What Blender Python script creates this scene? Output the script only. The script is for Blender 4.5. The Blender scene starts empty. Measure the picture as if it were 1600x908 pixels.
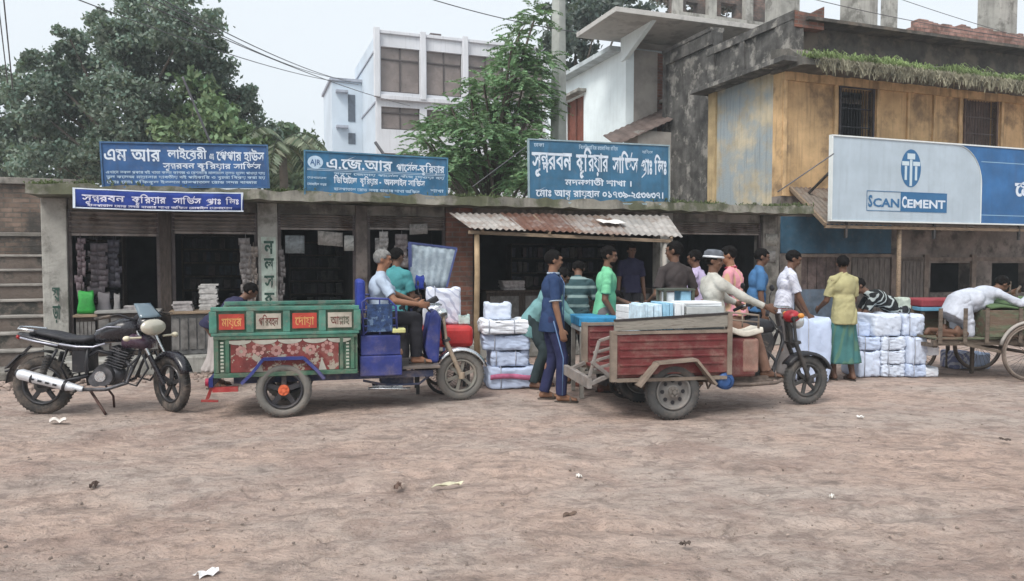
import bpy, math, random
import numpy as np
from mathutils import Matrix, Vector, Euler
R = math.radians
random.seed(7); rng = np.random.default_rng(7)
scene = bpy.context.scene
COL = scene.collection

# ---------------------------------------------------------------- camera
CAM_Z = 1.6
F = 1155.0
PITCH = math.atan(49.0 / F)
cd = bpy.data.cameras.new("camera"); cam = bpy.data.objects.new("camera", cd); COL.objects.link(cam)
cd.sensor_width = 36; cd.lens = F / 1600 * 36; cd.clip_start = .05; cd.clip_end = 2000
cam.location = (0, 0, CAM_Z); cam.rotation_euler = (R(90) - PITCH, 0, 0)
scene.camera = cam
# ---------------------------------------------------------------- world, sun, exposure
SUN_EL, SUN_AZ = 52, -150          # azimuth measured from +Y clockwise: behind the camera, to the left
w = bpy.data.worlds.new("World"); scene.world = w; w.use_nodes = True
nt = w.node_tree; nt.nodes.clear()
sky = nt.nodes.new("ShaderNodeTexSky"); sky.sky_type = 'NISHITA'; sky.sun_disc = False
sky.sun_elevation = R(SUN_EL); sky.sun_rotation = R(SUN_AZ); sky.dust_density = 6; sky.air_density = 1.0; sky.ozone_density = 1.5
hs = nt.nodes.new("ShaderNodeHueSaturation"); hs.inputs['Saturation'].default_value = .24; hs.inputs['Value'].default_value = 1.0
cl = nt.nodes.new("ShaderNodeMix"); cl.data_type = 'RGBA'; cl.inputs[0].default_value = .62
cl.inputs[7].default_value = (7.0, 7.6, 8.1, 1)       # even layer of thin cloud
bg = nt.nodes.new("ShaderNodeBackground"); bg.inputs[1].default_value = .092
wo = nt.nodes.new("ShaderNodeOutputWorld")
nt.links.new(sky.outputs[0], hs.inputs['Color']); nt.links.new(hs.outputs[0], cl.inputs[6])
nt.links.new(cl.outputs[2], bg.inputs[0]); nt.links.new(bg.outputs[0], wo.inputs[0])
sl = bpy.data.lights.new("sun", 'SUN'); sl.energy = 1.45; sl.angle = R(22); sl.color = (1, .95, .88)
so = bpy.data.objects.new("sun", sl); COL.objects.link(so)
_az = R(SUN_AZ); sdir = Vector((math.sin(_az) * math.cos(R(SUN_EL)), math.cos(_az) * math.cos(R(SUN_EL)), math.sin(R(SUN_EL))))
so.rotation_euler = sdir.to_track_quat('Z', 'Y').to_euler(); so.location = (-8, -8, 14)
vs = scene.view_settings
vs.view_transform = 'Standard'; vs.look = 'None'; vs.exposure = 0.86; vs.gamma = 1; vs.use_curve_mapping = False
scene.cycles.max_bounces = 6; scene.cycles.diffuse_bounces = 3; scene.cycles.transparent_max_bounces = 8
scene.cycles.use_denoising = True

# ---------------------------------------------------------------- geometry helpers
_RM = Matrix.Rotation(R(90) - PITCH, 3, 'X')
def ray(px, py):
    d = _RM @ Vector(((px - 800) / F, (454 - py) / F, -1.0)); return d
def P(px, py, Y):
    d = ray(px, py); k = Y / d.y; return Vector((d.x * k, Y, CAM_Z + d.z * k))
def G(px, py):
    d = ray(px, py); k = -CAM_Z / d.z; return Vector((d.x * k, d.y * k, 0))
def XY(px, Y):
    p = P(px, 405, Y); return (p.x, Y)
ANG = 20.0
Y0 = 12.67
SF = Matrix.Translation((0, Y0, 0)) @ Matrix.Rotation(R(ANG), 4, 'Z')
SFI = SF.inverted()
def S(px, py, y=0.0):
    """street frame: where the ray of a point meets the plane y (metres behind the shop front) -> (s, z)"""
    o = SFI @ Vector((0, 0, CAM_Z)); d = SFI.to_3x3() @ ray(px, py)
    k = (y - o.y) / d.y; q = o + d * k; return q.x, q.z
def s_(px, y=0.0): return S(px, 405, y)[0]
def z_(px, py, y=0.0): return S(px, py, y)[1]

def link(o, parent=None):
    COL.objects.link(o)
    if parent is not None: o.parent = parent
    return o
def tag(o, label=None, cat=None, group=None, kind=None):
    if label: o['label'] = label
    if cat: o['category'] = cat
    if group: o['group'] = group
    if kind: o['kind'] = kind
    return o
def thing(name, label, cat, loc=(0, 0, 0), rz=0.0, group=None):
    o = bpy.data.objects.new(name, None); o.empty_display_size = .2
    o.location = loc; o.rotation_euler = (0, 0, rz); link(o); return tag(o, label, cat, group)
def sthing(name, label, cat, base, rz=0.0, group=None):
    return thing(name, label, cat, SF @ Vector(base), R(ANG) + rz, group)
def copy_tree(o, parent=None):
    c = o.copy(); COL.objects.link(c); c.parent = parent
    for ch in [x for x in o.children]: copy_tree(ch, c)
    return c

def unit(v):
    v = np.asarray(v, float); n = np.linalg.norm(v); return v / n if n > 1e-9 else v
def basis(d):
    d = unit(d); a = np.array([0, 0, 1.]) if abs(d[2]) < .9 else np.array([1., 0, 0])
    u = unit(np.cross(a, d)); return u, np.cross(d, u), d

class MB:
    def __init__(s, off=(0, 0, 0)):
        s.v = []; s.f = []; s.sm = []; s.n = 0; s.off = np.array(off, float)
    def add(s, V, Fc, smooth=False):
        V = np.asarray(V, float).reshape(-1, 3); s.v.append(V - s.off)
        b = s.n; s.n += len(V)
        for f in Fc:
            s.f.append([b + i for i in f]); s.sm.append(smooth)
        return s
    def box(s, c, sz, rot=(0, 0, 0)):
        x, y, z = [k / 2 for k in sz]
        V = np.array([(-x,-y,-z),(x,-y,-z),(x,y,-z),(-x,y,-z),(-x,-y,z),(x,-y,z),(x,y,z),(-x,y,z)])
        if any(rot): V = V @ np.array(Euler(rot).to_matrix()).T
        return s.add(V + np.array(c), [(0,3,2,1),(4,5,6,7),(0,1,5,4),(1,2,6,5),(2,3,7,6),(3,0,4,7)])
    def bb(s, a, b):       # box from corner to corner
        a = np.array(a, float); b = np.array(b, float); return s.box((a + b) / 2, np.abs(b - a))
    def beam(s, a, b, w, h):     # rectangular bar from a to b
        a = np.array(a, float); b = np.array(b, float); d = b - a; L = np.linalg.norm(d)
        u, v, d = basis(d); V = []
        for q in (a, b):
            for i, j in ((-1,-1),(1,-1),(1,1),(-1,1)): V.append(q + u * i * w / 2 + v * j * h / 2)
        return s.add(V, [(0,3,2,1),(4,5,6,7),(0,1,5,4),(1,2,6,5),(2,3,7,6),(3,0,4,7)])
    def cyl(s, a, b, r, r2=None, n=14, cap=True):
        r2 = r if r2 is None else r2
        a = np.array(a, float); b = np.array(b, float); u, v, d = basis(b - a)
        t = np.linspace(0, 2 * np.pi, n, endpoint=False); c = np.outer(np.cos(t), u) + np.outer(np.sin(t), v)
        V = np.vstack([a + c * r, b + c * r2]); s.add(V, [(i, (i+1) % n, n + (i+1) % n, n + i) for i in range(n)], True)
        if cap:
            s.add(a + c * r, [tuple(reversed(range(n)))]); s.add(b + c * r2, [tuple(range(n))])
        return s
    def tube(s, pts, r, n=8, closed=False, cap=True):
        pts = [np.array(p, float) for p in pts]; m = len(pts)
        rr = r if hasattr(r, '__len__') else [r] * m; V = []; pu = None
        for i, p in enumerate(pts):
            q0 = pts[i-1] if (i or closed) else pts[0]; q1 = pts[(i+1) % m] if (i < m-1 or closed) else pts[-1]
            d = unit(q1 - q0)
            if pu is None: u, v, _ = basis(d)
            else:
                u = unit(pu - d * np.dot(pu, d)); v = np.cross(d, u)
            pu = u
            for k in range(n):
                t = 2 * np.pi * k / n; V.append(p + (u * math.cos(t) + v * math.sin(t)) * rr[i])
        Fc = []
        for i in range(m if closed else m - 1):
            j = (i + 1) % m
            for k in range(n): Fc.append((i*n+k, i*n+(k+1) % n, j*n+(k+1) % n, j*n+k))
        if cap and not closed: Fc += [tuple(reversed(range(n))), tuple((m-1)*n + k for k in range(n))]
        return s.add(V, Fc, True)
    def lathe(s, prof, c, axis=(0, 1, 0), n=32, smooth=True, closed=False):
        """prof: [(radius, height along axis)]"""
        u, v, d = basis(axis); c = np.array(c, float); V = []
        for r, h in prof:
            for k in range(n):
                t = 2 * np.pi * k / n; V.append(c + d * h + (u * math.cos(t) + v * math.sin(t)) * r)
        m = len(prof); Fc = []
        for i in range(m if closed else m - 1):
            j = (i + 1) % m
            for k in range(n): Fc.append((i*n+k, i*n+(k+1) % n, j*n+(k+1) % n, j*n+k))
        return s.add(V, Fc, smooth)
    def ell(s, c, r, ax=None, n=14, m=9):
        c = np.array(c, float); ax = np.eye(3) if ax is None else np.array(ax, float)
        V = []; Fc = []
        for i in range(m + 1):
            ph = np.pi * i / m
            for k in range(n):
                t = 2 * np.pi * k / n
                q = np.array([math.sin(ph) * math.cos(t) * r[0], math.sin(ph) * math.sin(t) * r[1], math.cos(ph) * r[2]])
                V.append(c + q @ ax)
        for i in range(m):
            for k in range(n): Fc.append((i*n+k, (i+1)*n+k, (i+1)*n+(k+1) % n, i*n+(k+1) % n))
        return s.add(V, Fc, True)
    def cap(s, a, b, r1, r2, n=12):          # tapered capsule
        a = np.array(a, float); b = np.array(b, float)
        if np.linalg.norm(b - a) < 1e-4: b = a + np.array([0, 0, 1e-3])
        u, v, d = basis(b - a); pts = []; rr = []
        for t in (80, 55, 30): pts.append(a - d * r1 * math.sin(R(t))); rr.append(r1 * math.cos(R(t)))
        pts.append(a); rr.append(r1); pts.append(b); rr.append(r2)
        for t in (30, 55, 80): pts.append(b + d * r2 * math.sin(R(t))); rr.append(r2 * math.cos(R(t)))
        return s.tube(pts, rr, n)
    def prism(s, poly, y0, y1):              # poly in (x, z), extruded along y
        n = len(poly); V = [(x, y0, z) for x, z in poly] + [(x, y1, z) for x, z in poly]
        ar = sum(poly[i][0] * poly[(i+1) % n][1] - poly[(i+1) % n][0] * poly[i][1] for i in range(n))
        Fc = [tuple(range(n)), tuple(reversed(range(n, 2*n)))] + [(i, n+i, n+(i+1) % n, (i+1) % n) for i in range(n)]
        if (ar < 0) != (y1 < y0): Fc = [tuple(reversed(f)) for f in Fc]
        return s.add(V, Fc)
    def quad(s, *q): return s.add(q, [tuple(range(len(q)))])
    def sheet(s, fn, nu, nv, smooth=True):
        V = [fn(i / nu, j / nv) for j in range(nv + 1) for i in range(nu + 1)]
        Fc = [(j*(nu+1)+i, j*(nu+1)+i+1, (j+1)*(nu+1)+i+1, (j+1)*(nu+1)+i) for j in range(nv) for i in range(nu)]
        return s.add(V, Fc, smooth)
    def mesh(s, name):
        me = bpy.data.meshes.new(name); V = np.vstack(s.v) if s.v else np.zeros((0, 3))
        me.from_pydata(V.tolist(), [], s.f); me.polygons.foreach_set('use_smooth', s.sm); me.update(); return me
    def build_each(s, name, mat, parent=None, bevel=0):      # every piece a part of its own
        base = 0; fi = 0
        for V in s.v:
            n = len(V); m = MB(); fs = []
            while fi < len(s.f) and s.f[fi][0] < base + n: fs.append(([i - base for i in s.f[fi]], s.sm[fi])); fi += 1
            m.add(V, [f for f, _ in fs], fs[0][1]); m.build(name, mat, parent, bevel); base += n
    def build(s, name, mat, parent=None, bevel=0, label=None, solid=0):
        me = s.mesh(name); me.materials.append(mat); o = bpy.data.objects.new(name, me); link(o, parent)
        if solid:
            md = o.modifiers.new('s', 'SOLIDIFY'); md.thickness = solid; md.offset = 0
        if bevel:
            md = o.modifiers.new('b', 'BEVEL'); md.width = bevel; md.segments = 2; md.limit_method = 'ANGLE'; md.angle_limit = R(50)
        if label: o['label'] = label
        return o

def vnoise(x, y, seed=0):
    """smooth value noise in numpy"""
    xi = np.floor(x).astype(np.int64); yi = np.floor(y).astype(np.int64); fx = x - xi; fy = y - yi
    fx = fx*fx*(3-2*fx); fy = fy*fy*(3-2*fy)
    def h(a, b):
        n = (a * 374761393 + b * 668265263 + seed * 144665) & 0x7fffffff
        n = ((n ^ (n >> 13)) * 1274126177) & 0x7fffffff; return (n & 0xffff) / 65535.0
    return (h(xi,yi)*(1-fx)+h(xi+1,yi)*fx)*(1-fy) + (h(xi,yi+1)*(1-fx)+h(xi+1,yi+1)*fx)*fy - .5

# ---------------------------------------------------------------- haze: thin dusty air
def make_haze():
    m = bpy.data.materials.new('haze'); m.use_nodes = True; N = m.node_tree.nodes; N.clear()
    v = N.new('ShaderNodeVolumePrincipled'); v.inputs['Color'].default_value = (.86, .92, .97, 1); v.inputs['Density'].default_value = HAZE; v.inputs['Anisotropy'].default_value = .2
    o = N.new('ShaderNodeOutputMaterial'); m.node_tree.links.new(v.outputs[0], o.inputs['Volume'])
    mb = MB(); mb.bb((-165, -70, -1.2), (165, 175, 15.5)); h = mb.build('haze', m); tag(h, 'thin dusty evening haze over the whole street', None, None, 'stuff')
HAZE = .0022
make_haze()

# ---------------------------------------------------------------- materials
MATS = {}
DUST = (.30, .235, .19)
def M(name, col, rough=.75, var=.18, vs=5., bump=.15, bs=45., metal=0., dust=0., dlow=0., col2=None, c2s=3., c2t=.55, c2w=.08,
      stretch=(1, 1, 1), spec=.35, brick=None, wave=None, leaf=False, streak=0., attr=None):
    if name in MATS: return MATS[name]
    m = bpy.data.materials.new(name); m.use_nodes = True; t = m.node_tree; N = t.nodes; L = t.links; b = N['Principled BSDF']
    tc = N.new('ShaderNodeTexCoord'); mp = N.new('ShaderNodeMapping'); L.new(tc.outputs['Object'], mp.inputs[0]); mp.inputs['Scale'].default_value = stretch
    def noise(sc, det=4, ro=.6, vec=None):
        n = N.new('ShaderNodeTexNoise'); n.inputs['Scale'].default_value = sc; n.inputs['Detail'].default_value = det; n.inputs['Roughness'].default_value = ro
        L.new(vec or mp.outputs[0], n.inputs['Vector']); return n.outputs['Fac']
    def rng_(fac, a, b_, lo=0., hi=1.):
        r = N.new('ShaderNodeMapRange'); r.inputs[1].default_value = a; r.inputs[2].default_value = b_; r.inputs[3].default_value = lo; r.inputs[4].default_value = hi
        r.interpolation_type = 'SMOOTHSTEP'; L.new(fac, r.inputs[0]); return r.outputs[0]
    def mix(fac, a, b_, mode='MIX'):
        x = N.new('ShaderNodeMix'); x.data_type = 'RGBA'; x.blend_type = mode
        for sck, val in ((x.inputs[0], fac), (x.inputs[6], a), (x.inputs[7], b_)):
            if isinstance(val, (int, float)): sck.default_value = val
            elif isinstance(val, tuple): sck.default_value = (*val[:3], 1)
            else: L.new(val, sck)
        return x.outputs[2]
    def math_(op, a, b_):
        x = N.new('ShaderNodeMath'); x.operation = op
        for i, val in enumerate((a, b_)):
            if isinstance(val, (int, float)): x.inputs[i].default_value = val
            else: L.new(val, x.inputs[i])
        return x.outputs[0]
    lo = tuple(c * (1 - var) for c in col); hi = tuple(min(1, c * (1 + var)) for c in col)
    c = mix(rng_(noise(vs), .3, .7), lo, hi); height = None
    if attr:
        at = N.new('ShaderNodeAttribute'); at.attribute_name = attr; c = mix(.8, c, at.outputs['Color'], 'MULTIPLY')
    if brick:
        sx = N.new('ShaderNodeSeparateXYZ'); L.new(tc.outputs['Object'], sx.inputs[0])
        cx = N.new('ShaderNodeCombineXYZ'); L.new(math_('ADD', sx.outputs[0], sx.outputs[1]), cx.inputs[0]); L.new(sx.outputs[2], cx.inputs[1])
        bt = N.new('ShaderNodeTexBrick'); L.new(cx.outputs[0], bt.inputs['Vector']); bt.inputs['Scale'].default_value = 1
        bt.inputs['Brick Width'].default_value = .25; bt.inputs['Row Height'].default_value = .082; bt.inputs['Mortar Size'].default_value = .011
        bt.inputs['Color1'].default_value = (*[q * .75 for q in col], 1); bt.inputs['Color2'].default_value = (*[q * 1.25 for q in col], 1)
        bt.inputs['Mortar'].default_value = (*brick, 1); c = mix(.35, bt.outputs[0], mix(rng_(noise(vs), .35, .65), (.02, .02, .02), tuple(q*1.2 for q in col)))
        height = math_('MULTIPLY', bt.outputs['Fac'], -1.2)
    if col2: c = mix(rng_(noise(c2s, 7, .65), c2t - c2w, c2t + c2w), c, col2)
    if streak:
        sm = N.new('ShaderNodeMapping'); L.new(tc.outputs['Object'], sm.inputs[0]); sm.inputs['Scale'].default_value = (9, 9, .7)
        c = mix(math_('MULTIPLY', rng_(noise(1, 5, .6, sm.outputs[0]), .48, .72), streak), c, (.035, .033, .03))
    if dust: c = mix(rng_(noise(7, 6, .7), .62 - dust * .5, .95 - dust * .25, 0, min(1, dust * 1.3)), c, DUST)
    if dlow:
        sz = N.new('ShaderNodeSeparateXYZ'); L.new(tc.outputs['Object'], sz.inputs[0])
        f = math_('MULTIPLY', rng_(sz.outputs[2], dlow, 0.), rng_(noise(9, 6, .7), .25, .6)); c = mix(math_('MULTIPLY', f, .85), c, DUST)
    L.new(c, b.inputs['Base Color'])
    rr = rng_(noise(vs * 2.3), .3, .7, max(0, rough - .12), min(1, rough + .12)); L.new(rr, b.inputs['Roughness'])
    b.inputs['Metallic'].default_value = metal; b.inputs['Specular IOR Level'].default_value = spec
    hgt = noise(bs, 5, .65)
    if height: hgt = math_('ADD', math_('MULTIPLY', hgt, .5), height)
    if wave:
        wv = N.new('ShaderNodeTexWave'); wv.inputs['Scale'].default_value = wave[0]; wv.bands_direction = wave[1]; wv.inputs['Distortion'].default_value = .4
        L.new(tc.outputs['Object'], wv.inputs['Vector']); hgt = math_('ADD', math_('MULTIPLY', hgt, .3), wv.outputs['Fac'])
    if bump:
        bp = N.new('ShaderNodeBump'); bp.inputs['Strength'].default_value = min(1, bump * 2); bp.inputs['Distance'].default_value = .012 if not height else .02
        L.new(hgt, bp.inputs['Height']); L.new(bp.outputs[0], b.inputs['Normal'])
    if leaf:
        tr = N.new('ShaderNodeBsdfTranslucent'); L.new(mix(.5, c, (.25, .35, .08)), tr.inputs[0]); ms = N.new('ShaderNodeMixShader'); ms.inputs[0].default_value = .18
        L.new(b.outputs[0], ms.inputs[1]); L.new(tr.outputs[0], ms.inputs[2]); L.new(ms.outputs[0], N['Material Output'].inputs[0])
    MATS[name] = m; return m

def cloth(name, col, **k):
    k.setdefault('bump', .35); k.setdefault('bs', 16); k.setdefault('rough', .9); k.setdefault('var', .12); k.setdefault('spec', .1); return M(name, col, **k)
black_plastic = M('black_plastic', (.018, .018, .022), .42, dust=.22)
rubber = M('tyre_rubber', (.035, .034, .034), .9, bump=.3, bs=60, dust=.5)
rubber_dusty = M('tyre_dusty', (.15, .145, .135), .95, bump=.3, bs=60, dust=.4)
steel_dark = M('dark_steel', (.06, .06, .062), .5, metal=.6, dust=.35)
chrome = M('worn_chrome', (.62, .64, .66), .25, metal=1, var=.06, dust=.15)
glassy = M('lamp_glass', (.55, .6, .62), .12, metal=.35, var=.05, bump=0)
concrete = M('weathered_concrete', (.22, .205, .185), .92, .25, 2.2, .5, 25, col2=(.085, .08, .07), c2s=1.6, c2t=.52, streak=.55)
concrete_lt = M('pale_concrete', (.34, .335, .31), .92, .2, 3, .4, 25, col2=(.17, .165, .15), c2s=2.5, c2t=.56, streak=.3)
brickm = M('red_brick', (.19, .085, .062), .92, .3, 4, .5, 30, brick=(.17, .15, .13), col2=(.07, .06, .055), c2s=1.3, c2t=.58)
brick_grey = M('grey_brick', (.20, .145, .115), .92, .3, 4, .5, 30, brick=(.13, .12, .105), col2=(.06, .055, .05), c2s=1.3, c2t=.53)
wood_old = M('old_wood', (.24, .18, .125), .85, .3, 6, .4, 20, stretch=(1, 6, 6), dust=.3)
wood_dark = M('dark_wood', (.05, .038, .032), .8, .3, 6, .3, 20, stretch=(6, 6, 1), dust=.2)
bamboo = M('bamboo', (.36, .26, .16), .6, .2, 5, .2, 18)
tin = M('rusty_tin', (.30, .27, .25), .6, .25, 2.5, .2, 30, metal=.25, col2=(.15, .085, .055), c2s=1.6, c2t=.5, c2w=.12)
white_sack = cloth('white_sack', (.55, .62, .76), var=.07, bump=.5, bs=9, col2=(.44, .47, .56), c2s=5, c2t=.62)
paper = M('paper', (.55, .55, .54), .9, .12, 9, .2, 40)
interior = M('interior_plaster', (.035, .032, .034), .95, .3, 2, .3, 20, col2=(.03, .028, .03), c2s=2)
paint_white = M('sign_white', (.60, .67, .76), .6, .06, 8, 0)
# ---------------------------------------------------------------- lettering
_gc = {}
def _area(V, Fc):
    return sum(abs(sum(V[f[i]][0] * V[f[(i+1) % len(f)]][1] - V[f[(i+1) % len(f)]][0] * V[f[i]][1] for i in range(len(f)))) / 2 for f in Fc)
def glyph(s, off=0.0):
    k = (s, off)
    if k in _gc: return _gc[k]
    if off > 0:                         # thicker strokes, unless the thickened outline fails to fill
        a0 = _area(*glyph(s, 0.0))
        c_ = [glyph(s, 0.0)] + [glyph_raw(s, off * q) for q in (.3, .5, .75, 1)]
        ar = [_area(*g) for g in c_]; best = 0
        for i in range(1, 5):
            if ar[i] > ar[best]: best = i
        _gc[k] = c_[best]; return _gc[k]
    _gc[k] = glyph_raw(s, 0.0); return _gc[k]
def glyph_raw(s, off):
    c = bpy.data.curves.new("t", "FONT"); c.body = s; c.resolution_u = 2; c.offset = off
    o = bpy.data.objects.new("t", c); COL.objects.link(o); bpy.context.view_layer.update()
    me = o.to_mesh(); V = np.array([v.co[:2] for v in me.vertices]).reshape(-1, 2); Fc = [tuple(p.vertices) for p in me.polygons]
    o.to_mesh_clear(); bpy.data.objects.remove(o); bpy.data.curves.remove(c); return V, Fc
def mx(s): V, _ = glyph(s); return V[:, 0].max() if len(V) else 0
_adv = {}
def adv(ch):
    if ch not in _adv:
        if ord(ch) < 0x900: _adv[ch] = mx(ch + 'I') - mx('I')
        else: _adv[ch] = mx(ch + 'া') - mx('া')
    return _adv[ch]
CONS = set(chr(c) for c in range(0x0995, 0x09BA)) | {'য়', 'ড়'}
def layout(text, off=0.0):
    """glyphs of a line with vowel signs put in their seen order and conjuncts stacked"""
    Vs = []; Fs = []; n = 0; pen = 0.0
    def put(ch, x, y=0., sx=1., sy=None):
        nonlocal n
        V, Fc = glyph(ch, off); sy = sx if sy is None else sy
        if len(V):
            Vs.append(np.column_stack([V[:, 0] * sx + x, V[:, 1] * sy + y])); Fs.extend([tuple(i + n for i in f) for f in Fc]); n += len(V)
    def poly(pts):
        nonlocal n
        Vs.append(np.array(pts, float)); Fs.append(tuple(range(n, n + len(pts)))); n += len(pts)
    i = 0; T = text
    while i < len(T):
        ch = T[i]
        if ch == ' ': pen += .3; i += 1; continue
        if ch not in CONS:
            put(ch, pen); pen += adv(ch); i += 1; continue
        cl_ = [ch]; i += 1; reph = False
        while i + 1 < len(T) and T[i] == '্' and T[i+1] in CONS: cl_.append(T[i+1]); i += 2
        if len(cl_) > 1 and cl_[0] == 'র': reph = True; cl_ = cl_[1:]
        sign = T[i] if i < len(T) and '\u09be' <= T[i] <= '\u09cc' else ''
        if sign: i += 1
        if sign in ('ি', 'ে', 'ৈ', 'ো'):
            g = 'ে' if sign == 'ো' else sign; put(g, pen); pen += max(adv(g), .25)
        x0 = pen; rap = False; yap = False
        if cl_[-1] == 'র' and len(cl_) > 1: rap = True; cl_ = cl_[:-1]
        if cl_[-1] == 'য' and len(cl_) > 1: yap = True; cl_ = cl_[:-1]
        if len(cl_) > 1:
            a = cl_[0]; b = cl_[1]; put(a, pen, .622 * .38, .9, .62); put(b, pen + .12, -.12, .7, .58); pen += adv(a) * .9
            poly([(pen - .1, .56), (pen + .01, .56), (pen + .01, .62), (pen - .1, .62)])
        else: put(cl_[0], pen); pen += adv(cl_[0])
        if rap: poly([(x0 - .02, -.16), (x0 + .06, -.2), (pen - .1, .04), (pen - .15, .1)])
        if yap: put('য', pen, 0, .6, 1.0); pen += adv('য') * .6
        if reph: poly([(pen - .12, .66), (pen - .05, .66), (pen + .08, .88), (pen + .0, .9)])
        if sign in ('ু', 'ূ', 'ৃ'): put(sign, pen, -.02)
        elif sign in ('া', 'ী'): put(sign, pen); pen += adv(sign)
        elif sign == 'ো': put('া', pen); pen += adv('া')
    return (np.vstack(Vs) if Vs else np.zeros((0, 2))), Fs
def write(mb, text, x0, x1, z0, h, y, off=0.018, slope=0.0, hmax=.72):
    """write a line from x0 to x1, baseline z0, letter height h, on plane y (facing -y)"""
    V, Fc = layout(text, off)
    a, b = V[:, 0].min(), V[:, 0].max(); k = (x1 - x0) / (b - a)
    X = x0 + (V[:, 0] - a) * k; Z = z0 + V[:, 1] / hmax * h + slope * (X - x0)
    mb.add(np.column_stack([X, np.full(len(X), y), Z]), Fc); return mb

# ---------------------------------------------------------------- ground
def make_ground():
    xs = np.concatenate([np.linspace(-160, -30, 14), np.linspace(-26, -9.2, 18), np.linspace(-9, 10.5, 620), np.linspace(11, 30, 18), np.linspace(36, 160, 14)])
    ys = np.concatenate([np.linspace(-60, 1.2, 24), 1.35 * (14.5 / 1.35) ** np.linspace(0, 1, 420), np.linspace(15, 60, 24), np.linspace(65, 170, 12)])
    X, Y = np.meshgrid(xs, ys)
    near = np.clip((11.5 - Y) / 3, 0, 1) * np.clip((Y - .2) / 1.2, 0, 1) * np.clip((X + 9.4) * 2, 0, 1) * np.clip((10.8 - X) * 2, 0, 1)
    a = R(12); U = X * math.cos(a) + Y * math.sin(a); V = -X * math.sin(a) + Y * math.cos(a)
    wob = vnoise(U * .5, V * .5, 3) * .9
    Z = .036 * vnoise(U * .8, V * 1.6, 1) + .016 * vnoise(U * 2.2 + wob, V * 5.5 + wob, 2) + .012 * vnoise(X * 7, Y * 12, 4) + .007 * vnoise(X * 17, Y * 24, 5)
    cl2 = vnoise(X * 9 + 40, Y * 9, 6); Z += .016 * np.clip(cl2 - .25, 0, 1)
    for k, (v0, ww) in enumerate(((2.1, .09), (3.25, .09), (4.1, .08), (5.2, .09))):     # wheel ruts
        d = V - v0 - vnoise(U * .35 + k * 9, U * 0, 8 + k) * .5
        Z += near * (-.022 * np.exp(-(d / ww) ** 2) + .014 * np.exp(-((np.abs(d) - ww * 2) / ww) ** 2)) * (.6 + vnoise(U * 3, V * 0 + k, 9))
    fq = np.random.default_rng(77)
    for _ in range(420):                       # footprints and scuffs
        fx, fy = fq.uniform(-6, 7), fq.uniform(2.2, 8.5); an = fq.uniform(0, 3.14); la, lb = fq.uniform(.08, .14), fq.uniform(.035, .05)
        i0, i1 = np.searchsorted(xs, (fx - .3, fx + .3)); j0, j1 = np.searchsorted(ys, (fy - .3, fy + .3)); sx, sy = X[j0:j1, i0:i1] - fx, Y[j0:j1, i0:i1] - fy
        ra_ = np.sqrt(((sx * math.cos(an) + sy * math.sin(an)) / la) ** 2 + ((-sx * math.sin(an) + sy * math.cos(an)) / lb) ** 2)
        Z[j0:j1, i0:i1] += fq.uniform(.5, 1.2) * (-.017 * np.exp(-ra_ ** 4) + .009 * np.exp(-((ra_ - 1.35) / .3) ** 2))
    damp = np.clip(1 - (Y - 6.6) / 1.4, .35, 1)
    Z = Z * near * damp - .006
    nx, ny = len(xs), len(ys)
    co = np.column_stack([X.ravel(), Y.ravel(), Z.ravel()])
    I, J = np.meshgrid(np.arange(nx - 1), np.arange(ny - 1)); b = (J * nx + I).ravel()
    fc = np.column_stack([b, b + 1, b + nx + 1, b + nx])
    me = bpy.data.meshes.new('ground'); me.vertices.add(len(co)); me.vertices.foreach_set('co', co.ravel())
    me.loops.add(fc.size); me.loops.foreach_set('vertex_index', fc.ravel()); me.polygons.add(len(fc))
    me.polygons.foreach_set('loop_start', np.arange(0, fc.size, 4)); me.polygons.foreach_set('use_smooth', np.ones(len(fc), bool)); me.update(); me.validate()
    m = bpy.data.materials.new('dusty_earth'); m.use_nodes = True; t = m.node_tree; N = t.nodes; L = t.links; bs = N['Principled BSDF']
    tc = N.new('ShaderNodeTexCoord'); mp = N.new('ShaderNodeMapping'); mp.inputs['Rotation'].default_value = (0, 0, R(-12)); mp.inputs['Scale'].default_value = (.85, 1.25, 1); L.new(tc.outputs['Object'], mp.inputs[0])
    def no(sc, det=6, ro=.62, vec=None, dist=0.):
        n = N.new('ShaderNodeTexNoise'); n.inputs['Scale'].default_value = sc; n.inputs['Detail'].default_value = det; n.inputs['Roughness'].default_value = ro; n.inputs['Distortion'].default_value = dist
        L.new(vec or mp.outputs[0], n.inputs['Vector']); return n.outputs['Fac']
    def ra(f, a_, b_, lo=0, hi=1):
        r = N.new('ShaderNodeMapRange'); r.interpolation_type = 'SMOOTHSTEP'; L.new(f, r.inputs[0])
        for q, v in zip((1, 2, 3, 4), (a_, b_, lo, hi)): r.inputs[q].default_value = v
        return r.outputs[0]
    def mi(f, a_, b_):
        x = N.new('ShaderNodeMix'); x.data_type = 'RGBA'
        if isinstance(f, float): x.inputs[0].default_value = f
        else: L.new(f, x.inputs[0])
        for q, v in ((6, a_), (7, b_)):
            if isinstance(v, tuple): x.inputs[q].default_value = (*v, 1)
            else: L.new(v, x.inputs[q])
        return x.outputs[2]
    c = mi(ra(no(.55, 5), .36, .64), (.58, .435, .365), (.54, .455, .405))
    c = mi(ra(no(1.1, 6, .6, None, .6), .46, .66, 0, .75), c, (.42, .305, .26))
    c = mi(ra(no(1.9, 9, .75, tc.outputs['Object'], .6), .50, .66, 0, .55), c, (.25, .185, .155)); c = mi(ra(no(3.2, 8, .7, None, .8), .48, .72, 0, .8), c, (.22, .18, .16))
    c = mi(ra(no(9, 8, .75, tc.outputs['Object']), .52, .74, 0, .8), c, (.17, .13, .11))
    c = mi(ra(no(26, 4, .7, tc.outputs['Object']), .60, .70, 0, .6), c, (.50, .44, .39))
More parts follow.
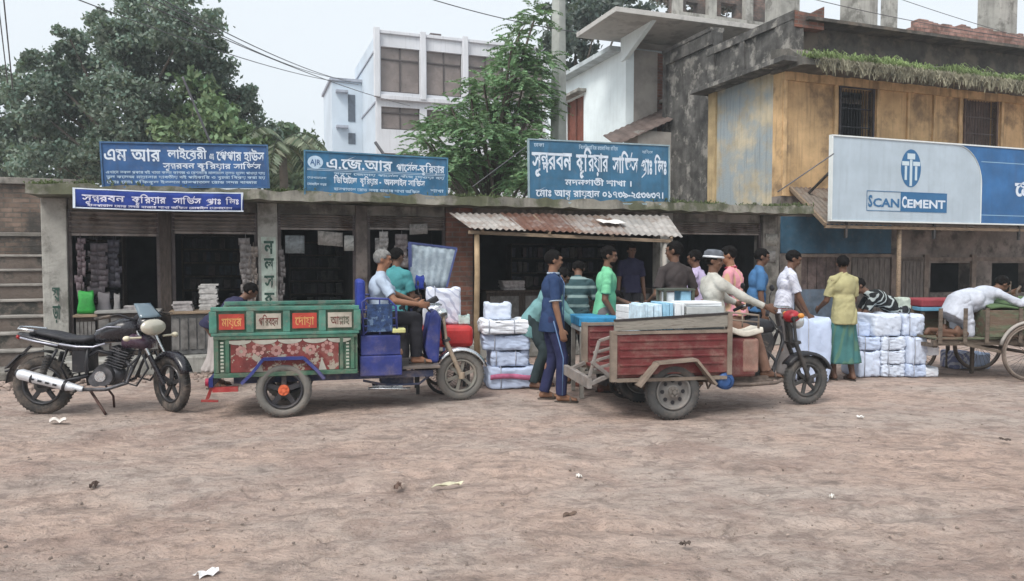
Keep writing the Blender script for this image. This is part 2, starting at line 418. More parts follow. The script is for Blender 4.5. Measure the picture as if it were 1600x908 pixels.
    c = mi(ra(no(38, 3, .7, tc.outputs['Object']), .62, .70, 0, .65), c, (.12, .09, .075))
    mp3 = N.new('ShaderNodeMapping'); mp3.inputs['Rotation'].default_value = (0, 0, R(-4)); mp3.inputs['Scale'].default_value = (1.2, 1.9, 1); L.new(tc.outputs['Object'], mp3.inputs[0])
    c = mi(ra(no(5.5, 8, .78, mp3.outputs[0], .5), .46, .66, 0, .62), c, (.25, .20, .185))
    c = mi(ra(no(7.5, 7, .75, mp3.outputs[0], .5), .56, .70, 0, .55), c, (.57, .49, .455))
    L.new(c, bs.inputs['Base Color']); bs.inputs['Roughness'].default_value = .96; bs.inputs['Specular IOR Level'].default_value = .1
    ad = N.new('ShaderNodeMath'); ad.operation = 'ADD'; L.new(no(6, 8, .72, None, .7), ad.inputs[0])
    m2 = N.new('ShaderNodeMath'); m2.operation = 'MULTIPLY'; L.new(no(30, 6, .7, tc.outputs['Object']), m2.inputs[0]); m2.inputs[1].default_value = .5; L.new(m2.outputs[0], ad.inputs[1])
    bp = N.new('ShaderNodeBump'); bp.inputs['Strength'].default_value = 1.0; bp.inputs['Distance'].default_value = .07; L.new(ad.outputs[0], bp.inputs['Height']); L.new(bp.outputs[0], bs.inputs['Normal'])
    me.materials.append(m); o = bpy.data.objects.new('ground', me); link(o); tag(o, 'dusty pinkish brown dirt road with ruts and footprints', None, None, 'structure')
make_ground()

def rock_mb(mb, c, r, seed):
    q = np.random.default_rng(seed); n, m = 7, 5; V = []; Fc = []
    sc = q.uniform(.6, 1.3, 3) * r
    for i in range(m + 1):
        for k in range(n):
            ph = np.pi * i / m; t = 2 * np.pi * k / n; j = 1 + q.uniform(-.22, .22)
            V.append((c[0] + math.sin(ph) * math.cos(t) * sc[0] * j, c[1] + math.sin(ph) * math.sin(t) * sc[1] * j, c[2] + math.cos(ph) * sc[2] * .6 * j))
    for i in range(m):
        for k in range(n): Fc.append((i*n+k, (i+1)*n+k, (i+1)*n+(k+1) % n, i*n+(k+1) % n))
    mb.add(V, Fc)
mb = MB()
for i in range(520):
    px = random.uniform(-60, 1660); py = 600 + 330 * random.random() ** .8
    g = G(px, py); rock_mb(mb, (g.x, g.y, .002), random.uniform(.004, .013), i)
tag(mb.build('gravel', M('gravel_grey', (.27, .22, .19), .95, .5, 3, .3)), 'tiny stones and clods strewn over the dirt road', None, None, 'stuff')
mb = MB()
for i in range(900):      # rubble strip along the foot of the shops
    s = random.uniform(s_(-40, -.9), s_(740, -.9)); y = -.75 - abs(random.gauss(0, .28))
    g = SF @ Vector((s, y, 0)); rock_mb(mb, (g.x, g.y, .005), random.uniform(.012, .05), 5000 + i)
tag(mb.build('rubble', M('rubble_mix', (.27, .21, .18), .95, .5, 5, .4)), 'broken brick and stone rubble heaped along the shop plinth', None, None, 'stuff')

# litter, each piece its own
def litter(px, py, w, d, label, col, name='paper_scrap', cat='litter', hh=.025, seed=0):
    g = G(px, py); mb = MB(); q = np.random.default_rng(seed)
    P4 = q.uniform(-.4, .4, 4)
    def fn(u, v):
        return ((u - .5) * w + .12 * w * math.sin(3 * v + P4[0] * 5), (v - .5) * d + .15 * d * math.sin(4 * u + P4[1] * 5), .016 + hh * abs(math.sin(5 * u + 3 * v * P4[2] * 4)) * .6 + hh * .3 * math.cos(7 * v + P4[3] * 9))
    mb.sheet(fn, 8, 6, False)
    o = mb.build(name, M('scrap_%s' % name + str(round(col[0], 2)), col, .8, .2, 12, .3), None, 0, None, .003); o.location = (g.x, g.y, 0); o.rotation_euler = (0, 0, q.uniform(0, 3))
    tag(o, label, cat)
litter(322, 901, .10, .06, 'white paper scrap at the bottom edge left of centre', (.75, .75, .75), seed=1)
litter(147, 762, .10, .05, 'dark brown dry leaf lying on the dirt left foreground', (.07, .045, .035), 'dry_leaf', 'leaf', .03, 2)
litter(700, 762, .20, .05, 'pale torn wrapper on dirt in front of navy uniformed man', (.55, .52, .38), 'wrapper', 'litter', .02, 3)
litter(622, 764, .10, .05, 'brown crumpled leaf beside the pale torn wrapper', (.14, .09, .07), 'dry_leaf', 'leaf', .03, 4)
litter(90, 662, .16, .09, 'white crumpled scrap below the rear wheel of the motorcycle', (.6, .56, .52), seed=5, hh=.05)
litter(1345, 655, .06, .04, 'small white scrap right of the red tricycle front wheel', (.8, .8, .78), seed=6)
litter(1070, 855, .05, .04, 'small dark chip lying below the red cargo tricycle', (.08, .06, .05), 'dry_leaf', 'leaf', .02, 7)
litter(905, 748, .035, .03, 'tiny pale scrap lower centre right of the wrapper', (.7, .68, .64), seed=8)
litter(1570, 690, .09, .03, 'dark twig scrap at the right edge of the road', (.08, .06, .05), 'dry_leaf', 'leaf', .02, 9)
litter(1300, 780, .03, .025, 'small whitish scrap lower right on the road', (.7, .7, .66), seed=10)
litter(890, 808, .09, .03, 'long brown leaf on bare dirt near lower centre', (.13, .09, .07), 'dry_leaf', 'leaf', .02, 11)

# ---------------------------------------------------------------- shop row
def rect_wall(mb, s0, s1, z0, z1, y0, y1, holes=()):
    """wall slab from s0..s1, z0..z1 with rectangular openings (a,b,c,d)=(s0,s1,z0,z1)"""
    ss = sorted({s0, s1, *[h[0] for h in holes], *[h[1] for h in holes]}); zs = sorted({z0, z1, *[h[2] for h in holes], *[h[3] for h in holes]})
    for a, b in zip(ss, ss[1:]):
        run = None
        for c, d in zip(zs, zs[1:]):
            hol = any(h[0] - 1e-6 <= a and b <= h[1] + 1e-6 and h[2] - 1e-6 <= c and d <= h[3] + 1e-6 for h in holes)
            if not hol:
                run = (run[0], d) if run else (c, d)
            if hol or d == zs[-1]:
                if run: mb.bb((a, y0, run[0]), (b, y1, run[1]))
                run = None
    return mb

sA = s_(66); sB = s_(1238); BASE = (sA, 0, 0); FZ = .24
row = sthing('shop_row', 'long single storey row of open shops under a mossy concrete eave slab', 'building', BASE)
def rmb(): return MB(BASE)
ROOF = 2.60
mb = rmb()     # eave slab with crumbled front edge
ss = np.linspace(sA - .05, sB, 90)
q = np.random.default_rng(3)
edge = [-.55 + q.uniform(-.03, .03) for _ in ss]; thick = [q.uniform(-.018, .018) for _ in ss]; top = [q.uniform(-.02, .03) for _ in ss]
V = []; Fc = []
for i, s in enumerate(ss):
    V += [(s, edge[i], 2.46 + thick[i]), (s, 3.4, 2.46), (s, 3.4, ROOF), (s, edge[i] + .03, ROOF + top[i])]
for i in range(len(ss) - 1):
    for k in range(4): Fc.append((i*4+k, i*4+(k+1) % 4, (i+1)*4+(k+1) % 4, (i+1)*4+k))
Fc += [(3, 2, 1, 0), tuple(len(V) - 4 + k for k in range(4))]
mb.add(V, Fc)
mb.build('roof_slab', M('eave_concrete', (.20, .19, .165), .95, .3, 1.5, .6, 18, col2=(.09, .095, .06), c2s=2.2, c2t=.5, streak=.4), row)
mb = rmb(); mb.bb((sA - .05, -.72, 0), (sB - .02, 3.3, FZ)); mb.build('plinth', concrete_lt, row, .02)
# dividing walls, back wall
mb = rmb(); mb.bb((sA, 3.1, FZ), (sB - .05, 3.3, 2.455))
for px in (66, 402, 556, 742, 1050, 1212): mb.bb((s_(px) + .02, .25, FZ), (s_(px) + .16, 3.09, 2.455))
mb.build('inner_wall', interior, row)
PX = [(66, 106, concrete_lt), (250, 268, wood_dark), (403, 434, concrete_lt), (556, 574, M('pier_brown', (.13, .11, .10), .9, .3, 4, .4, 25, col2=(.07, .06, .055))), (1030, 1050, concrete_lt), (1190, 1216, concrete)]
for a, b, m_ in PX:
    mb = rmb(); mb.bb((s_(a), -.03, FZ), (s_(b), .24, 2.455)); mb.build('pillar', m_, row, .012)
mb = rmb(); mb.bb((s_(697), -.02, FZ), (s_(738), .22, 2.455)); mb.build('pier', brickm, row)
# lintel beam above shutters
mb = rmb()
for a, b in ((107, 402), (435, 696), (739, 1029), (1051, 1189)): mb.bb((s_(a) + .003, .04, 2.30), (s_(b) - .003, .2, 2.457))
mb.build_each('lintel', concrete, row)
shut = M('shutter_steel', (.24, .215, .20), .6, .25, 3, .15, 30, metal=.3, dust=.35, col2=(.10, .07, .06), c2s=2)
for a, b, zb in ((107, 249, 365), (269, 401, 362), (435, 556, 356), (575, 696, 356), (739, 1029, 352), (1051, 1189, 364)):
    mb = rmb(); z1 = 2.30; z0 = z_((a + b) / 2, zb, .05); s0, s1 = s_(a) + .01, s_(b) - .01; n = 5
    for k in range(n):
        zz0 = z0 + (z1 - z0) * k / n; zz1 = z0 + (z1 - z0) * (k + 1) / n
        mb.add([(s0, .06, zz0), (s1, .06, zz0), (s1, .02, (zz0 + zz1) / 2), (s0, .02, (zz0 + zz1) / 2), (s0, .06, zz1), (s1, .06, zz1)], [(0, 1, 2, 3), (3, 2, 5, 4)], False)
    mb.bb((s0, .03, z0 - .035), (s1, .075, z0 - .003)); mb.build('rolling_shutter', shut, row)
# door jamb steel channels
mb = rmb()
for px in (108, 247, 270, 400, 436, 554, 576, 694, 1188): mb.bb((s_(px) - .02, .03, FZ), (s_(px) + .03, .09, 2.296))
mb.build_each('shutter_rail', M('rail_brown', (.09, .075, .075), .6, metal=.4, dust=.3), row)
# painted letters on two pillars
ink = M('brush_ink', (.03, .07, .055), .8, .2, 10, 0)
def pillar_text(px, y0, y1, word, pc=None):
    s0 = s_(px[0]); s1 = s_(px[1]); n = len(word)
    zt = z_(px[0], y0, -.05); zb = z_(px[0], y1, -.05)
    if pc:
        mb = rmb(); mb.bb((s0, -.038, zb - .02), (s1, -.032, zt + .02)); mb.build('poster_strip', pc, row)
    mb = rmb(); h = (zt - zb) / n
    for i, wd in enumerate(word): write(mb, wd, s0 + .04, s1 - .03, zt - h * (i + 1) + .03, h * .8, -.0415, .03)
    mb.build('painted_letters', ink, row)
pillar_text((76, 97), 445, 502, ['ম', 'ড়া'])
pillar_text((408, 431), 372, 480, ['ন', 'ল', 'স', 'ক'], M('poster_green', (.42, .50, .44), .85, .15, 6, .1, col2=(.30, .30, .27), c2s=5))

def shelf_goods(name, label, s0, s1, y0, y1, z0, z1, cols, seed, rows=5):
    """wall shelf crammed with small packs"""
    b = ((s0 + s1) / 2, (y0 + y1) / 2, z0); t = sthing(name, label, 'shelf', b); q = np.random.default_rng(seed)
    mb = MB(b); h = (z1 - z0) / rows
    for i in range(rows + 1): mb.bb((s0, y0, z0 + i * h - .012), (s1, y1, z0 + i * h + .012))
    mb.bb((s0 - .022, y0, z0), (s0 - .002, y1, z1)); mb.bb((s1 + .002, y0, z0), (s1 + .022, y1, z1)); mb.build('rack', wood_dark, t)
    for ci, cc in enumerate(cols):
        mb = MB(b); s = s0 + .02 + ci * .03
        for i in range(rows):
            s = s0 + .01 + q.uniform(0, .05)
            while s < s1 - .09:
                ww = q.uniform(.05, .12)
                if q.integers(len(cols)) == ci: mb.box((s + ww / 2, y0 + .08 + q.uniform(-.02, .05), z0 + i * h + .014 + h * .38), (ww * .9, .1, h * q.uniform(.55, .76)), (0, q.uniform(-.06, .06), 0))
                s += ww + .005
        if mb.n: mb.build_each('packet', M('pack_%d_%d' % (seed, ci), cc, .6, .3, 12), t)
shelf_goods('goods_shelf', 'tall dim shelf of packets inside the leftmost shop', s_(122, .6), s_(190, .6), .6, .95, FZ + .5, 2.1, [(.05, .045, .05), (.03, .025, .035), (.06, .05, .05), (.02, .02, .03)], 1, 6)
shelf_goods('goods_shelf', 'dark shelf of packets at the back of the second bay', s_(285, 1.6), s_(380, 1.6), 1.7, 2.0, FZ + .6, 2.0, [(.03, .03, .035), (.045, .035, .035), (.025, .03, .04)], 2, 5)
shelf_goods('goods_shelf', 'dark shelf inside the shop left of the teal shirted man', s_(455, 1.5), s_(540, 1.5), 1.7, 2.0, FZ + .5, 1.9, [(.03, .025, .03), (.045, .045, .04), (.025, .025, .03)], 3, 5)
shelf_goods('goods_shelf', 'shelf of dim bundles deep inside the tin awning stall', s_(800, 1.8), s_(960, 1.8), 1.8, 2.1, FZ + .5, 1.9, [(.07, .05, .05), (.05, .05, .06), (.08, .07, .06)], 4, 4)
# counters
def counter(name, label, s0, s1, y0, y1, z1, mat_, top):
    b = ((s0 + s1) / 2, (y0 + y1) / 2, FZ); t = sthing(name, label, 'counter', b)
    mb = MB(b); mb.bb((s0, y0, FZ + .003), (s1, y1, z1 - .04)); mb.build('cabinet', mat_, t, .01)
    mb = MB(b)
    for k in range(5):
        s = s0 + (s1 - s0) * (k + .5) / 5; mb.bb((s - (s1-s0)*.08, y0 - .012, FZ + .08), (s + (s1-s0)*.08, y0 - .002, z1 - .1))
    mb.build('front_panel', M('glass_case_panel', (.13, .125, .12), .4, .4, 8, .1), t)
    mb = MB(b); mb.bb((s0 - .03, y0 - .04, z1 - .037), (s1 + .03, y1 + .02, z1)); mb.build('worktop', top, t, .006)
counter('shop_counter', 'low glass fronted counter in the leftmost shop behind the motorcycle', s_(150, -.3), s_(246, -.3), -.3, .1 - .09, .88, wood_dark, M('counter_top', (.26, .26, .25), .6, dust=.3))
counter('shop_counter', 'cluttered glass counter between the motorcycle and painted tricycle', s_(266, -.45), s_(333, -.45), -.5, -.06, .86, M('case_dark', (.10, .10, .10), .5, .4, 9), wood_old)
counter('shop_counter', 'dark counter across the tin awning stall', s_(760, .3), s_(1020, .3), .3, .8, 1.05, wood_dark, wood_dark)
def paper_stack(s, y, z, w, d, n, label, seed, cols=((.42, .41, .4), (.33, .31, .31))):
    q = np.random.default_rng(seed); b = (s, y, z); mb = MB(b); zz = z
    for k in range(n):
        h = q.uniform(.012, .035); mb.box((s + q.uniform(-.02, .02), y, zz + h / 2), (w * q.uniform(.9, 1.05), d * q.uniform(.9, 1), h * .96), (0, 0, q.uniform(-.08, .08))); zz += h
    o = mb.build('newspaper_stack', M('news_%d' % (seed % 2), cols[seed % 2], .9, .25, 20, .2), None, .003); o.location = SF @ Vector(b); o.rotation_euler = (0, 0, R(ANG))
    tag(o, label, 'newspapers')
paper_stack(s_(285, -.3), -.3, .862, .26, .3, 5, 'low stack of newspapers on the counter right of the motorcycle windscreen', 1)
paper_stack(s_(325, -.2), -.22, .862, .24, .24, 15, 'tall stack of newspapers on the counter by the bending dark haired person', 2)
paper_stack(s_(210, -.2), -.17, .882, .3, .18, 3, 'thin newspapers lying on the leftmost shop counter', 3)
paper_stack(s_(800, .5), .5, 1.052, .4, .3, 6, 'dim stack of papers on the awning stall counter', 5)
# green bag and light packets leaning
def bag(px0, px1, py0, py1, y, label, m_, name='plastic_bag', dep=.14, cat='bag'):
    s0, s1 = s_(px0, y), s_(px1, y); z1 = z_(px0, py0, y); z0 = z_(px0, py1, y); b = ((s0+s1)/2, y, z0); mb = MB(b)
    def ring(k, n=14):
        f = k / 6.; w = (s1 - s0) / 2 * (1 - .18 * f + .06 * math.sin(f * 9)); dd = dep / 2 * (1.05 - .75 * f ** 2); zz = z0 + (z1 - z0) * f
        return [((s0+s1)/2 + w * np.sign(math.cos(t)) * abs(math.cos(t)) ** .6, y + dd * np.sign(math.sin(t)) * abs(math.sin(t)) ** .6 + .01 * math.sin(3 * t + f * 7), zz + .02 * math.sin(2 * t) * f) for t in np.linspace(0, 2*np.pi, n, endpoint=False)]
    V = [p for k in range(7) for p in ring(k)]; n = 14
    Fc = [(i*n+k, i*n+(k+1) % n, (i+1)*n+(k+1) % n, (i+1)*n+k) for i in range(6) for k in range(n)] + [tuple(reversed(range(n))), tuple(6*n+k for k in range(n))]
    mb.add(V, Fc, True); o = mb.build(name, m_); o.location = SF @ Vector(b); o.rotation_euler = (0, 0, R(ANG)); tag(o, label, cat); return o
bx_ = counter('display_bench', 'low bench under the green bag in the leftmost shop', s_(116, -.25), s_(147, -.25), -.25, .0, z_(130, 491, -.15), wood_dark, wood_old)
bag(119, 147, 456, 490, -.12, 'bright green plastic bag at the left end of the shop', M('green_bag', (.025, .26, .045), .5, .2, 8, .3))
bag(150, 172, 458, 489, .0, 'grey bundle standing right of the green plastic bag', cloth('grey_bundle', (.17, .16, .17)), 'bundle', .12)
bag(176, 187, 460, 489, .02, 'slim pale packet beside the counter in the leftmost shop', cloth('pale_packet', (.26, .25, .25)), 'bundle', .1)
# hanging packets strips
def hang(px, py0, py1, w, label, col, seed, y=-.08):
    q = np.random.default_rng(seed); s = s_(px, y); z1 = z_(px, py0, y); z0 = z_(px, py1, y); b = (s, y, z1); mb = MB(b); z = z1
    mb.cyl((s, y, z1 + .06), (s, y, z0), .003, n=5)
    while z > z0:
        h = q.uniform(.08, .13)
        def fn(u, v, z=z, h=h, a=q.uniform(-.3, .3), o_=q.uniform(-.03, .03)): return (s + o_ + (u - .5) * w, y - .012 + .03 * a * (u - .5) + .02 * math.sin(u * 3.1), z - v * h + .01 * a * u)
        mb.sheet(fn, 4, 2); z -= h * .85
    o = mb.build('hanging_packets', M('packets_%d' % seed, col, .5, .4, 14, .2), None, 0, None, .004); o.location = SF @ Vector(b); o.rotation_euler = (0, 0, R(ANG)); tag(o, label, 'packets')
hang(384, 372, 470, .16, 'string of pale packets hanging left of the green poster pillar', (.17, .155, .15), 1)
hang(396, 385, 475, .1, 'narrow string of brown packets against the green poster pillar', (.18, .15, .13), 2)
hang(126, 372, 455, .1, 'string of faded packets hanging at the left shop jamb', (.10, .075, .085), 3)
hang(152, 380, 450, .22, 'wide cluster of grey packets hanging in the leftmost shop', (.075, .062, .07), 4, .05)
hang(178, 375, 440, .15, 'dim cluster of packets beside the goods shelf', (.045, .042, .055), 5, .1)
hang(440, 390, 470, .07, 'thin dark packets hanging right of the poster pillar', (.11, .10, .10), 6)
hang(598, 362, 400, .14, 'small pale packets hanging above the teal shirted man', (.30, .29, .28), 7)
hang(628, 366, 410, .2, 'grey packets hanging right of the teal shirted man', (.17, .15, .15), 8)
def poster(px0, py0, px1, py1, label, col, y=-.05, tilt=0., seed=0):
    s0, s1 = s_(px0, y), s_(px1, y); z1, z0 = z_(px0, py0, y), z_(px0, py1, y); b = ((s0+s1)/2, y, z0); mb = MB(b)
    mb.sheet(lambda u, v: (s0 + u * (s1 - s0), y + .012 * math.sin(u * 6 + seed), z0 + v * (z1 - z0) + tilt * (u - .5)), 8, 2)
    o = mb.build('paper_poster', M('poster_%d' % seed, col, .85, .3, 7, .1, col2=tuple(c * .55 for c in col), c2s=9, c2t=.55), None, 0, None, .004); o.location = SF @ Vector(b); o.rotation_euler = (0, 0, R(ANG)); tag(o, label, 'poster')
poster(446, 368, 476, 396, 'square grey sheet hanging under the shutter right of poster pillar', (.20, .22, .23), .0, 0, 1)
poster(497, 362, 536, 384, 'wrinkled pale sheet hanging under the shutter above the driver', (.30, .28, .26), .0, -.03, 2)
poster(538, 368, 553, 392, 'small white notice hanging next to the brown pier', (.42, .42, .40), .0, 0, 3)
poster(586, 372, 605, 398, 'white notice hanging behind the teal shirted man', (.42, .41, .4), .1, 0, 4)
poster(640, 350, 668, 366, 'small pale notice beneath the shutter above newspaper display', (.3, .29, .28), .0, .02, 5)
poster(1196, 366, 1214, 384, 'torn pale notice pasted on the pillar above the blue shirted man', (.3, .29, .26), -.04, 0, 6)
poster(1196, 392, 1212, 410, 'grey peeling notice low on the pillar behind the blue shirted man', (.24, .23, .22), -.04, 0, 7)

# ---------------------------------------------------------------- staircase and brick wall on the left
xL = s_(-260); st = sthing('staircase', 'worn concrete outdoor steps climbing away left of the shops', 'stairs', (xL, 0, 0))
mb = MB((xL, 0, 0)); mbn = MB((xL, 0, 0)); nst = 7
for k in range(nst):
    z1 = .34 + k * .222; mb.bb((xL, .05 + k * .26, -.05), (sA - .02, .05 + (k + 1) * .26 - (.0 if k < nst - 1 else -.6), z1 - .04))
    mbn.bb((xL, .02 + k * .26, z1 - .037), (sA - .025, .045 + (k + 1) * .26 - .03 + (.0 if k < nst-1 else .6), z1))
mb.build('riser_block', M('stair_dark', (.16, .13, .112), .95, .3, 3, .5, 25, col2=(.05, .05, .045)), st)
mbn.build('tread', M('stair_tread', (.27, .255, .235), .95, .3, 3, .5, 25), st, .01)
wl = sthing('brick_wall', 'tall weathered brick wall above the outdoor steps', 'wall', (xL, 2.7, 0))
mb = MB((xL, 2.7, 0)); mb.bb((xL, 2.62, 0), (sA - .03, 2.85, 2.85)); mb.build('masonry', brick_grey, wl)
mb = MB((xL, 2.7, 0)); mb.bb((xL, 2.55, 2.853), (sA - .03, 2.92, 2.96)); mb.bb((xL, 2.585, 1.98), (sA - .03, 2.617, 2.05)); mb.build('coping', concrete, wl, .01)
kb = sthing('kerb_block', 'low concrete ledge at the foot of the outdoor steps', 'ledge', (s_(30, -.5), -.5, 0))
mb = MB((s_(30, -.5), -.5, 0)); mb.bb((xL, -.68, 0), (sA - .07, .0, .13)); mb.build('ledge', concrete, kb, .03)

# ---------------------------------------------------------------- tin awning over the stall
def corrugated(mb, a, b, c, d, n, amp=.012):
    """a,b front edge (left,right); d,c back edge"""
    a, b, c, d = [np.array(k, float) for k in (a, b, c, d)]; nu = n * 6
    def fn(u, v):
        f = a + (b - a) * u; g = d + (c - d) * u; p = f + (g - f) * v; return p + np.array([0, 0, amp * math.sin(u * n * 2 * np.pi)])
    return mb.sheet(fn, nu, 3)
yF = -1.75
aw_b = (s_(745, yF), yF, 0); aw = sthing('tin_awning', 'rusty corrugated tin awning on wooden posts over the middle stall', 'awning', aw_b)
a_l = S(737, 357, yF); a_r = S(1066, 371, yF); b_l = S(706, 333, -.56); b_r = S(1040, 338, -.56)
sh = [0, .22, .47, .72, 1.0]; zt_ = [0, .012, 0, .012]
for k in range(4):
    mb = MB(aw_b)
    def L2(p, q, f): return (p[0] + (q[0] - p[0]) * f, p[1] + (q[1] - p[1]) * f)
    f0, f1 = sh[k] - .012, sh[k+1] + .012
    A, B = L2(a_l, a_r, f0), L2(a_l, a_r, f1); D, C = L2(b_l, b_r, f0), L2(b_l, b_r, f1); dz = zt_[k]; ov = (-.06, .03, -.02, .05)[k]
    corrugated(mb, (A[0], yF + ov, A[1] + dz), (B[0], yF + ov, B[1] + dz), (C[0], -.56, C[1] + dz), (D[0], -.56, D[1] + dz), 9)
    mb.build('tin_sheet', M('tin_%d' % k, [(.36, .34, .32), (.25, .20, .18), (.31, .28, .26), (.38, .36, .34)][k], .6, .25, 2.5, .2, 30, metal=.2, col2=[(.17, .10, .07), (.13, .06, .04), (.17, .10, .07), (.2, .15, .12)][k], c2s=2.6, c2t=[.56, .45, .5, .6][k], c2w=.12), aw, 0, None, .003)
mb = MB(aw_b); mb.beam((a_l[0] - .02, yF + .08, a_l[1] - .05), (a_r[0] - .15, yF + .08, a_r[1] - .06), .06, .05)
mb.beam((b_l[0], -.62, b_l[1] - .05), (b_r[0], -.62, b_r[1] - .05), .05, .05)
for f in (.05, .35, .65, .95):
    A, D = L2(a_l, a_r, f), L2(b_l, b_r, f); mb.beam((A[0], yF + .03, A[1] - .022), (D[0], -.6, D[1] - .022), .04, .035)
mb.build_each('rafter', wood_old, aw)
for px, ztop in ((745, a_l[1]), (1038, a_r[1])):
    mb = MB(aw_b); s = s_(px, yF + .1); mb.tube([(s + .01, yF + .1, -.02), (s - .008, yF + .1, .7), (s + .006, yF + .1, 1.4), (s, yF + .1, ztop - .08)], [.045, .042, .04, .038], 10); mb.build('post', bamboo if px < 800 else M('pale_post', (.33, .31, .28), .8, .2), aw)
pl_ = S(955, 349, -1.2)
mb = MB((pl_[0], -1.2, pl_[1])); mb.sheet(lambda u, v: (pl_[0] + (u - .5) * .42, -1.2 + (v - .5) * .28, pl_[1] + .03 - (v - .5) * -.07 + .01 * math.sin(u * 9)), 8, 4)
o = mb.build('paper_sheet', M('white_sheet', (.7, .69, .66), .8, .1), None, 0, None, .004); o.location = SF @ Vector((pl_[0], -1.2, pl_[1])); o.rotation_euler = (0, 0, R(ANG)); tag(o, 'white sheet lying on the rusty tin awning roof', 'sheet')

# ---------------------------------------------------------------- signs
def sign(name, label, tl, tr, bl, y, board, frame_m, lines, fw=.025, dth=.05, lean=0.0, posts=(), extra=None):
    s0, z1 = S(*tl, y); s1, z1r = S(*tr, y); _, z0 = S(*bl, y); sl = (z1r - z1) / (s1 - s0) ; W = s1 - s0; H = z1 - z0
    t = sthing(name, label, 'sign', (s0, y, z0)); t.rotation_euler = (0, -math.atan(sl), R(ANG))
    mb = MB(); mb.bb((0, 0, 0), (W, .02, H)); mb.build('board', board, t)
    if frame_m:
        mb = MB(); e = .003
        mb.bb((-fw, -.015, -fw), (W + fw, .03, -e)); mb.bb((-fw, -.015, H + e), (W + fw, .03, H + fw)); mb.bb((-fw, -.015, -e+.001), (-e, .03, H + e-.001)); mb.bb((W + e, -.015, -e+.001), (W + fw, .03, H + e-.001)); mb.build('frame', frame_m, t)
    mats = {}
    for txt, u0, u1, v, h, off, m_ in lines:
        mbx = mats.setdefault(m_.name, (MB(), m_))[0]; write(mbx, txt, u0 * W, u1 * W, H * (1 - v), h * H, -.004, off)
    for nm, (mbx, m_) in mats.items(): mbx.build('lettering', m_, t)
    if extra: extra(t, W, H)
    for f, zz in posts:
        mb = MB(); mb.beam((f * W, .05, -zz), (f * W, .05, H * .92), .04, .04); mb.beam((f * W, .05, H * .6), (f * W + .05, 1.2, -zz + .03), .03, .03); mb.build('support', steel_dark, t)
    return t
blue1 = M('sign_blue', (.03, .095, .24), .6, .3, 2, .15, 4, dust=.25, streak=.25)
blue2 = M('sign_blue_green', (.028, .125, .24), .6, .35, 2, .15, 4, dust=.28, streak=.25)
blue3 = M('sign_slate_blue', (.04, .135, .235), .6, .25, 2, .15, 4, dust=.22, streak=.25)
blue4 = cloth('banner_blue', (.03, .055, .24), var=.2)
wt = paint_white; wt2 = M('sign_pale_blue', (.42, .55, .68), .6, .08, 8, 0)
small = ['এখানে সকল প্রকার বই খাতা কলম কাগজ ও স্টেশনারি মালামাল সুলভ মূল্যে পাওয়া যায়', 'স্কুল কলেজ মাদ্রাসার যাবতীয় বই পাইকারি ও খুচরা বিক্রয় করা হয়', 'প্রোঃ মোঃ রফিকুল ইসলাম হাসপাতাল রোড সদর বাজার']
sign('shop_sign', 'large blue sign with bold white lettering above the leftmost shop', (161, 224), (418, 229), (160, 291), -.5, blue1, M('frame_blue', (.05, .12, .24), .6), [
    ('এম আর', .01, .34, .40, .30, .02, wt), ('লাইব্রেরী', .38, .62, .33, .22, .02, wt), ('এন্ড', .635, .665, .33, .14, .02, wt), ('পেপার হাউস', .68, .985, .36, .23, .02, wt),
    ('সুন্দরবন কুরিয়ার সার্ভিস', .35, .96, .57, .14, .022, wt),
    (small[0], .015, .985, .70, .065, .02, wt2), (small[1], .015, .985, .81, .065, .02, wt2), (small[2], .015, .93, .93, .065, .02, wt2)], posts=((.06, .03), (.5, .03), (.94, .03)))
def badge(t, W, H):
    mb = MB(); n = 28; V = [(W*.065 + W*.052*math.cos(a), -.003, H*.76 + H*.155*math.sin(a)) for a in np.linspace(0, 2*np.pi, n, endpoint=False)]; mb.add(V, [tuple(range(n))]); mb.build('badge', wt2, t)
    mb = MB(); write(mb, 'AJR', W*.03, W*.10, H*.70, H*.13, -.0065, .01); mb.build('badge_lettering', blue1, t)
    mb = MB()
    for v in (.565, .60): mb.bb((W*.01, -.0045, H*v), (W*.99, -.002, H*v + .007))
    mb.build('rule_line', wt2, t)
sign('shop_sign', 'teal blue sign with round pale badge above the painted tricycle driver', (477, 237), (697, 249), (476, 302), -.5, blue2, M('frame_teal', (.06, .17, .27), .6), [
    ('এ.জে.আর', .14, .60, .37, .26, .02, wt), ('পার্সেল-কুরিয়ার', .63, .985, .36, .19, .022, wt),
    ('সকল জেলায় পার্সেল পৌঁছে দেওয়া হয়', .19, .985, .52, .06, .02, wt2), ('ডিজিটাল', .19, .35, .72, .15, .03, wt), ('কুরিয়ার -', .37, .52, .72, .15, .03, wt), ('অনলাইন সার্ভিস', .54, .84, .72, .15, .028, wt),
    ('যোগাযোগ', .01, .14, .64, .05, .02, wt2), ('মোবাইল নম্বর', .01, .14, .80, .06, .02, wt2), ('হাসপাতাল রোড সদর বাজার শাখা অফিস', .19, .80, .90, .07, .02, wt2), ('শাখা', .88, .98, .86, .08, .02, wt2)], posts=((.06, .03), (.94, .03)), extra=badge)
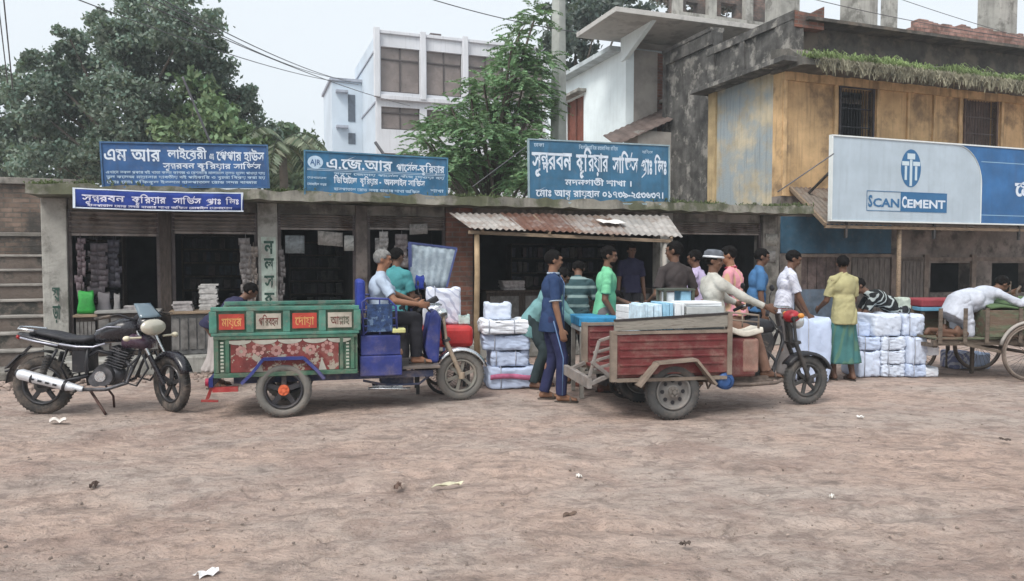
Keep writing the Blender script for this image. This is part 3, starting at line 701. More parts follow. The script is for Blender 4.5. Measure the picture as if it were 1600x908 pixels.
sign('shop_sign', 'slate blue sign with tall white lettering above the awning stall', (828, 219), (1045, 229), (830, 315), -.5, blue3, M('frame_pale', (.25, .34, .38), .5), [
    ('ঢাকা', .03, .10, .10, .06, .02, wt2), ('বিসমিল্লাহির রহমানির রহিম', .34, .62, .11, .06, .015, wt2), ('অফিস', .80, .88, .14, .05, .015, wt2),
    ('সুন্দরবন', .015, .29, .46, .30, .03, wt), ('কুরিয়ার', .32, .55, .47, .30, .03, wt), ('সার্ভিস', .58, .77, .48, .28, .03, wt), ('প্রাঃ লিঃ', .79, .985, .49, .26, .03, wt),
    ('মদনগাতী শাখা ।', .24, .72, .715, .10, .025, wt), ('মোঃ আবু রায়হান ০১৭৩৯-২৫৩৬৩৭।', .04, .96, .91, .115, .025, wt)], posts=((.08, .03), (.92, .03)))
# cloth banner
def ban():
    y = -.62; (s0, z1), (s1, z1r), (_, z0) = S(113, 293, y), S(380, 301, y), S(113, 325, y); W = s1 - s0; H = z1 - z0
    t = sthing('cloth_banner', 'narrow dark blue cloth banner with white border hanging below left sign', 'banner', (s0, y, z0))
    sg = lambda u: -(z1 - z1r) * u - .015 * math.sin(u * np.pi)
    yy = lambda u, v: .012 * math.sin(u * 21) + .01 * math.sin(u * 47 + v * 2)
    mb = MB(); mb.sheet(lambda u, v: (u * W, yy(u, v), v * H + sg(u)), 60, 4); mb.build('cloth', blue4, t, 0, None, .004)
    mb = MB()
    for v0, v1 in ((0, .06), (.94, 1)): mb.sheet(lambda u, v: (u * W, yy(u, v0) - .005, (v0 + v * (v1 - v0)) * H + sg(u)), 60, 1)
    for u0, u1 in ((0, .014), (.986, 1)): mb.sheet(lambda u, v: ((u0 + u * (u1 - u0)) * W, yy(u0, v) - .0055, v * H + sg(u0)), 1, 4)
    mb.build('border', wt, t)
    mb = MB(); k = MB()
    for txt, a, b, v, h, o_ in (('সুন্দরবন', .05, .29, .38, .34, .02), ('কুরিয়ার', .33, .53, .38, .34, .02), ('সার্ভিস', .57, .74, .38, .32, .02), ('প্রাঃ', .77, .86, .38, .30, .02), ('লিঃ', .89, .97, .38, .30, .02), ('হাসপাতাল রোড সদর বাজার শাখা অফিস মোবাইল যোগাযোগ', .08, .93, .12, .12, .02)): write(k, txt, a * W, b * W, v * H, h * H, -.02, o_)
    for Vv in k.v: Vv[:, 2] += np.array([sg(x / W) for x in Vv[:, 0]]); Vv[:, 1] = np.array([yy(x / W, .5) - .009 for x in Vv[:, 0]])
    k.build('lettering', M('banner_white', (.6, .6, .72), .8, .1, 8, 0), t)
ban()
# ---------------------------------------------------------------- old yellow building on the right
yb = 1.0                                   # its front stands a metre behind the shop fronts
cs = s_(1219, yb); B0 = (cs, yb, 0)
ZC = z_(1230, 103, yb - .35)               # underside of the grassy cornice
ob = sthing('old_building', 'old two storey yellow building with black stained side wall and grassy cornice', 'building', B0)
def ob_(): return MB(B0)
ochre = M('ochre_plaster', (.56, .375, .20), .9, .2, 1.5, .3, 14, col2=(.25, .17, .10), c2s=1.1, c2t=.56, streak=.35)
ochre_side = M('faded_plaster', (.46, .40, .29), .9, .25, 1.2, .4, 14, col2=(.30, .35, .38), c2s=.9, c2t=.5, c2w=.1, streak=.3)
black_wall = M('blackened_wall', (.085, .083, .08), .95, .45, 3.2, .6, 14, col2=(.27, .26, .24), c2s=2.6, c2t=.58, c2w=.06, streak=.5)
blue_wall = M('blue_wall', (.03, .085, .14), .8, .3, 1.6, .2, 14, dust=.25)
lower_m = M('lower_plaster', (.19, .165, .15), .9, .3, 2, .3, 14, col2=(.06, .055, .05), c2s=1.5)
E1 = cs + 14.0; DEP = 7.0
# front wall, upper storey
zlow = 2.95
wins = []
for a, b, ta, bb_ in ((1309, 1358, 139, 225), (1502, 1550, 156, 232)): wins.append((s_(a, yb), s_(b, yb), z_(a, bb_, yb), z_((a + b) / 2, (ta), yb)))
mb = ob_(); rect_wall(mb, cs, E1, zlow, ZC, yb, yb + .3, wins); mb.build('front_wall', ochre, ob)
mb = ob_(); mb.bb((cs, yb + .01, 0), (E1, yb + .29, .0 + .9)); 
lw = [(s_(1455, yb), s_(1516, yb), z_(1480, 457, yb), z_(1480, 411, yb)), (s_(1551, yb), s_(1610, yb), z_(1580, 457, yb), z_(1580, 411, yb)), (s_(1250, yb), s_(1322, yb), z_(1280, 452, yb), z_(1280, 402, yb))]
mb = ob_(); rect_wall(mb, cs, E1, 0, zlow - .003, yb + .012, yb + .3, lw); mb.build('ground_floor_wall', lower_m, ob)
mb = ob_(); mb.bb((cs + .0, yb - .02, z_(1300, 396, yb)), (s_(1391, yb), yb + .008, z_(1300, 340, yb))); mb.build('blue_band', blue_wall, ob)
mb = ob_(); mb.bb((s_(1222, yb), yb - .02, .3), (s_(1322, yb), yb + .008, z_(1270, 452, yb))); mb.build('blue_dado', M('dado_blue', (.11, .15, .20), .8, .3, 3, .2, dust=.3), ob)
mb = ob_()
for px in (1246, 1324, 1395, 1446, 1520): mb.bb((s_(px, yb) - .07, yb - .045, 0), (s_(px, yb) + .07, yb + .009, z_(px, 398, yb)))
mb.bb((s_(1244, yb), yb - .048, z_(1300, 402, yb)), (s_(1391, yb), yb - .023, z_(1300, 397, yb)))
mb.bb((s_(1400, yb), yb - .03, z_(1480, 408, yb)), (E1, yb + .008, z_(1480, 402, yb)))
mb.build_each('door_frame', M('frame_wood', (.16, .13, .11), .85, .3, 5, .3, dust=.3), ob)
for a, b in ((1330, 1389), (1402, 1442)):
    mb = ob_(); n = 7; s0, s1 = s_(a, yb), s_(b, yb)
    for k in range(n): mb.bb((s0 + (s1 - s0) * k / n + .006, yb - .03, .02), (s0 + (s1 - s0) * (k + 1) / n - .006, yb + .008, z_(1400, 404, yb)))
    mb.build('plank_door', M('plank_brown', (.13, .115, .105), .85, .35, 5, .4, stretch=(5, 5, 1), dust=.25), ob)
mb = ob_(); s0, s1, z0, z1 = lw[2]
for k in range(5): mb.bb((s0 + (s1 - s0) * k / 5 + .01, yb + .05, z0), (s0 + (s1 - s0) * (k + 1) / 5 - .01, yb + .09, z1))
mb.build('shutter_panel', M('panel_brown', (.12, .09, .085), .8, .4, 6, .3, dust=.3), ob)
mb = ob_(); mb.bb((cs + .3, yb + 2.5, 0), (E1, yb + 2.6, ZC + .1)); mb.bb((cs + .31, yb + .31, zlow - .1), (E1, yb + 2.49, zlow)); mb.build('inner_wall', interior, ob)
# pilasters on the upper storey, head band, patches of exposed render
mb = ob_()
for px, wd in ((1222, .07), (1300, .09), (1365, .07), (1412, .04), (1452, .04), (1493, .09), (1558, .08)): mb.bb((s_(px, yb) - wd / 2, yb - .05, zlow), (s_(px, yb) + wd / 2, yb - .003, ZC - .2))
mb.bb((cs, yb - .065, ZC - .197), (E1, yb - .003, ZC - .01)); mb.build_each('pilaster', M('ochre_pale', (.55, .375, .205), .9, .25, 3, .3, 14, streak=.45), ob)
for i, (a, b, c, d) in enumerate(wins):
    mb = ob_(); e = .05; mb.bb((a - e, yb - .03, c), (a, yb + .1, d + e)); mb.bb((b, yb - .03, c), (b + e, yb + .1, d + e)); mb.bb((a + .002, yb - .03, d + .002), (b - .002, yb + .1, d + e - .002))
    w_ = mb.build('window', M('win_wood_%d' % i, [(.05, .045, .05), (.12, .085, .07)][i], .8, .3, 5, .2), ob)
    mb = ob_(); n = 11
    for k in range(n): x = a + (b - a) * (k + .5) / n; mb.cyl((x, yb + .06, c), (x, yb + .06, d), .009, n=6)
    for f in (.33, .66): mb.bb((a, yb + .05, c + (d - c) * f - .012), (b, yb + .068, c + (d - c) * f + .012))
    mb.build('bars', M('bars_%d' % i, [(.03, .03, .035), (.10, .08, .075)][i], .6), w_)
    if i == 1:
        mb = ob_()
        for k in range(2): mb.bb((a + (b - a) * k / 2 + .01, yb + .14, c), (a + (b - a) * (k + 1) / 2 - .01, yb + .17, d))
        mb.build('shutter', M('shut_brown', (.11, .08, .07), .8, .3), w_)
# side wall: painted bay then black rear bay
def side_d(px):                            # depth behind the corner at which the side plane is seen at column px
    o = SFI @ Vector((0, 0, CAM_Z)); d = SFI.to_3x3() @ ray(px, 405); k = (cs - o.x) / d.x; return o.y + d.y * k - yb
def side_z(px, py):
    o = SFI @ Vector((0, 0, CAM_Z)); d = SFI.to_3x3() @ ray(px, py); k = (cs - o.x) / d.x; return o.z + d.z * k
d1 = side_d(1118); d2 = side_d(1031)
zt1 = side_z(1160, 130)
mb = ob_(); mb.bb((cs, yb + .303, 0), (cs + .25, yb + d1, zt1)); mb.build('side_wall', ochre_side, ob)
mb = ob_(); mb.bb((cs - .05, yb + d1 + .003, 0), (cs + .3, yb + d1 + .3, zt1)); mb.build('corner_pilaster', M('pil_yellow', (.42, .32, .18), .9, .25, 2, .3, streak=.3), ob)
mb = ob_(); ztb = side_z(1040, 82)
mb.bb((cs + .1, yb + d1 + .303, 0), (cs + .35, yb + d2, ztb)); mb.build('rear_wall', black_wall, ob)
mb = ob_()     # frame lines round the recessed panels of the rear bay
y_a, y_b = yb + d1 + .32, yb + d2
mb.bb((cs + .04, y_b - .16, 2.2), (cs + .097, y_b, ztb)); mb.bb((cs + .04, y_a + .003, ztb - .32), (cs + .097, y_b - .163, ztb))
mb.bb((cs + .02, y_a, ztb + .003), (cs + .4, y_b + .02, ztb + .1)); mb.build('panel_frame', black_wall, ob)
# black parapet above the cornice on the side, with recessed panels
zp0 = zt1 + .12; zp1 = side_z(1200, 37)
mb = ob_(); mb.bb((cs + .02, yb - .3, zp0), (cs + .26, yb + d1 + .35, zp1 - .002))
mb.build('side_parapet', black_wall, ob)
mb = ob_()
for y0_, y1_ in ((yb - .32, yb + .2), (yb + d1 * .55, yb + d1 * .62), (yb + d1 + .1, yb + d1 + .36)): mb.bb((cs - .04, y0_, zp0 + .002), (cs + .017, y1_, zp1 - .16))
mb.bb((cs - .05, yb - .33, zp1 - .157), (cs + .3, yb + d1 + .38, zp1 + .02)); mb.build('parapet_moulding', black_wall, ob)
# cornice slabs
mb = ob_(); mb.bb((cs - .45, yb - .55, zt1 + .002), (cs + .3, yb + d1 + .5, zt1 + .11)); mb.build('side_cornice', black_wall, ob, .01)
corn = M('cornice_dark', (.10, .095, .085), .95, .3, 3, .5, 14, col2=(.18, .16, .14), c2s=2)
mb = ob_(); n = 60; q = np.random.default_rng(11); V = []; Fc = []
for i in range(n + 1):
    s = cs - .1 + (E1 - cs + .1) * i / n; j = q.uniform(-.04, .04) * .8
    V += [(s, yb - .68 + j, ZC - .02 + j), (s, yb + .28, ZC - .02), (s, yb + .28, ZC + .5), (s, yb - .3, ZC + .38), (s, yb - .66 + j, ZC + .10)]
for i in range(n):
    for k in range(5): Fc.append((i*5+k, i*5+(k+1) % 5, (i+1)*5+(k+1) % 5, (i+1)*5+k))
Fc += [(4, 3, 2, 1, 0), tuple(n*5+k for k in range(5))]
mb.add(V, Fc); mb.build('front_cornice', corn, ob)
# roof parapets
zr = z_(1330, 52, yb); zf = ZC + .5
mb = ob_(); mb.bb((cs + .27, yb + .0, zf + .003), (E1, yb + .25, zr)); mb.bb((cs + .27, yb - .45, zr + .003), (E1, yb + .35, zr + .07)); mb.build('roof_ledge', M('ledge_dark', (.07, .066, .06), .95, .35, 3, .5, 14, col2=(.14, .12, .1), c2s=2), ob)
mb = ob_(); n = 14
a, b = s_(1421, yb), E1
zb1 = z_(1430, 30, yb)
q = np.random.default_rng(5)
for k in range(70):
    s0 = a + (b - a) * k / 70; s1 = a + (b - a) * (k + 1) / 70; mb.bb((s0, yb + .02, zr + .073), (s1, yb + .24, zb1 + (q.uniform(-.03, .05) if k else -.15)))
mb.build('brick_parapet', M('parapet_brick', (.34, .20, .17), .92, .3, 4, .5, 30, brick=(.2, .17, .15), col2=(.12, .07, .055), c2s=1.3, c2t=.55), ob)
mb = ob_()
p0, p1 = s_(1234, yb - .3), s_(1279, yb - .3); zz = z_(1278, 10, yb - .3)
mb.prism([(p0, zp1 - .3), (p1, zp1 - .3), (p1, zz), (p0 + (p1-p0) * .55, zz - .18), (p0, zp1 + .03)], yb - .34, yb - .12); mb.build('broken_brickwork', brickm, ob)
# unfinished columns standing on the roof
def ucol(px0, px1, py0, y, zbot, label, m_=concrete_lt, taper=0):
    s0, s1 = s_(px0, y), s_(px1, y); z1 = z_((px0+px1)/2, py0, y); b = ((s0 + s1) / 2, y, zbot)
    mb = ob_(); w_ = (s1 - s0) * .92; mb.bb((b[0] - w_/2, y - w_/2, zbot), (b[0] + w_/2, y + w_/2, z1)); c = mb.build('roof_column', m_, ob, .012, label)
    mb = ob_()
    for i, j in ((-1,-1),(1,-1),(1,1),(-1,1)): mb.cyl((b[0] + i*w_*.36, y + j*w_*.36, z1), (b[0] + i*w_*.36, y + j*w_*.36, z1 + .5), .009, n=6)
    mb.build('rebar', steel_dark, c)
ucol(1318, 1350, -28, yb + 1.4, ZC, 'tall grey column with dark stains'); ucol(1533, 1562, -28, yb + 1.4, ZC, 'tall column behind the brick parapet')
ucol(1200, 1232, -28, yb + 3.2, ZC, 'column beside the black side wall'); ucol(1374, 1388, -28, yb + 6, ZC, 'thin distant column')
mb = ob_(); s0 = s_(1370, yb + .4); s1 = s_(1392, yb + .4); mb.bb((s0, yb + .4, zr), (s1, yb + .6, z_(1380, 44, yb + .4))); mb.build('roof_block', concrete_lt, ob, .01)
mb = ob_(); mb.bb((cs + .3, yb + .36, zf - .1), (E1, yb + DEP, zf)); mb.build('roof_slab', concrete, ob)
# raw unfinished storey at the back of the roof
yu = yb + 6.2; ua, ub = s_(1048, yu), s_(1206, yu); uz0, uz1 = ZC - .3, z_(1100, -25, yu)
mb = ob_(); rect_wall(mb, ua, ub, uz0, uz1, yu, yu + .25, [(s_(1068, yu), s_(1086, yu), z_(1070, 22, yu), z_(1070, 2, yu)), (s_(1122, yu), s_(1146, yu), z_(1130, 26, yu), z_(1130, 4, yu))]); mb.build('unfinished_storey', M('raw_brick', (.20, .14, .12), .95, .3, 4, .5, 30, brick=(.17, .15, .14), col2=(.09, .08, .075), c2s=1.6, c2t=.5), ob)
mb = ob_()
for px in (1052, 1104, 1160): mb.bb((s_(px, yu) - .14, yu - .18, uz0), (s_(px, yu) + .14, yu - .003, uz1))
mb.bb((ua, yu - .22, z_(1100, 34, yu)), (ub, yu - .183, z_(1100, 27, yu))); mb.build_each('raw_column', concrete_lt, ob)
# grass on the cornice
def blades(mb, s, y, z, n, h, q, spread=.06):
    for _ in range(n):
        a = q.uniform(0, 6.28); l = h * q.uniform(.4, 1.1); dx, dy = math.cos(a), math.sin(a); x0 = s + q.normal(0, spread); y0 = y + q.normal(0, spread * .6); lean = q.uniform(.2, .9)
        w_ = .008; up = q.uniform(.2, 1)
        p0 = (x0 - dy * w_, y0 + dx * w_, z); p1 = (x0 + dy * w_, y0 - dx * w_, z); m1 = (x0 + dx * l * lean * .5, y0 - abs(dy) * l * lean * .5, z + l * .6 * up); t = (x0 + dx * l * lean, y0 - abs(dy) * l * lean, z + l * .5 * (up - .6))
        mb.add([p0, p1, (m1[0] + dy * w_, m1[1] - dx * w_, m1[2]), t, (m1[0] - dy * w_, m1[1] + dx * w_, m1[2])], [(0, 1, 2, 4), (4, 2, 3)])
GB = (cs + 2, yb - .6, ZC + .12); mb = MB(GB); q = np.random.default_rng(21)
for i in range(620):
    s = q.uniform(cs + .05, cs + 9); f = .5 + .5 * math.sin(s * 2.3) * math.sin(s * 5.1 + 1); blades(mb, s, yb - .62 + q.uniform(-.08, .3), ZC + .12, 15, .24 + .18 * f, q)
mb2 = MB(GB)
for i in range(520): s = q.uniform(cs + .3, cs + 9); blades(mb2, s, yb - .74, ZC + .10, 8, .30, q)
for V_ in mb2.v:                          # dry grass hanging over the edge
    V_[:, 2] = -np.abs(V_[:, 2]) * 2.3 + .02
o = mb.build('grass', M('cornice_grass', (.20, .27, .11), .8, .4, 3, 0, leaf=True)); o.location = SF @ Vector(GB); o.rotation_euler = (0, 0, R(ANG)); tag(o, 'green grass growing along the cornice of the yellow building', None, None, 'stuff')
o = mb2.build('dry_grass', M('dry_grass', (.27, .26, .19), .9, .4, 3, 0)); o.location = SF @ Vector(GB); o.rotation_euler = (0, 0, R(ANG)); tag(o, 'dry roots and grass hanging from the cornice edge', None, None, 'stuff')

# canopy below the billboard
yc = -.35; yk = yb - .02
ca = sthing('lean_to_roof', 'faded tin lean-to roof under the large white and blue billboard', 'roof', (s_(1290, yc), yc, 0))
CB = (s_(1290, yc), yc, 0)
mb = MB(CB); A = S(1290, 350, yc); Bk = S(1236, 292, yk); zB_ = Bk[1]
corrugated(mb, (A[0], yc, A[1]), (A[0] + 7.5, yc, A[1]), (A[0] + 7.5, yk, zB_), (Bk[0], yk, zB_), 60, .012)
mb.build('tin_sheet', M('lean_tin', (.22, .19, .165), .7, .3, 2, .2, 30, metal=.15, col2=(.13, .09, .07), c2s=2), ca, 0, None, .004)
mb = MB(CB); mb.beam((A[0], yc + .02, A[1] - .05), (A[0] + 7.5, yc + .02, A[1] - .05), .05, .06)
mb.beam((A[0] - .01, yc - .01, A[1] - .01), (Bk[0] - .02, yk, zB_ - .02), .05, .07)
for k in range(1, 8): mb.beam((A[0] + k, yc + .05, A[1] - .045), (A[0] + k, yk, zB_ - .045), .04, .05)
mb.build('rafter', wood_old, ca)
for px in (1404,):
    mb = MB(CB); s = s_(px, yc + .1); mb.tube([(s, yc + .1, -.02), (s + .01, yc + .1, 1.2), (s, yc + .1, A[1] - .06)], .045, 8); mb.build('post', wood_old, ca)

# billboard
yB = -.42
(bs0, bz1), (bs1, bz1r), (_, bz0) = S(1305, 213, yB), S(1600, 229, yB), S(1293, 343, yB)
bs0 = s_(1298, yB); BW = 5.6; BH = bz1 - bz0
bd = sthing('billboard', 'large white and blue cement advertising billboard on the lean-to roof', 'billboard', (bs0, yB, bz0))
mb = MB(); mb.bb((0, 0, 0), (BW, .06, BH)); mb.build('panel', M('bill_white', (.41, .49, .56), .5, .08, 1.5, .1, 3, dust=.2, streak=.10), bd)
W1 = s_(1530, yB) - bs0; Wc = s_(1490, yB) - bs0
mb = MB(); pts = [(Wc, BH)]
for a in np.linspace(90, 0, 14): pts.append((Wc + (W1 - Wc) * math.cos(R(a)), BH * .50 + BH * .5 * math.sin(R(a))))
pts += [(W1, 0), (BW, 0), (BW, BH)]
pl = [(x, z) for x, z in pts]
tri = MB(); V = [(x, -.004, z) for x, z in pl]; tri.add(V, [tuple(reversed(range(len(V))))] if False else [tuple(range(len(V)))]); tri.build('blue_field', M('bill_blue', (.028, .125, .31), .5, .2, 1.5, .1, 3, streak=.15), bd)
mb = MB(); 
for z in (.10, .80): mb.bb((W1 + .01 if z < .5 else W1 - .02, -.0075, BH * z), (BW, -.0055, BH * z + .018))
mb.build('pale_stripe', M('stripe_pale', (.22, .38, .55), .5, 0.05, 2, 0), bd)
mb = MB()
arc = [(x, z) for x, z in pts[:15]]
for (x0, z0), (x1, z1) in zip(arc + [(W1, BH * .5)], (arc + [(W1, BH * .5), (W1, 0)])[1:]):
    if abs(x0-x1) + abs(z0-z1) > 1e-6: mb.beam((x0, -.008, z0), (x1, -.008, z1), .022, .006)
mb.bb((-.03, -.02, -.03), (BW, .07, -.002)); mb.bb((-.03, -.02, BH + .002), (BW, .07, BH + .03)); mb.bb((-.03, -.02, 0), (-.002, .07, BH)); mb.build('trim', M('bill_trim', (.66, .70, .70), .5, .05, 3, 0), bd)
emb_b = M('emblem_blue', (.03, .13, .28), .5, .05, 3, 0)
ex = s_(1420, yB) - bs0; ez = z_(1420, 263, yB) - bz0; ew = .27; eh = .385
mb = MB(); V = [(ex + ew * math.cos(a), -.004, ez + eh * math.sin(a)) for a in np.linspace(0, 2*np.pi, 40, endpoint=False)]; mb.add(V, [tuple(range(40))]); mb.build('emblem', emb_b, bd)
mb = MB(); Y = -.0065; Y2 = -.0045
def er(a, b, c, d): mb.bb((ex + a * ew, Y, ez + b * eh), (ex + c * ew, Y2, ez + d * eh))
er(-.38, .48, .38, .78); er(-.12, -.93, .12, .46); er(-.90, .14, -.20, .36); er(.20, .14, .90, .36); er(-.62, -.62, -.40, .12); er(.40, -.62, .62, .12)
mb.build('emblem_mark', M('emblem_pale', (.50, .60, .66), .5, .05, 3, 0), bd)
x0, x1, xm = [s_(p, yB) - bs0 for p in (1352, 1477, 1405)]; z0, z1 = z_(1415, 331, yB) - bz0, z_(1415, 300, yB) - bz0
mb = MB(); mb.bb((xm, -.005, z0), (x1, -.002, z1))
for a, b, c, d in ((x0, z0, x1, z0 + .012), (x0, z1 - .012, x1, z1), (x0, z0 + .013, x0 + .012, z1 - .013)): mb.bb((a, -.0075, b), (c, -.0055, d))
mb.build('name_plate', emb_b, bd)
hh = z1 - z0
mb = MB(); write(mb, 'S', x0 + .04, x0 + .15, z0 + hh * .22, hh * .56, -.0065, .035); write(mb, 'CAN', x0 + .165, xm - .035, z0 + hh * .22, hh * .42, -.0065, .03); mb.build('dark_lettering', emb_b, bd)
mb = MB(); write(mb, 'C', xm + .03, xm + .16, z0 + hh * .22, hh * .56, -.0085, .035); write(mb, 'EMENT', xm + .175, x1 - .045, z0 + hh * .22, hh * .42, -.0085, .03); mb.build('light_lettering', paint_white, bd)
mb = MB(); write(mb, 'মেসার্স', s_(1582, yB) - bs0, s_(1582, yB) - bs0 + 1.3, z_(1590, 306, yB) - bz0, .3, -.0085, .04); mb.build('side_lettering', paint_white, bd)
mb = MB()
for f in (.08, .5, .95): mb.beam((BW * f, .09, -.35), (BW * f, .09, BH), .05, .05); mb.beam((BW * f, .09, BH * .8), (BW * f + .03, 1.38, BH * .3), .04, .04)
mb.build('support', steel_dark, bd)

# ---------------------------------------------------------------- white two storey house
yh = 6.4; hs_ = s_(976, yh); H0 = (hs_, yh, 0)
hz = z_(976, 76, yh)
hse = sthing('white_house', 'white two storey house with projecting roof slab and rust red window', 'house', H0)
whp = M('house_white', (.78, .87, .90), .85, .06, 1.5, .1, 14, streak=.08)
hshade = M('house_shade', (.30, .28, .26), .9, .2, 2, .3, 14)  # shaded front of the white house: its shade is put into the wall colour
def hd(px):
    o = SFI @ Vector((0, 0, CAM_Z)); d = SFI.to_3x3() @ ray(px, 405); k = (hs_ - o.x) / d.x; return o.y + d.y * k
def hz_(px, py):
    o = SFI @ Vector((0, 0, CAM_Z)); d = SFI.to_3x3() @ ray(px, py); k = (hs_ - o.x) / d.x; return o.z + d.z * k
yend = hd(857)
wy0, wy1 = hd(911), hd(884); wz0, wz1 = hz_(897, 226), hz_(897, 155)
mb = MB(H0)
for a, b, c, d in ((yh, wy0, 0, hz), (wy1, yend, 0, hz), (wy0, wy1, 0, wz0), (wy0, wy1, wz1, hz)): mb.bb((hs_, a, c), (hs_ + .25, b, d))
mb.build('side_wall', whp, hse)
mb = MB(H0); mb.bb((hs_ + .08, wy0 + .002, wz0), (hs_ + .12, wy1 - .002, wz1)); w_ = mb.build('window', M('rust_red', (.17, .055, .035), .7, .2, 5, .2), hse)
mb = MB(H0)
for y in (wy0 + .05, (wy0 + wy1) / 2, wy1 - .05): mb.bb((hs_ + .04, y - .03, wz0), (hs_ + .078, y + .03, wz1))
mb.build('frame', M('rust_red2', (.12, .045, .03), .7), w_)
mb = MB(H0); mb.bb((hs_ - .28, wy0 - .2, wz1 + .05), (hs_ - .002, wy1 + .2, wz1 + .15)); mb.build('sunshade', concrete_lt, hse, .01)
mb = MB(H0); mb.bb((hs_ + .252, yh, 0), (hs_ + 1.0, yh + .25, hz)); mb.build('front_wall', hshade, hse)
mb = MB(H0); mb.bb((hs_ + 1.003, yh + .05, 0), (hs_ + 4, yh + .25, hz)); mb.build('brick_infill', brickm, hse)
mb = MB(H0); mb.bb((hs_ - .35, yh - .002 + .3, hz + .003), (hs_ + 4, yend + .3, hz + .14)); mb.build('roof_edge', M('edge_grey', (.45, .5, .52), .85, .2, 3, .2), hse, .01)
zs = z_(964, 24, yh - 1.5)
mb = MB(H0); mb.bb((hs_ - 1.25, yh - 1.75, zs), (hs_ + 5, yh + .55, zs + .13)); mb.build('roof_slab', M('slab_pale', (.50, .49, .47), .9, .15, 2, .2, 14, col2=(.36, .35, .34), c2s=2), hse, .01)
mb = MB(H0); mb.prism([(0, 0)], 0, 0) if False else None
V = [(hs_ + .0, yh - 1.5, zs - .003), (hs_ + .0, yh + .2, zs - .003), (hs_ + .0, yh + .2, hz - .3), (hs_ + .0, yh + .003, hz - .3)]
mb.add([(x + dx, y, z) for dx in (-.06, .06) for x, y, z in V], [(0, 1, 2, 3), (7, 6, 5, 4), (0, 4, 5, 1), (1, 5, 6, 2), (2, 6, 7, 3), (3, 7, 4, 0)]); mb.build('bracket', whp, hse)
mb = MB(H0); mb.bb((hs_ + .3, yh + .35, hz + .142), (hs_ + 4, yh + .53, zs - .003)); mb.build('upper_wall', hshade, hse)
# small sloping tin roof in front of it
(ta, tz), (tb_, tz2) = S(960, 222, yh - .9), S(1028, 160, yh - .1)
tr_ = sthing('shed_roof', 'small rusty shed roof leaning against the white house', 'roof', (ta, yh - .9, tz))
mb = MB((ta, yh - .9, tz)); corrugated(mb, (ta, yh - 1.0, tz - .1), (ta + 2.2, yh - 1.0, tz + .9), (ta + 2.2, yh - .05, tz + 1.25), (ta + .1, yh - .05, tz + .3), 12)
mb.build('tin_sheet', M('shed_tin', (.13, .10, .09), .8, .3, 3, .3), tr_, 0, None, .01)
mb = MB((ta, yh - .9, tz)); mb.bb((ta + .7, yh - .9, 0), (ta + 2.1, yh - .12, tz + .35)); mb.build('wall', hshade, tr_)

# ---------------------------------------------------------------- far pale block
yw = 22.5; ws = s_(590, yw); W0 = (ws, yw, 0); wz = z_(590, 52, yw)
blk = sthing('pale_block', 'pale grey three storey block with curtained windows behind the trees', 'building', W0)
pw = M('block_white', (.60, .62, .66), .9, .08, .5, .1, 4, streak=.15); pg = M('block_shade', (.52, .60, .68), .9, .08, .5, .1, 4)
curt = M('curtain_glass', (.20, .17, .16), .35, .25, .9, 0); wfr = M('window_frame_dark', (.07, .06, .06), .6, bump=0)
def b_(): return MB(W0)
cols_ = [590, 661, 726, 790, 852]; rows_ = [(wz - .15, 75, 145), (0, 168, 203), (0, 240, 275)]
cs_s = [s_(p, yw) for p in cols_]
holes = []
for a, b in zip(cs_s, cs_s[1:]):
    for _, t0, t1 in rows_: holes.append((a + .22, b - .22 + .1, z_(625, t1, yw), z_(625, t0, yw)))
mb = b_(); rect_wall(mb, ws, cs_s[-1], 0, wz, yw, yw + .3, holes); mb.build('front_wall', pw, blk)
mb = b_()
for s in cs_s: mb.bb((s - .12, yw - .25, z_(625, 155, yw)), (s + .14, yw - .003, wz + .22))
mb.bb((ws + .143, yw - .2, z_(625, 158, yw)), (cs_s[-1] - .13, yw - .003, z_(625, 151, yw))); mb.bb((ws - .02, yw - .1, wz + .003), (cs_s[-1], yw + .3, wz + .16)); mb.build('column_frame', pw, blk, .02)
for (a, b, c, d) in holes:
    mb = b_(); mb.bb((a + .003, yw + .16, c + .003), (b - .003, yw + .19, d - .003)); w_ = mb.build('window', curt, blk)
    mb = b_(); n = 2
    for k in range(n + 1): x = a + (b - a) * k / n; mb.bb((x - .03, yw + .11, c), (x + .03, yw + .157, d))
    mb.bb((a + .04, yw + .1, d - (d - c) * .28), (b - .04, yw + .155, d - (d - c) * .28 + .06)); mb.bb((a, yw + .1, c), (b, yw + .157, c + .06)); mb.build('frame', wfr, w_)
def wd(px):
    o = SFI @ Vector((0, 0, CAM_Z)); d = SFI.to_3x3() @ ray(px, 405); k = (ws - o.x) / d.x; return o.y + d.y * k
ye = wd(557)
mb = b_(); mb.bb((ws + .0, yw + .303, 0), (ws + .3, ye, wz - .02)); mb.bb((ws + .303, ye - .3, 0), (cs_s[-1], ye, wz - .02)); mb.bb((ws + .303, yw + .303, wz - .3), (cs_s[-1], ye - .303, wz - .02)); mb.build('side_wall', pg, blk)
mb = b_()
for zz in (z_(590, 78, yw), z_(590, 160, yw)): mb.bb((ws - .05, yw + .2, zz), (ws - .003, ye, zz + .08))
mb.build('string_course', M('course_grey', (.33, .36, .42), .9), blk)
y2 = wd(568); ps = s_(521, y2)
zt2 = z_(520, 126, y2); 
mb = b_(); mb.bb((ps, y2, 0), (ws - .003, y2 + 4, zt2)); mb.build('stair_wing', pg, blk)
mb = b_()
mb.bb((s_(546, y2), y2 - .03, z_(546, 190, y2)), (s_(557, y2), y2 - .003, z_(546, 148, y2))); mb.bb((s_(546, y2), y2 - .03, z_(546, 225, y2)), (s_(557, y2), y2 - .003, z_(546, 208, y2))); mb.build('stair_window', M('slit_dark', (.09, .11, .14), .4, bump=0), blk)
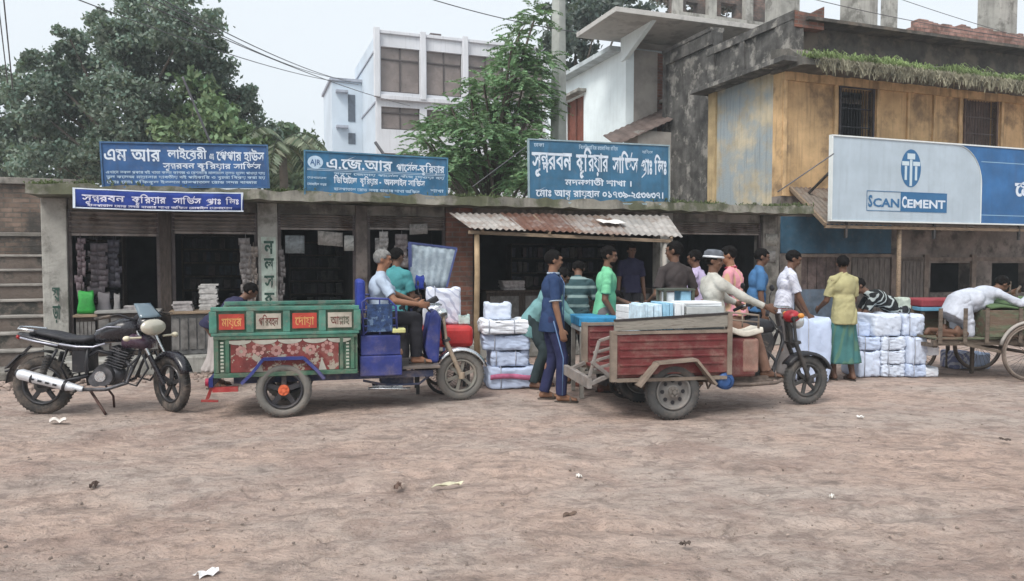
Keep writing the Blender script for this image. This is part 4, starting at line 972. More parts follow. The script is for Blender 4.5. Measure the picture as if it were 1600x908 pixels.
mb = b_(); mb.bb((ps - .1, y2 - .12, zt2 + .002), (ws - .01, y2 + 4.1, zt2 + .14))
for py in (145, 200): mb.bb((s_(527, y2), y2 - .35, z_(520, py, y2)), (s_(545, y2), y2 - .003, z_(520, py, y2) + .12))
mb.build('cornice', M('course_grey', (.33, .36, .42), .9), blk)
for p, q_ in (((674, 691), 52), ((741, 760), 60)):
    mb = b_(); s0, s1 = s_(p[0], yw + 2), s_(p[1], yw + 2); mb.bb((s0, yw + 2, wz - .02), (s1, yw + 2.5, z_(680, q_, yw + 2))); mb.build('roof_tank', M('tank_dark', (.10, .08, .08), .8), blk, .02)

# ---------------------------------------------------------------- utility pole, wires
def xyz(px, py, Y): p = P(px, py, Y); return (p.x, p.y, p.z)
pb = P(872, 405, 17.5)
up = thing('utility_pole', 'square concrete utility pole between the green tree and white house', 'pole', (pb.x, 17.5, 0))
mb = MB(); mb.cyl((0, 0, -.1), (0, 0, 8.4), .24, .15, 4, True); mb.build('shaft', M('pole_concrete', (.36, .38, .36), .9, .15, 3, .3), up, .01)
mb = MB(); mb.bb((-.8, -.05, 7.9), (.8, .05, 8.0))
for x in (-.7, -.3, .3, .7): mb.lathe([(.02, 0), (.05, .03), (.05, .08), (.03, .1), (.045, .13), (.02, .17)], (x, 0, 8.0), (0, 0, 1), 10)
mb.build('crossarm', steel_dark, up)
wire_m = M('wire_grey', (.10, .10, .11), .6, bump=0)
def wire(pts, label, r=.014, sag=.0):
    p0, p1 = np.array(xyz(*pts[0])), np.array(xyz(*pts[1])); n = 20; b = p0.copy(); pp = []
    for i in range(n + 1):
        f = i / n; p = p0 + (p1 - p0) * f; p[2] -= sag * 4 * f * (1 - f); pp.append(p - b)
    mb = MB(); mb.tube(pp, r, 5); o = mb.build('overhead_wire', wire_m); o.location = b; tag(o, label, 'cable', 'overhead wires')
wire(((60, -25, 13), (560, 132, 34)), 'overhead wire slanting down to the pale block roof, uppermost', .012, .3)
wire(((200, -30, 14), (548, 128, 34)), 'overhead wire slanting to the pale block, second from the top', .014, .25)
wire(((190, -30, 14), (540, 124, 34)), 'overhead wire running just beside the uppermost pair', .012, .35)
wire(((225, 5, 15), (640, 165, 32)), 'overhead wire slanting down past the stair wing to the windows', .012, .2)
wire(((600, -25, 14), (900, 50, 17.6)), 'overhead wire crossing the sky toward the utility pole', .010, .1)
wire(((2, -40, 12), (20, 140, 14)), 'left steep wire in the upper left corner', .012)
wire(((-8, -40, 12), (12, 130, 14)), 'second steep wire in the upper left corner', .010)
wire(((1160, -30, 12), (1640, 66, 13)), 'overhead wire passing behind the unfinished roof columns', .006, .1)
wire(((1300, -40, 12), (1640, 70, 13)), 'second wire above the brick parapet', .005, .05)
wire(((832, 222, 13.5), (738, 292, 12.5)), 'stay wire running down left from the slate blue sign', .009)
wire(((1303, 240, 13.6), (1215, 300, 13.6)), 'thin stay rod slanting down left from the billboard', .012)
wire(((285, 120, 11), (330, 226, 11.2)), 'dark slanting pole in front of the big left tree', .018)
wire(((586, 222, 11.6), (600, 242, 11.6)), 'short dark stick rising behind the round badge sign', .025)

# ---------------------------------------------------------------- vegetation
def leaf_mesh(name, C_, D, L_, W_, mat_, parent, tint=None):
    """C_ centres (n,3), D directions, quads of length L_ and width W_"""
    n = len(C_); D = D / np.linalg.norm(D, axis=1, keepdims=True)
    rv = rng.normal(size=(n, 3)); U = np.cross(D, rv); U /= np.linalg.norm(U, axis=1, keepdims=True) + 1e-9
    L_ = np.broadcast_to(L_, n)[:, None]; W_ = np.broadcast_to(W_, n)[:, None]
    N_ = np.cross(D, U)
    V = np.stack([C_ - D * L_ * .5, C_ + U * W_ * .5 + N_ * W_ * .12, C_ + D * L_ * .5, C_ - U * W_ * .5 + N_ * W_ * .12], 1).reshape(-1, 3)
    me = bpy.data.meshes.new(name); me.vertices.add(4 * n); me.vertices.foreach_set('co', V.ravel()); idx = np.arange(4 * n)
    me.loops.add(4 * n); me.loops.foreach_set('vertex_index', idx); me.polygons.add(n); me.polygons.foreach_set('loop_start', np.arange(0, 4 * n, 4)); me.update()
    tint = rng.uniform(.55, 1.35, n) if tint is None else tint
    ca_ = me.color_attributes.new('tint', 'FLOAT_COLOR', 'POINT'); cc = np.ones((4 * n, 4)); cc[:, :3] = np.repeat(tint, 4)[:, None]
    cc[:, 0] *= np.repeat(rng.uniform(.85, 1.25, n), 4); ca_.data.foreach_set('color', cc.ravel())
    me.materials.append(mat_); o = bpy.data.objects.new(name, me); link(o, parent); return o
def blob_tree(name, label, blobs, Y, base, leafm, n_per, Ls, lf=(.16, .10), trunk_r=.22, cat='tree', limb_m=None, down=.3, group=None, dy=1.5):
    """blobs in picture units (px, py, rx, ry) at distance Y; each becomes a clump at its own depth"""
    p0 = P(base, 405, Y); t = thing(name, label, cat, (p0.x, Y, 0), 0, group)
    org = np.array((p0.x, Y, 0.)); q = np.random.default_rng(int(base)); k = Y / F; cs2 = []; C_ = []; D_ = []; T_ = []
    for (px, py, rx, ry) in blobs:
        c = np.array(P(px, py, Y + q.uniform(-dy, dy))) - org; r = np.array((rx * k, (rx + ry) / 2 * k, ry * k)); cs2.append((c, r))
        sub = max(3, int(rx * ry / 55)); m = int(n_per * rx * ry / 1000)
        sc = q.normal(size=(sub, 3)); sc /= np.linalg.norm(sc, axis=1, keepdims=True); sc *= (q.uniform(.35, 1, (sub, 1)) ** .5)
        which = q.integers(0, sub, m); j = q.normal(size=(m, 3)) * .17
        loc = (sc[which] + j) * r + c; C_.append(loc); d = q.normal(size=(m, 3)); d[:, 2] -= down; D_.append(d); tt = q.uniform(.6, 1.3, sub)[which] * q.uniform(.8, 1.2, m); T_.append(tt)
    C_ = np.vstack(C_); D_ = np.vstack(D_); T_ = np.concatenate(T_)
    leaf_mesh('crown', C_, D_, q.uniform(.6, 1.3, len(C_)) * lf[0], lf[1], leafm, t, T_)
    mb = MB(); q2 = np.random.default_rng(5)
    top = max(c[2] for c, r in cs2) * .7; fork = top * .35
    mb.tube([(0, 0, -.1), (.05, 0, fork * .5), (0, .05, fork), (.1, 0, fork * 1.5), (-.05, 0, top)], [trunk_r, trunk_r * .85, trunk_r * .7, trunk_r * .5, trunk_r * .15], 9)
    for c, r in cs2:
        zs_ = min(c[2] * .6, top * .8); s0 = np.array((0, 0, max(zs_, fork * .6))); mid = (s0 + c) / 2 + q2.normal(0, .15, 3); mb.tube([s0, mid, c, c + q2.normal(0, 1, 3) * r * .4], [trunk_r * .32, trunk_r * .2, trunk_r * .09, .012], 6)
    mb.build('trunk', limb_m or M('bark', (.10, .085, .07), .95, .3, 4, .4), t); return t
dark_leaf = M('leaf_dark', (.145, .205, .165), .6, .3, .6, 0, attr='tint', leaf=True)
dark_leaf2 = M('leaf_dim', (.09, .12, .11), .6, .3, .6, 0, attr='tint', leaf=True)
yel_leaf = M('leaf_fresh', (.14, .22, .11), .6, .3, .6, 0, attr='tint', leaf=True)
mid_leaf = M('leaf_mid', (.13, .20, .12), .6, .3, .6, 0, attr='tint', leaf=True)
big = [(235, 25, 50, 42), (290, 45, 48, 38), (160, 35, 30, 22), (195, 60, 42, 26), (330, 75, 26, 20), (110, 62, 24, 20), (140, 85, 40, 28), (240, 95, 55, 35), (315, 115, 45, 34), (70, 110, 34, 26), (20, 115, 18, 14),
       (120, 135, 55, 38), (200, 150, 60, 40), (45, 160, 42, 34), (8, 180, 26, 30), (375, 150, 24, 20), (350, 175, 45, 34), (100, 200, 62, 40), (190, 215, 60, 40), (30, 225, 48, 40), (405, 165, 16, 11), (400, 210, 34, 30), (90, 255, 60, 30), (150, 265, 60, 30), (280, 200, 50, 40), (345, 235, 50, 34), (5, 262, 40, 26),
       (330, 22, 16, 14), (250, -15, 60, 25)]
blob_tree('broadleaf_tree', 'huge dark broadleaf tree towering behind the left shop sign', big, 23, 215, dark_leaf, 2000, None, (.145, .095), .3)
blob_tree('leafy_tree', 'lighter green leafy tree in front of the huge dark tree', [(300, 150, 42, 34), (330, 185, 42, 36), (285, 205, 40, 30), (360, 215, 40, 28), (395, 240, 34, 24)], 20.5, 330, yel_leaf, 620, None, (.22, .12), .12)
blob_tree('background_tree', 'bushy dull green tree between the left sign and pale block', [(455, 235, 38, 38), (430, 265, 36, 30), (480, 250, 24, 44), (470, 290, 40, 22), (440, 205, 20, 14)], 27, 455, mid_leaf, 700, None, (.26, .15), .15)
blob_tree('dark_tree', 'dark tree behind the utility pole and white house', [(900, 25, 40, 40), (870, 60, 26, 34), (935, 20, 34, 26), (980, 5, 40, 22), (900, 85, 34, 24), (850, 15, 12, 14)], 27, 905, dark_leaf2, 900, None, (.26, .15), .25)
blob_tree('background_tree', 'shadowy tree crown rising behind the roof slab of white house', [(1070, 8, 34, 24), (1105, 14, 30, 22), (1140, 2, 36, 22), (1180, 10, 26, 26), (1040, -6, 28, 14)], 30, 1110, M('leaf_brown', (.11, .095, .085), .7, .3, .6, 0, attr='tint', leaf=True), 900, None, (.25, .14), .2)
blob_tree('background_tree', 'low hedge like tree filling the gap right of the teal sign', [(720, 270, 50, 30), (790, 275, 50, 26), (650, 285, 30, 20)], 24, 740, mid_leaf, 700, None, (.24, .15), .12)
# feathery tree with hanging compound leaves
def feathery(name, label, blobs, Y, base, leafm, per, seed):
    p0 = P(base, 405, Y); t = thing(name, label, 'tree', (p0.x, Y, 0)); org = np.array((p0.x, Y, 0.)); q = np.random.default_rng(seed); k = Y / F
    C_ = []; D_ = []; T_ = []; cs2 = []
    for px, py, rx, ry in blobs:
        c = np.array(P(px, py, Y + q.uniform(-1.0, 1.0))) - org; r = np.array((rx*k, (rx+ry)/2*k, ry*k)); cs2.append((c, r))
        for _ in range(int(per * rx * ry / 1000)):
            o = q.normal(size=3); o /= np.linalg.norm(o); st_ = c + o * r * q.uniform(.3, 1); d = np.array((o[0] * .8 + q.normal(0, .4), o[1] * .8 + q.normal(0, .4), .25 + q.normal(0, .25))); d /= np.linalg.norm(d)
            L_ = q.uniform(.3, .6); side = unit(np.cross(d, (0, 0, 1))); tn = q.uniform(.6, 1.35); n = 11
            for i in range(n):
                f = (i + 1) / n; p = st_ + d * L_ * f + np.array((0, 0, -.45 * L_ * f * f))
                for sg in (-1, 1):
                    ld = side * sg * .8 + d * .5 + np.array((0, 0, -.35)); ll = .085 * (1 - .4 * f)
                    C_.append(p + ld * ll * .5); D_.append(ld); T_.append(tn * q.uniform(.85, 1.15))
    leaf_mesh('crown', np.array(C_), np.array(D_), .095, .038, leafm, t, np.array(T_))
    mb = MB(); top = max(c[2] for c, r in cs2) * .75
    mb.tube([(0, 0, -.1), (.06, 0, 1.2), (-.05, .05, 2.6), (.1, 0, top)], [.16, .13, .1, .03], 8)
    for c, r in cs2: s0 = np.array((0, 0, c[2] * .55)); mb.tube([s0, (s0 + c) / 2 + q.normal(0, .1, 3), c, c + q.normal(0, .8, 3) * r * .6], [.06, .04, .022, .008], 5)
    mb.build('trunk', M('bark', (.10, .085, .07), .95, .3, 4, .4), t)
fb = [(812, 50, 10, 20), (805, 90, 22, 18), (842, 98, 18, 24), (785, 102, 16, 14), (772, 132, 24, 18), (818, 130, 34, 26), (742, 170, 28, 18), (705, 168, 18, 10), (672, 198, 24, 11), (715, 190, 30, 14), (660, 215, 22, 9), (735, 145, 18, 10), (755, 128, 14, 10), (800, 68, 14, 12), (690, 262, 30, 16), (648, 240, 12, 8), (790, 175, 40, 28), (840, 165, 24, 34), (708, 200, 26, 14), (757, 215, 42, 26), (810, 225, 40, 36), (676, 228, 20, 8), (720, 245, 36, 22), (770, 270, 60, 30), (825, 275, 30, 30), (835, 30, 14, 20), (725, 280, 50, 20)]
feathery('feathery_tree', 'feathery bright green tree with fine leaflets between teal and slate signs', fb, 17, 770, M('leaf_feather', (.15, .27, .135), .6, .3, .6, 0, attr='tint', leaf=True), 125, 4)
# palm
def palm(name, label, px, py, Y, nf, L_, seed, m_):
    p = P(px, py, Y); t = thing(name, label, 'palm', (p.x, Y, 0)); q = np.random.default_rng(seed); C_ = []; D_ = []; mb = MB(); h = p.z
    mb.tube([(0, 0, -.1), (.1, 0, h * .4), (.05, 0, h * .8), (0, 0, h)], [.17, .14, .12, .12], 8)
    mb.build('trunk', M('palm_bark', (.16, .14, .12), .95, .2, 4, .4), t)
    fr = MB()
    for i in range(nf):
        a = 2 * np.pi * i / nf + q.uniform(-.2, .2); el = q.uniform(.0, .9); d = np.array((math.cos(a) * math.cos(el), math.sin(a) * math.cos(el), math.sin(el))); side = unit(np.cross(d, (0, 0, 1)))
        ax = [np.array((0, 0, h)) + d * L_ * f + np.array((0, 0, -L_ * .75 * f * f)) for f in np.linspace(0, 1, 22)]; fr.tube(ax, list(np.linspace(.025, .006, 22)), 4)
        for j in range(2, 22):
            for sg in (-1, 1):
                ld = unit(side * sg * .7 + d * .35 + np.array((0, 0, -.7))); ll = L_ * .3 * (1 - abs(j / 22 - .45)); C_.append(ax[j] + ld * ll * .5); D_.append(ld * ll)
    fr.build('frond_stem', m_, t); D_ = np.array(D_); leaf_mesh('crown', np.array(C_), D_, np.linalg.norm(D_, axis=1), .09, m_, t)
palm('palm_tree', 'drooping palm fronds behind the right end of the left sign', 440, 225, 21, 14, 1.9, 3, M('leaf_palm', (.15, .19, .13), .6, .2, .6, 0, attr='tint', leaf=True))
# moss and weeds on the eave slab
mb = MB(BASE); q = np.random.default_rng(8)
for i in range(420):
    s = q.uniform(sA, sB); f = vnoise(np.array([s * 1.1]), np.array([3.]), 5)[0]
    if f > .0 or s > s_(690, 0) and q.random() < .4: blades(mb, s, q.uniform(-.5, -.1), ROOF + .005, 7, .10 + .12 * max(f, 0), q, .05)
o = mb.build('weeds', M('eave_weeds', (.085, .11, .05), .85, .4, 3, 0, leaf=True)); o.location = SF @ Vector(BASE); o.rotation_euler = (0, 0, R(ANG)); tag(o, 'low weeds and moss tufts on the shop eave slab', None, None, 'stuff')
# ---------------------------------------------------------------- people
A3 = lambda *a: np.array(a, float)
def rotv(v, ax, deg):
    return np.array(Matrix.Rotation(R(deg), 3, Vector(ax)) @ Vector(v))
def ik(a, t, l1, l2, pole):
    d = t - a; L = np.linalg.norm(d); mxl = (l1 + l2) * .995
    if L > mxl: t = a + d / L * mxl; d = t - a; L = mxl
    x = (l1*l1 - l2*l2 + L*L) / (2*L); h = math.sqrt(max(0, l1*l1 - x*x)); u = d / L; p = pole - u * np.dot(pole, u); return a + u * x + unit(p) * h, t
def remesh(mb, name, vox, mat_, parent, smooth=1, folds=0.0, seed=0, cut=None, fs=9.):
    me = mb.mesh(name + '_src'); o = bpy.data.objects.new('tmp', me); COL.objects.link(o)
    md = o.modifiers.new('r', 'REMESH'); md.mode = 'VOXEL'; md.voxel_size = vox; md.use_smooth_shade = True
    if smooth: sm = o.modifiers.new('s', 'SMOOTH'); sm.iterations = smooth; sm.factor = .5
    dg = bpy.context.evaluated_depsgraph_get(); ev = o.evaluated_get(dg); nm = bpy.data.meshes.new_from_object(ev); bpy.data.objects.remove(o); bpy.data.meshes.remove(me)
    nm.name = name; n = len(nm.vertices); co = np.empty(n * 3); nm.vertices.foreach_get('co', co); co = co.reshape(-1, 3)
    if folds and n:
        no = np.empty(n * 3); nm.vertices.foreach_get('normal', no); no = no.reshape(-1, 3)
        w_ = vnoise(co[:, 0] * 5 + seed, co[:, 2] * 5 + co[:, 1] * 4, seed) * 2
        f = vnoise(co[:, 0] * fs * .9 + w_ + 31, co[:, 2] * fs * .55 + co[:, 1] * fs * 1.1 + w_, seed + 1) + .5 * vnoise(co[:, 0] * fs * 2 + co[:, 1] * fs * 1.5, co[:, 2] * fs * 1.3 + w_ * 2, seed + 2)
        f = np.abs(f) * 1.7 - .42
        co = co + no * (f * folds)[:, None]; nm.vertices.foreach_set('co', co.ravel())
    nm.polygons.foreach_set('use_smooth', np.ones(len(nm.polygons), bool)); nm.update()
    nm.materials.clear(); nm.materials.append(mat_); ob2 = bpy.data.objects.new(name, nm); link(ob2, parent); return ob2
SKIN = [M('skin_brown', (.20, .105, .065), .55, .10, 8, .1, 60), M('skin_deep', (.125, .065, .042), .55, .1, 8, .1, 60), M('skin_warm', (.25, .125, .075), .55, .1, 8, .1, 60)]
HAIR = M('hair_black', (.009, .008, .008), .95, .3, 20, .5, 60, spec=.08); HAIRG = M('hair_grey', (.19, .19, .185), .8, .3, 20, .5, 60)
EYE = M('eye_dark', (.02, .015, .013), .2, bump=0); LIP = M('lip_brown', (.13, .055, .045), .5, bump=0)
SANDAL = M('sandal_dark', (.05, .04, .035), .8, .2, 8, .2, dust=.4)

def person(label, X, Y, yaw, H=1.68, lean=0, side=0, pelz=None, pelx=0.0, hl=None, hr=None, fl=(.02, .11, .085), fr=(-.03, -.11, .085), head=(0, 0), neck=None, skin=0, hair=HAIR,
           top=None, sleeve='short', bottom=None, kind='trousers', elp=None, elpr=None, knp=(1, 0, .1), shoes=True, hemz=None, seed=0, group=None, cap_=None, parent_rot=None, z=0.0, fat=1.0, topname='shirt', trim=None, beard=False, piping=False, drape=0):
    t = thing('person', label, 'person', (X, Y, z), R(yaw), group); t.scale = (H / 1.7,) * 3
    pz = .91 if pelz is None else pelz; Pv = A3(pelx, 0, pz)
    up = unit(A3(math.sin(R(lean)), 0, math.cos(R(lean)))); up = rotv(up, (1, 0, 0), -side); fw = unit(np.cross(A3(0, 1, 0), up)); lf = np.cross(up, fw)
    waist = Pv + up * .16; chest = Pv + up * .35; nk = Pv + up * .51
    hip = [Pv + lf * .088 - up * .0, Pv - lf * .088 - up * .0]
    sh = [nk - up * .07 + lf * .168, nk - up * .07 - lf * .168]
    nt_ = lean * .55 + head[0] if neck is None else neck           # head pitch, absolute
    hu = unit(A3(math.sin(R(nt_)), 0, math.cos(R(nt_)))); nmid = unit(up + hu)
    Hc = nk + nmid * .075 + hu * .085 + fw * .005
    hf0 = unit(np.cross(A3(0, 1, 0), hu)); hf = rotv(hf0, hu, head[1]); hl_ = np.cross(hu, hf)
    armt = []
    for i, (tg, sgn) in enumerate(((hl, 1), (hr, -1))):
        if tg is None: tg = sh[i] + A3(.03, sgn * .07, -.55) if lean < 25 else sh[i] + A3(.12, sgn * .04, -.52)
        pole = A3(-.8, sgn * .35, -.3) if (elp if i == 0 else (elpr if elpr is not None else elp)) is None else A3(*((elp if i == 0 else (elpr if elpr is not None else elp))))
        e, wv = ik(sh[i], A3(*tg), .285, .25, pole); armt.append((e, wv))
    legt = []
    for i, tg in enumerate((fl, fr)):
        k, an = ik(hip[i], A3(*tg), .425, .415, A3(*knp)); legt.append((k, an))
    b = MB(); Bx = np.array([fw, lf, up])
    f_ = fat
    b.ell(Pv + up * .02, (.105 * f_, .150, .115), Bx, 18, 12); b.ell(waist, (.092 * f_, .128 * f_, .15), Bx, 18, 12); b.ell(chest, (.108, .150, .165), Bx, 18, 12)
    b.cap(sh[0] - lf * .01, nk - up * .03, .052, .05); b.cap(sh[1] + lf * .01, nk - up * .03, .052, .05); b.cap(nk - up * .03, Hc - hu * .05, .056, .05)
    Hx = np.array([hf, hl_, hu])
    b.ell(Hc + hu * .018 - hf * .008, (.094, .074, .088), Hx, 20, 14); b.ell(Hc - hu * .045 + hf * .018, (.066, .056, .062), Hx, 16, 10); b.ell(Hc - hu * .085 + hf * .05, (.024, .03, .02), Hx)
    b.cap(Hc + hf * .078 + hu * .012, Hc + hf * .093 - hu * .022, .010, .0145, 8); b.cap(Hc + hf * .078 + hl_ * .04 + hu * .03, Hc + hf * .078 - hl_ * .04 + hu * .03, .012, .012, 8)
    b.ell(Hc + hf * .070 - hu * .055, (.018, .026, .014), Hx)
    for sg in (1, -1): b.ell(Hc + hl_ * sg * .074 - hf * .01 - hu * .005, (.018, .010, .032), Hx); b.ell(Hc + hf * .06 + hl_ * sg * .038 - hu * .025, (.018, .018, .018), Hx)
    for i, sgn in ((0, 1), (1, -1)):
        e, wv = armt[i]; b.cap(sh[i], e, .048, .038); b.cap(e, wv, .039, .026); b.ell(sh[i], (.058, .052, .055), Bx)
        d = unit(wv - e); inw = unit(-lf * sgn - d * np.dot(-lf * sgn, d)); fr_ = np.cross(d, inw) * sgn; fr_ = fr_ if np.dot(fr_, fw + A3(0, 0, .3)) > 0 else -fr_     # direction of the thumb side
        pc = wv + d * .045; b.ell(pc, (.048, .040, .017), np.array([d, fr_, inw]), 12, 8); b.cap(wv - d * .02, wv + d * .03, .026, .024, 8)
        for j, (ln, oo) in enumerate(((.066, .030), (.074, .010), (.069, -.010), (.054, -.028))):
            r0 = wv + d * .08 + fr_ * oo; m1 = r0 + unit(d + inw * .25 + fr_ * oo * 4) * ln * .55; e1 = m1 + unit(d + inw * .9) * ln * .5; b.cap(wv + d * .05 + fr_ * oo * .8, r0, .0098, .0095, 7); b.cap(r0, m1, .0095, .009, 7); b.cap(m1, e1, .009, .008, 7)
        r0 = wv + d * .025 + fr_ * .028; m1 = r0 + unit(d + fr_ * .9 + inw * .3) * .035; b.cap(r0, m1, .013, .011, 7); b.cap(m1, m1 + unit(d + fr_ * .25 + inw * .4) * .03, .0105, .009, 7)
    for i in (0, 1):
        k, an = legt[i]; b.cap(hip[i], k, .082, .055); b.cap(k, an, .053, .036); b.ell(k * .62 + an * .38 - A3(.018, 0, 0), (.05, .048, .10))
        ft = A3(1, (.12, -.12)[i], 0); ft = unit(ft); heel = an + A3(-.03, 0, -.045) ; toe = an + ft * .155 + A3(0, 0, -.06); b.cap(an, heel, .038, .034); b.cap(heel, toe, .032, .022); b.cap(an, an + ft * .09 + A3(0, 0, -.045), .034, .024)
        lat = A3(-ft[1], ft[0], 0)
        for j in range(5): b.cap(toe - ft * .02 + lat * (j - 2) * .015, toe + ft * (.02 - abs(j - 1.5) * .004) + lat * (j - 2) * .016 + A3(0, 0, -.006), .0105, .009, 6)
    remesh(b, 'body', .0095, SKIN[skin], t, 1)
    if shoes:
        for i in (0, 1):
            k, an = legt[i]; ft = unit(A3(1, (.12, -.12)[i], 0)); lat = A3(-ft[1], ft[0], 0); m = MB(); c = an + ft * .055 + A3(0, 0, -.082); V = []; n = 16
            for zz in (-.012, .004):
                for q_ in np.linspace(0, 2 * np.pi, n, endpoint=False): V.append(c + ft * math.cos(q_) * .135 + lat * math.sin(q_) * (.045 + .01 * math.cos(q_)) + A3(0, 0, zz))
            m.add(V, [tuple(reversed(range(n))), tuple(range(n, 2*n))] + [(j, (j+1) % n, n + (j+1) % n, n + j) for j in range(n)])
            m.tube([c + ft * .05 + lat * .045, c + ft * .04 + lat * .02 + A3(0, 0, .045), c + ft * .04 - lat * .02 + A3(0, 0, .045), c + ft * .05 - lat * .045], .010, 6); m.build('sandal', SANDAL, t)
    # hair
    if hair:
        m = MB(); q = np.random.default_rng(seed + 50); n, mm = 30, 18; V = []; Fc = []
        for i in range(mm + 1):
            ph = np.pi * i / mm
            for k in range(n):
                a = 2 * np.pi * k / n; dv = A3(math.sin(ph) * math.cos(a), math.sin(ph) * math.sin(a), math.cos(ph))
                V.append(Hc + hu * .024 - hf * .012 + (hf * dv[0] * .097 + hl_ * dv[1] * .078 + hu * dv[2] * .088) * (1 + q.uniform(-.035, .06) + .03 * math.sin(a * 5 + seed) * math.sin(ph * 6)))
        for i in range(mm):
            for k in range(n):
                f = (i*n+k, (i+1)*n+k, (i+1)*n+(k+1) % n, i*n+(k+1) % n); c = sum(V[j] for j in f) / 4 - Hc
                x, zz = np.dot(c, hf), np.dot(c, hu); y_ = abs(np.dot(c, hl_))
                lim = .052 if x > .035 else (.005 if x > -.005 else -.045)
                if zz > lim - max(0, .02 - y_) * 0: Fc.append(f)
        m.add(V, Fc, True); m.build('hair', hair, t, 0, None, .004)
    if beard:
        m = MB(); m.ell(Hc - hu * .085 + hf * .035, (.05, .052, .035), Hx, 12, 8); m.build('beard', HAIR, t)
    if cap_:
        m = MB(); V = []; n = 24
        for r_, zz in ((.1, .035), (.103, .06), (.1, .095), (.07, .118), (.0, .125)):
            for k in range(n): a = 2*np.pi*k/n; V.append(Hc - hf * .008 + hf * math.cos(a) * r_ + hl_ * math.sin(a) * r_ * .84 + hu * zz)
        Fc = [(i*n+k, i*n+(k+1) % n, (i+1)*n+(k+1) % n, (i+1)*n+k) for i in range(4) for k in range(n)]; m.add(V, Fc, True); m.build('cap', cap_[0], t, 0, None, .006)
        if cap_[1]:
            m = MB(); m.tube([Hc - hf * .008 + hf * math.cos(a) * .105 + hl_ * math.sin(a) * .088 + hu * .042 for a in np.linspace(0, 2*np.pi, 24, endpoint=False)], .012, 6, True); m.build('cap_band', cap_[1], t)
    for sg in (1, -1):
        m = MB(); m.ell(Hc + hf * .084 + hl_ * sg * .031 + hu * .008, (.006, .012, .006), Hx, 10, 6); m.build('eye', EYE, t)
    m = MB(); m.ell(Hc + hf * .087 - hu * .052, (.006, .02, .006), Hx, 10, 6); m.build('mouth', LIP, t)
    # shirt
    if top is not None:
        m = MB(); g = .020
        m.ell(chest + up * .005, (.108 + g, .152 + g, .168), Bx, 20, 14); m.ell(waist, (.092 * f_ + g + .008, .130 * f_ + g + .008, .17), Bx, 20, 12)
        hz_ = -.06 if hemz is None else hemz
        m.cap(sh[0] - lf * .01, nk - up * .025 + lf * .03, .062, .062); m.cap(sh[1] + lf * .01, nk - up * .025 - lf * .03, .062, .062); m.cap(nk - up * .05, nk + up * .002, .076, .064)
        if drape: m.ell((waist + chest) / 2 - A3(0, 0, drape), (.12, .17, .23), Bx, 20, 12)
        # skirt of the shirt: elliptical tube down to the hem
        V = []; n = 24; st_ = [(.20, .112, .150), (.08, .122, .162), (0, .134, .177), (hz_, .140, .186)]
        for (zz, rx, ry) in st_:
            for k in range(n): a = 2*np.pi*k/n; V.append(Pv + (up if zz > 0 else unit(up * .35 + A3(0, 0, .65) + (A3(0,0,0)))) * zz + (fw if zz > 0 else unit(fw * .5 + A3(.5, 0, 0))) * math.cos(a) * rx * f_ + lf * math.sin(a) * ry)
        ns = len(st_)
        m.add(V, [(i*n+(k+1) % n, i*n+k, (i+1)*n+k, (i+1)*n+(k+1) % n) for i in range(ns-1) for k in range(n)] + [tuple(range(n)), tuple(reversed(range((ns-1)*n, ns*n)))])
        for i in (0, 1):
            e, wv = armt[i]; m.ell(sh[i], (.066, .060, .064), Bx)
            if sleeve == 'short':
                en = sh[i] + (e - sh[i]) * .78; m.cyl(sh[i], en, .060, .064, 16)
            elif sleeve == 'long': m.cap(sh[i], e, .060, .052); m.cyl(e, wv - (wv - e) * .06, .052, .040, 14); m.ell(e, (.053, .053, .053))
            elif sleeve == 'half': m.cap(sh[i], e, .062, .054); m.cyl(e, e + (wv - e) * .35, .054, .05, 14)
        so_ = remesh(m, topname, .0115, top, t, 2, .019, seed)
        if trim:
            m = MB(); m.tube([nk + up * .012 + fw * math.cos(a) * .062 + lf * math.sin(a) * .066 + fw * .008 for a in np.linspace(0, 2*np.pi, 20, endpoint=False)], .013, 6, True)
            if sleeve == 'short':
                for i in (0, 1):
                    e, wv = armt[i]; en = sh[i] + (e - sh[i]) * .79; u, v, d = basis(e - sh[i]); m.tube([en + (u * math.cos(a) + v * math.sin(a)) * .066 for a in np.linspace(0, 2*np.pi, 16, endpoint=False)], .007, 5, True)
            m.build('trim', trim, so_)
    # trousers or lungi
    if bottom is not None and kind in ('trousers', 'shorts'):
        m = MB(); m.ell(Pv + up * .01, (.118 * f_, .160, .12), Bx, 18, 12)
        for i in (0, 1):
            k, an = legt[i]
            m.cap(hip[i], k, .098, .074)
            if kind == 'trousers': m.ell(k, (.076, .076, .076)); m.cyl(k, an + (an - k) * .03, .074, .066, 16)
        remesh(m, kind, .012, bottom, t, 2, .020, seed + 5, fs=7)
    if bottom is not None and kind == 'lungi':
        k0, a0 = legt[0]; k1, a1 = legt[1]; m = MB(); n = 72; V = []; rows = 22; c0 = Pv + up * .07
        lowc = (a0 + a1) / 2 + A3(0, 0, .15); mid = (k0 + k1) / 2
        for j in range(rows + 1):
            f = j / rows; cc = c0 * (1 - f) ** 2 + 2 * f * (1 - f) * (mid * .9 + Pv * .1) + f * f * lowc
            rx = .098 + .064 * f ** .6; ry = .138 + .067 * math.sin(min(1, f * 1.3) * 1.5) + .5 * abs(a0[1] - a1[1]) * f * .35
            for k in range(n): a = 2*np.pi*k/n; pl = 1 + f * .07 * math.sin(k * .52 * 2 + 3 * math.sin(f * 2 + seed)) + .02 * math.sin(k * .9 + f * 9); V.append(cc + A3(1, 0, 0) * math.cos(a) * rx * pl + A3(0, 1, 0) * math.sin(a) * ry * pl)
        m.add(V, [(i*n+k, i*n+(k+1) % n, (i+1)*n+(k+1) % n, (i+1)*n+k) for i in range(rows) for k in range(n)], True)
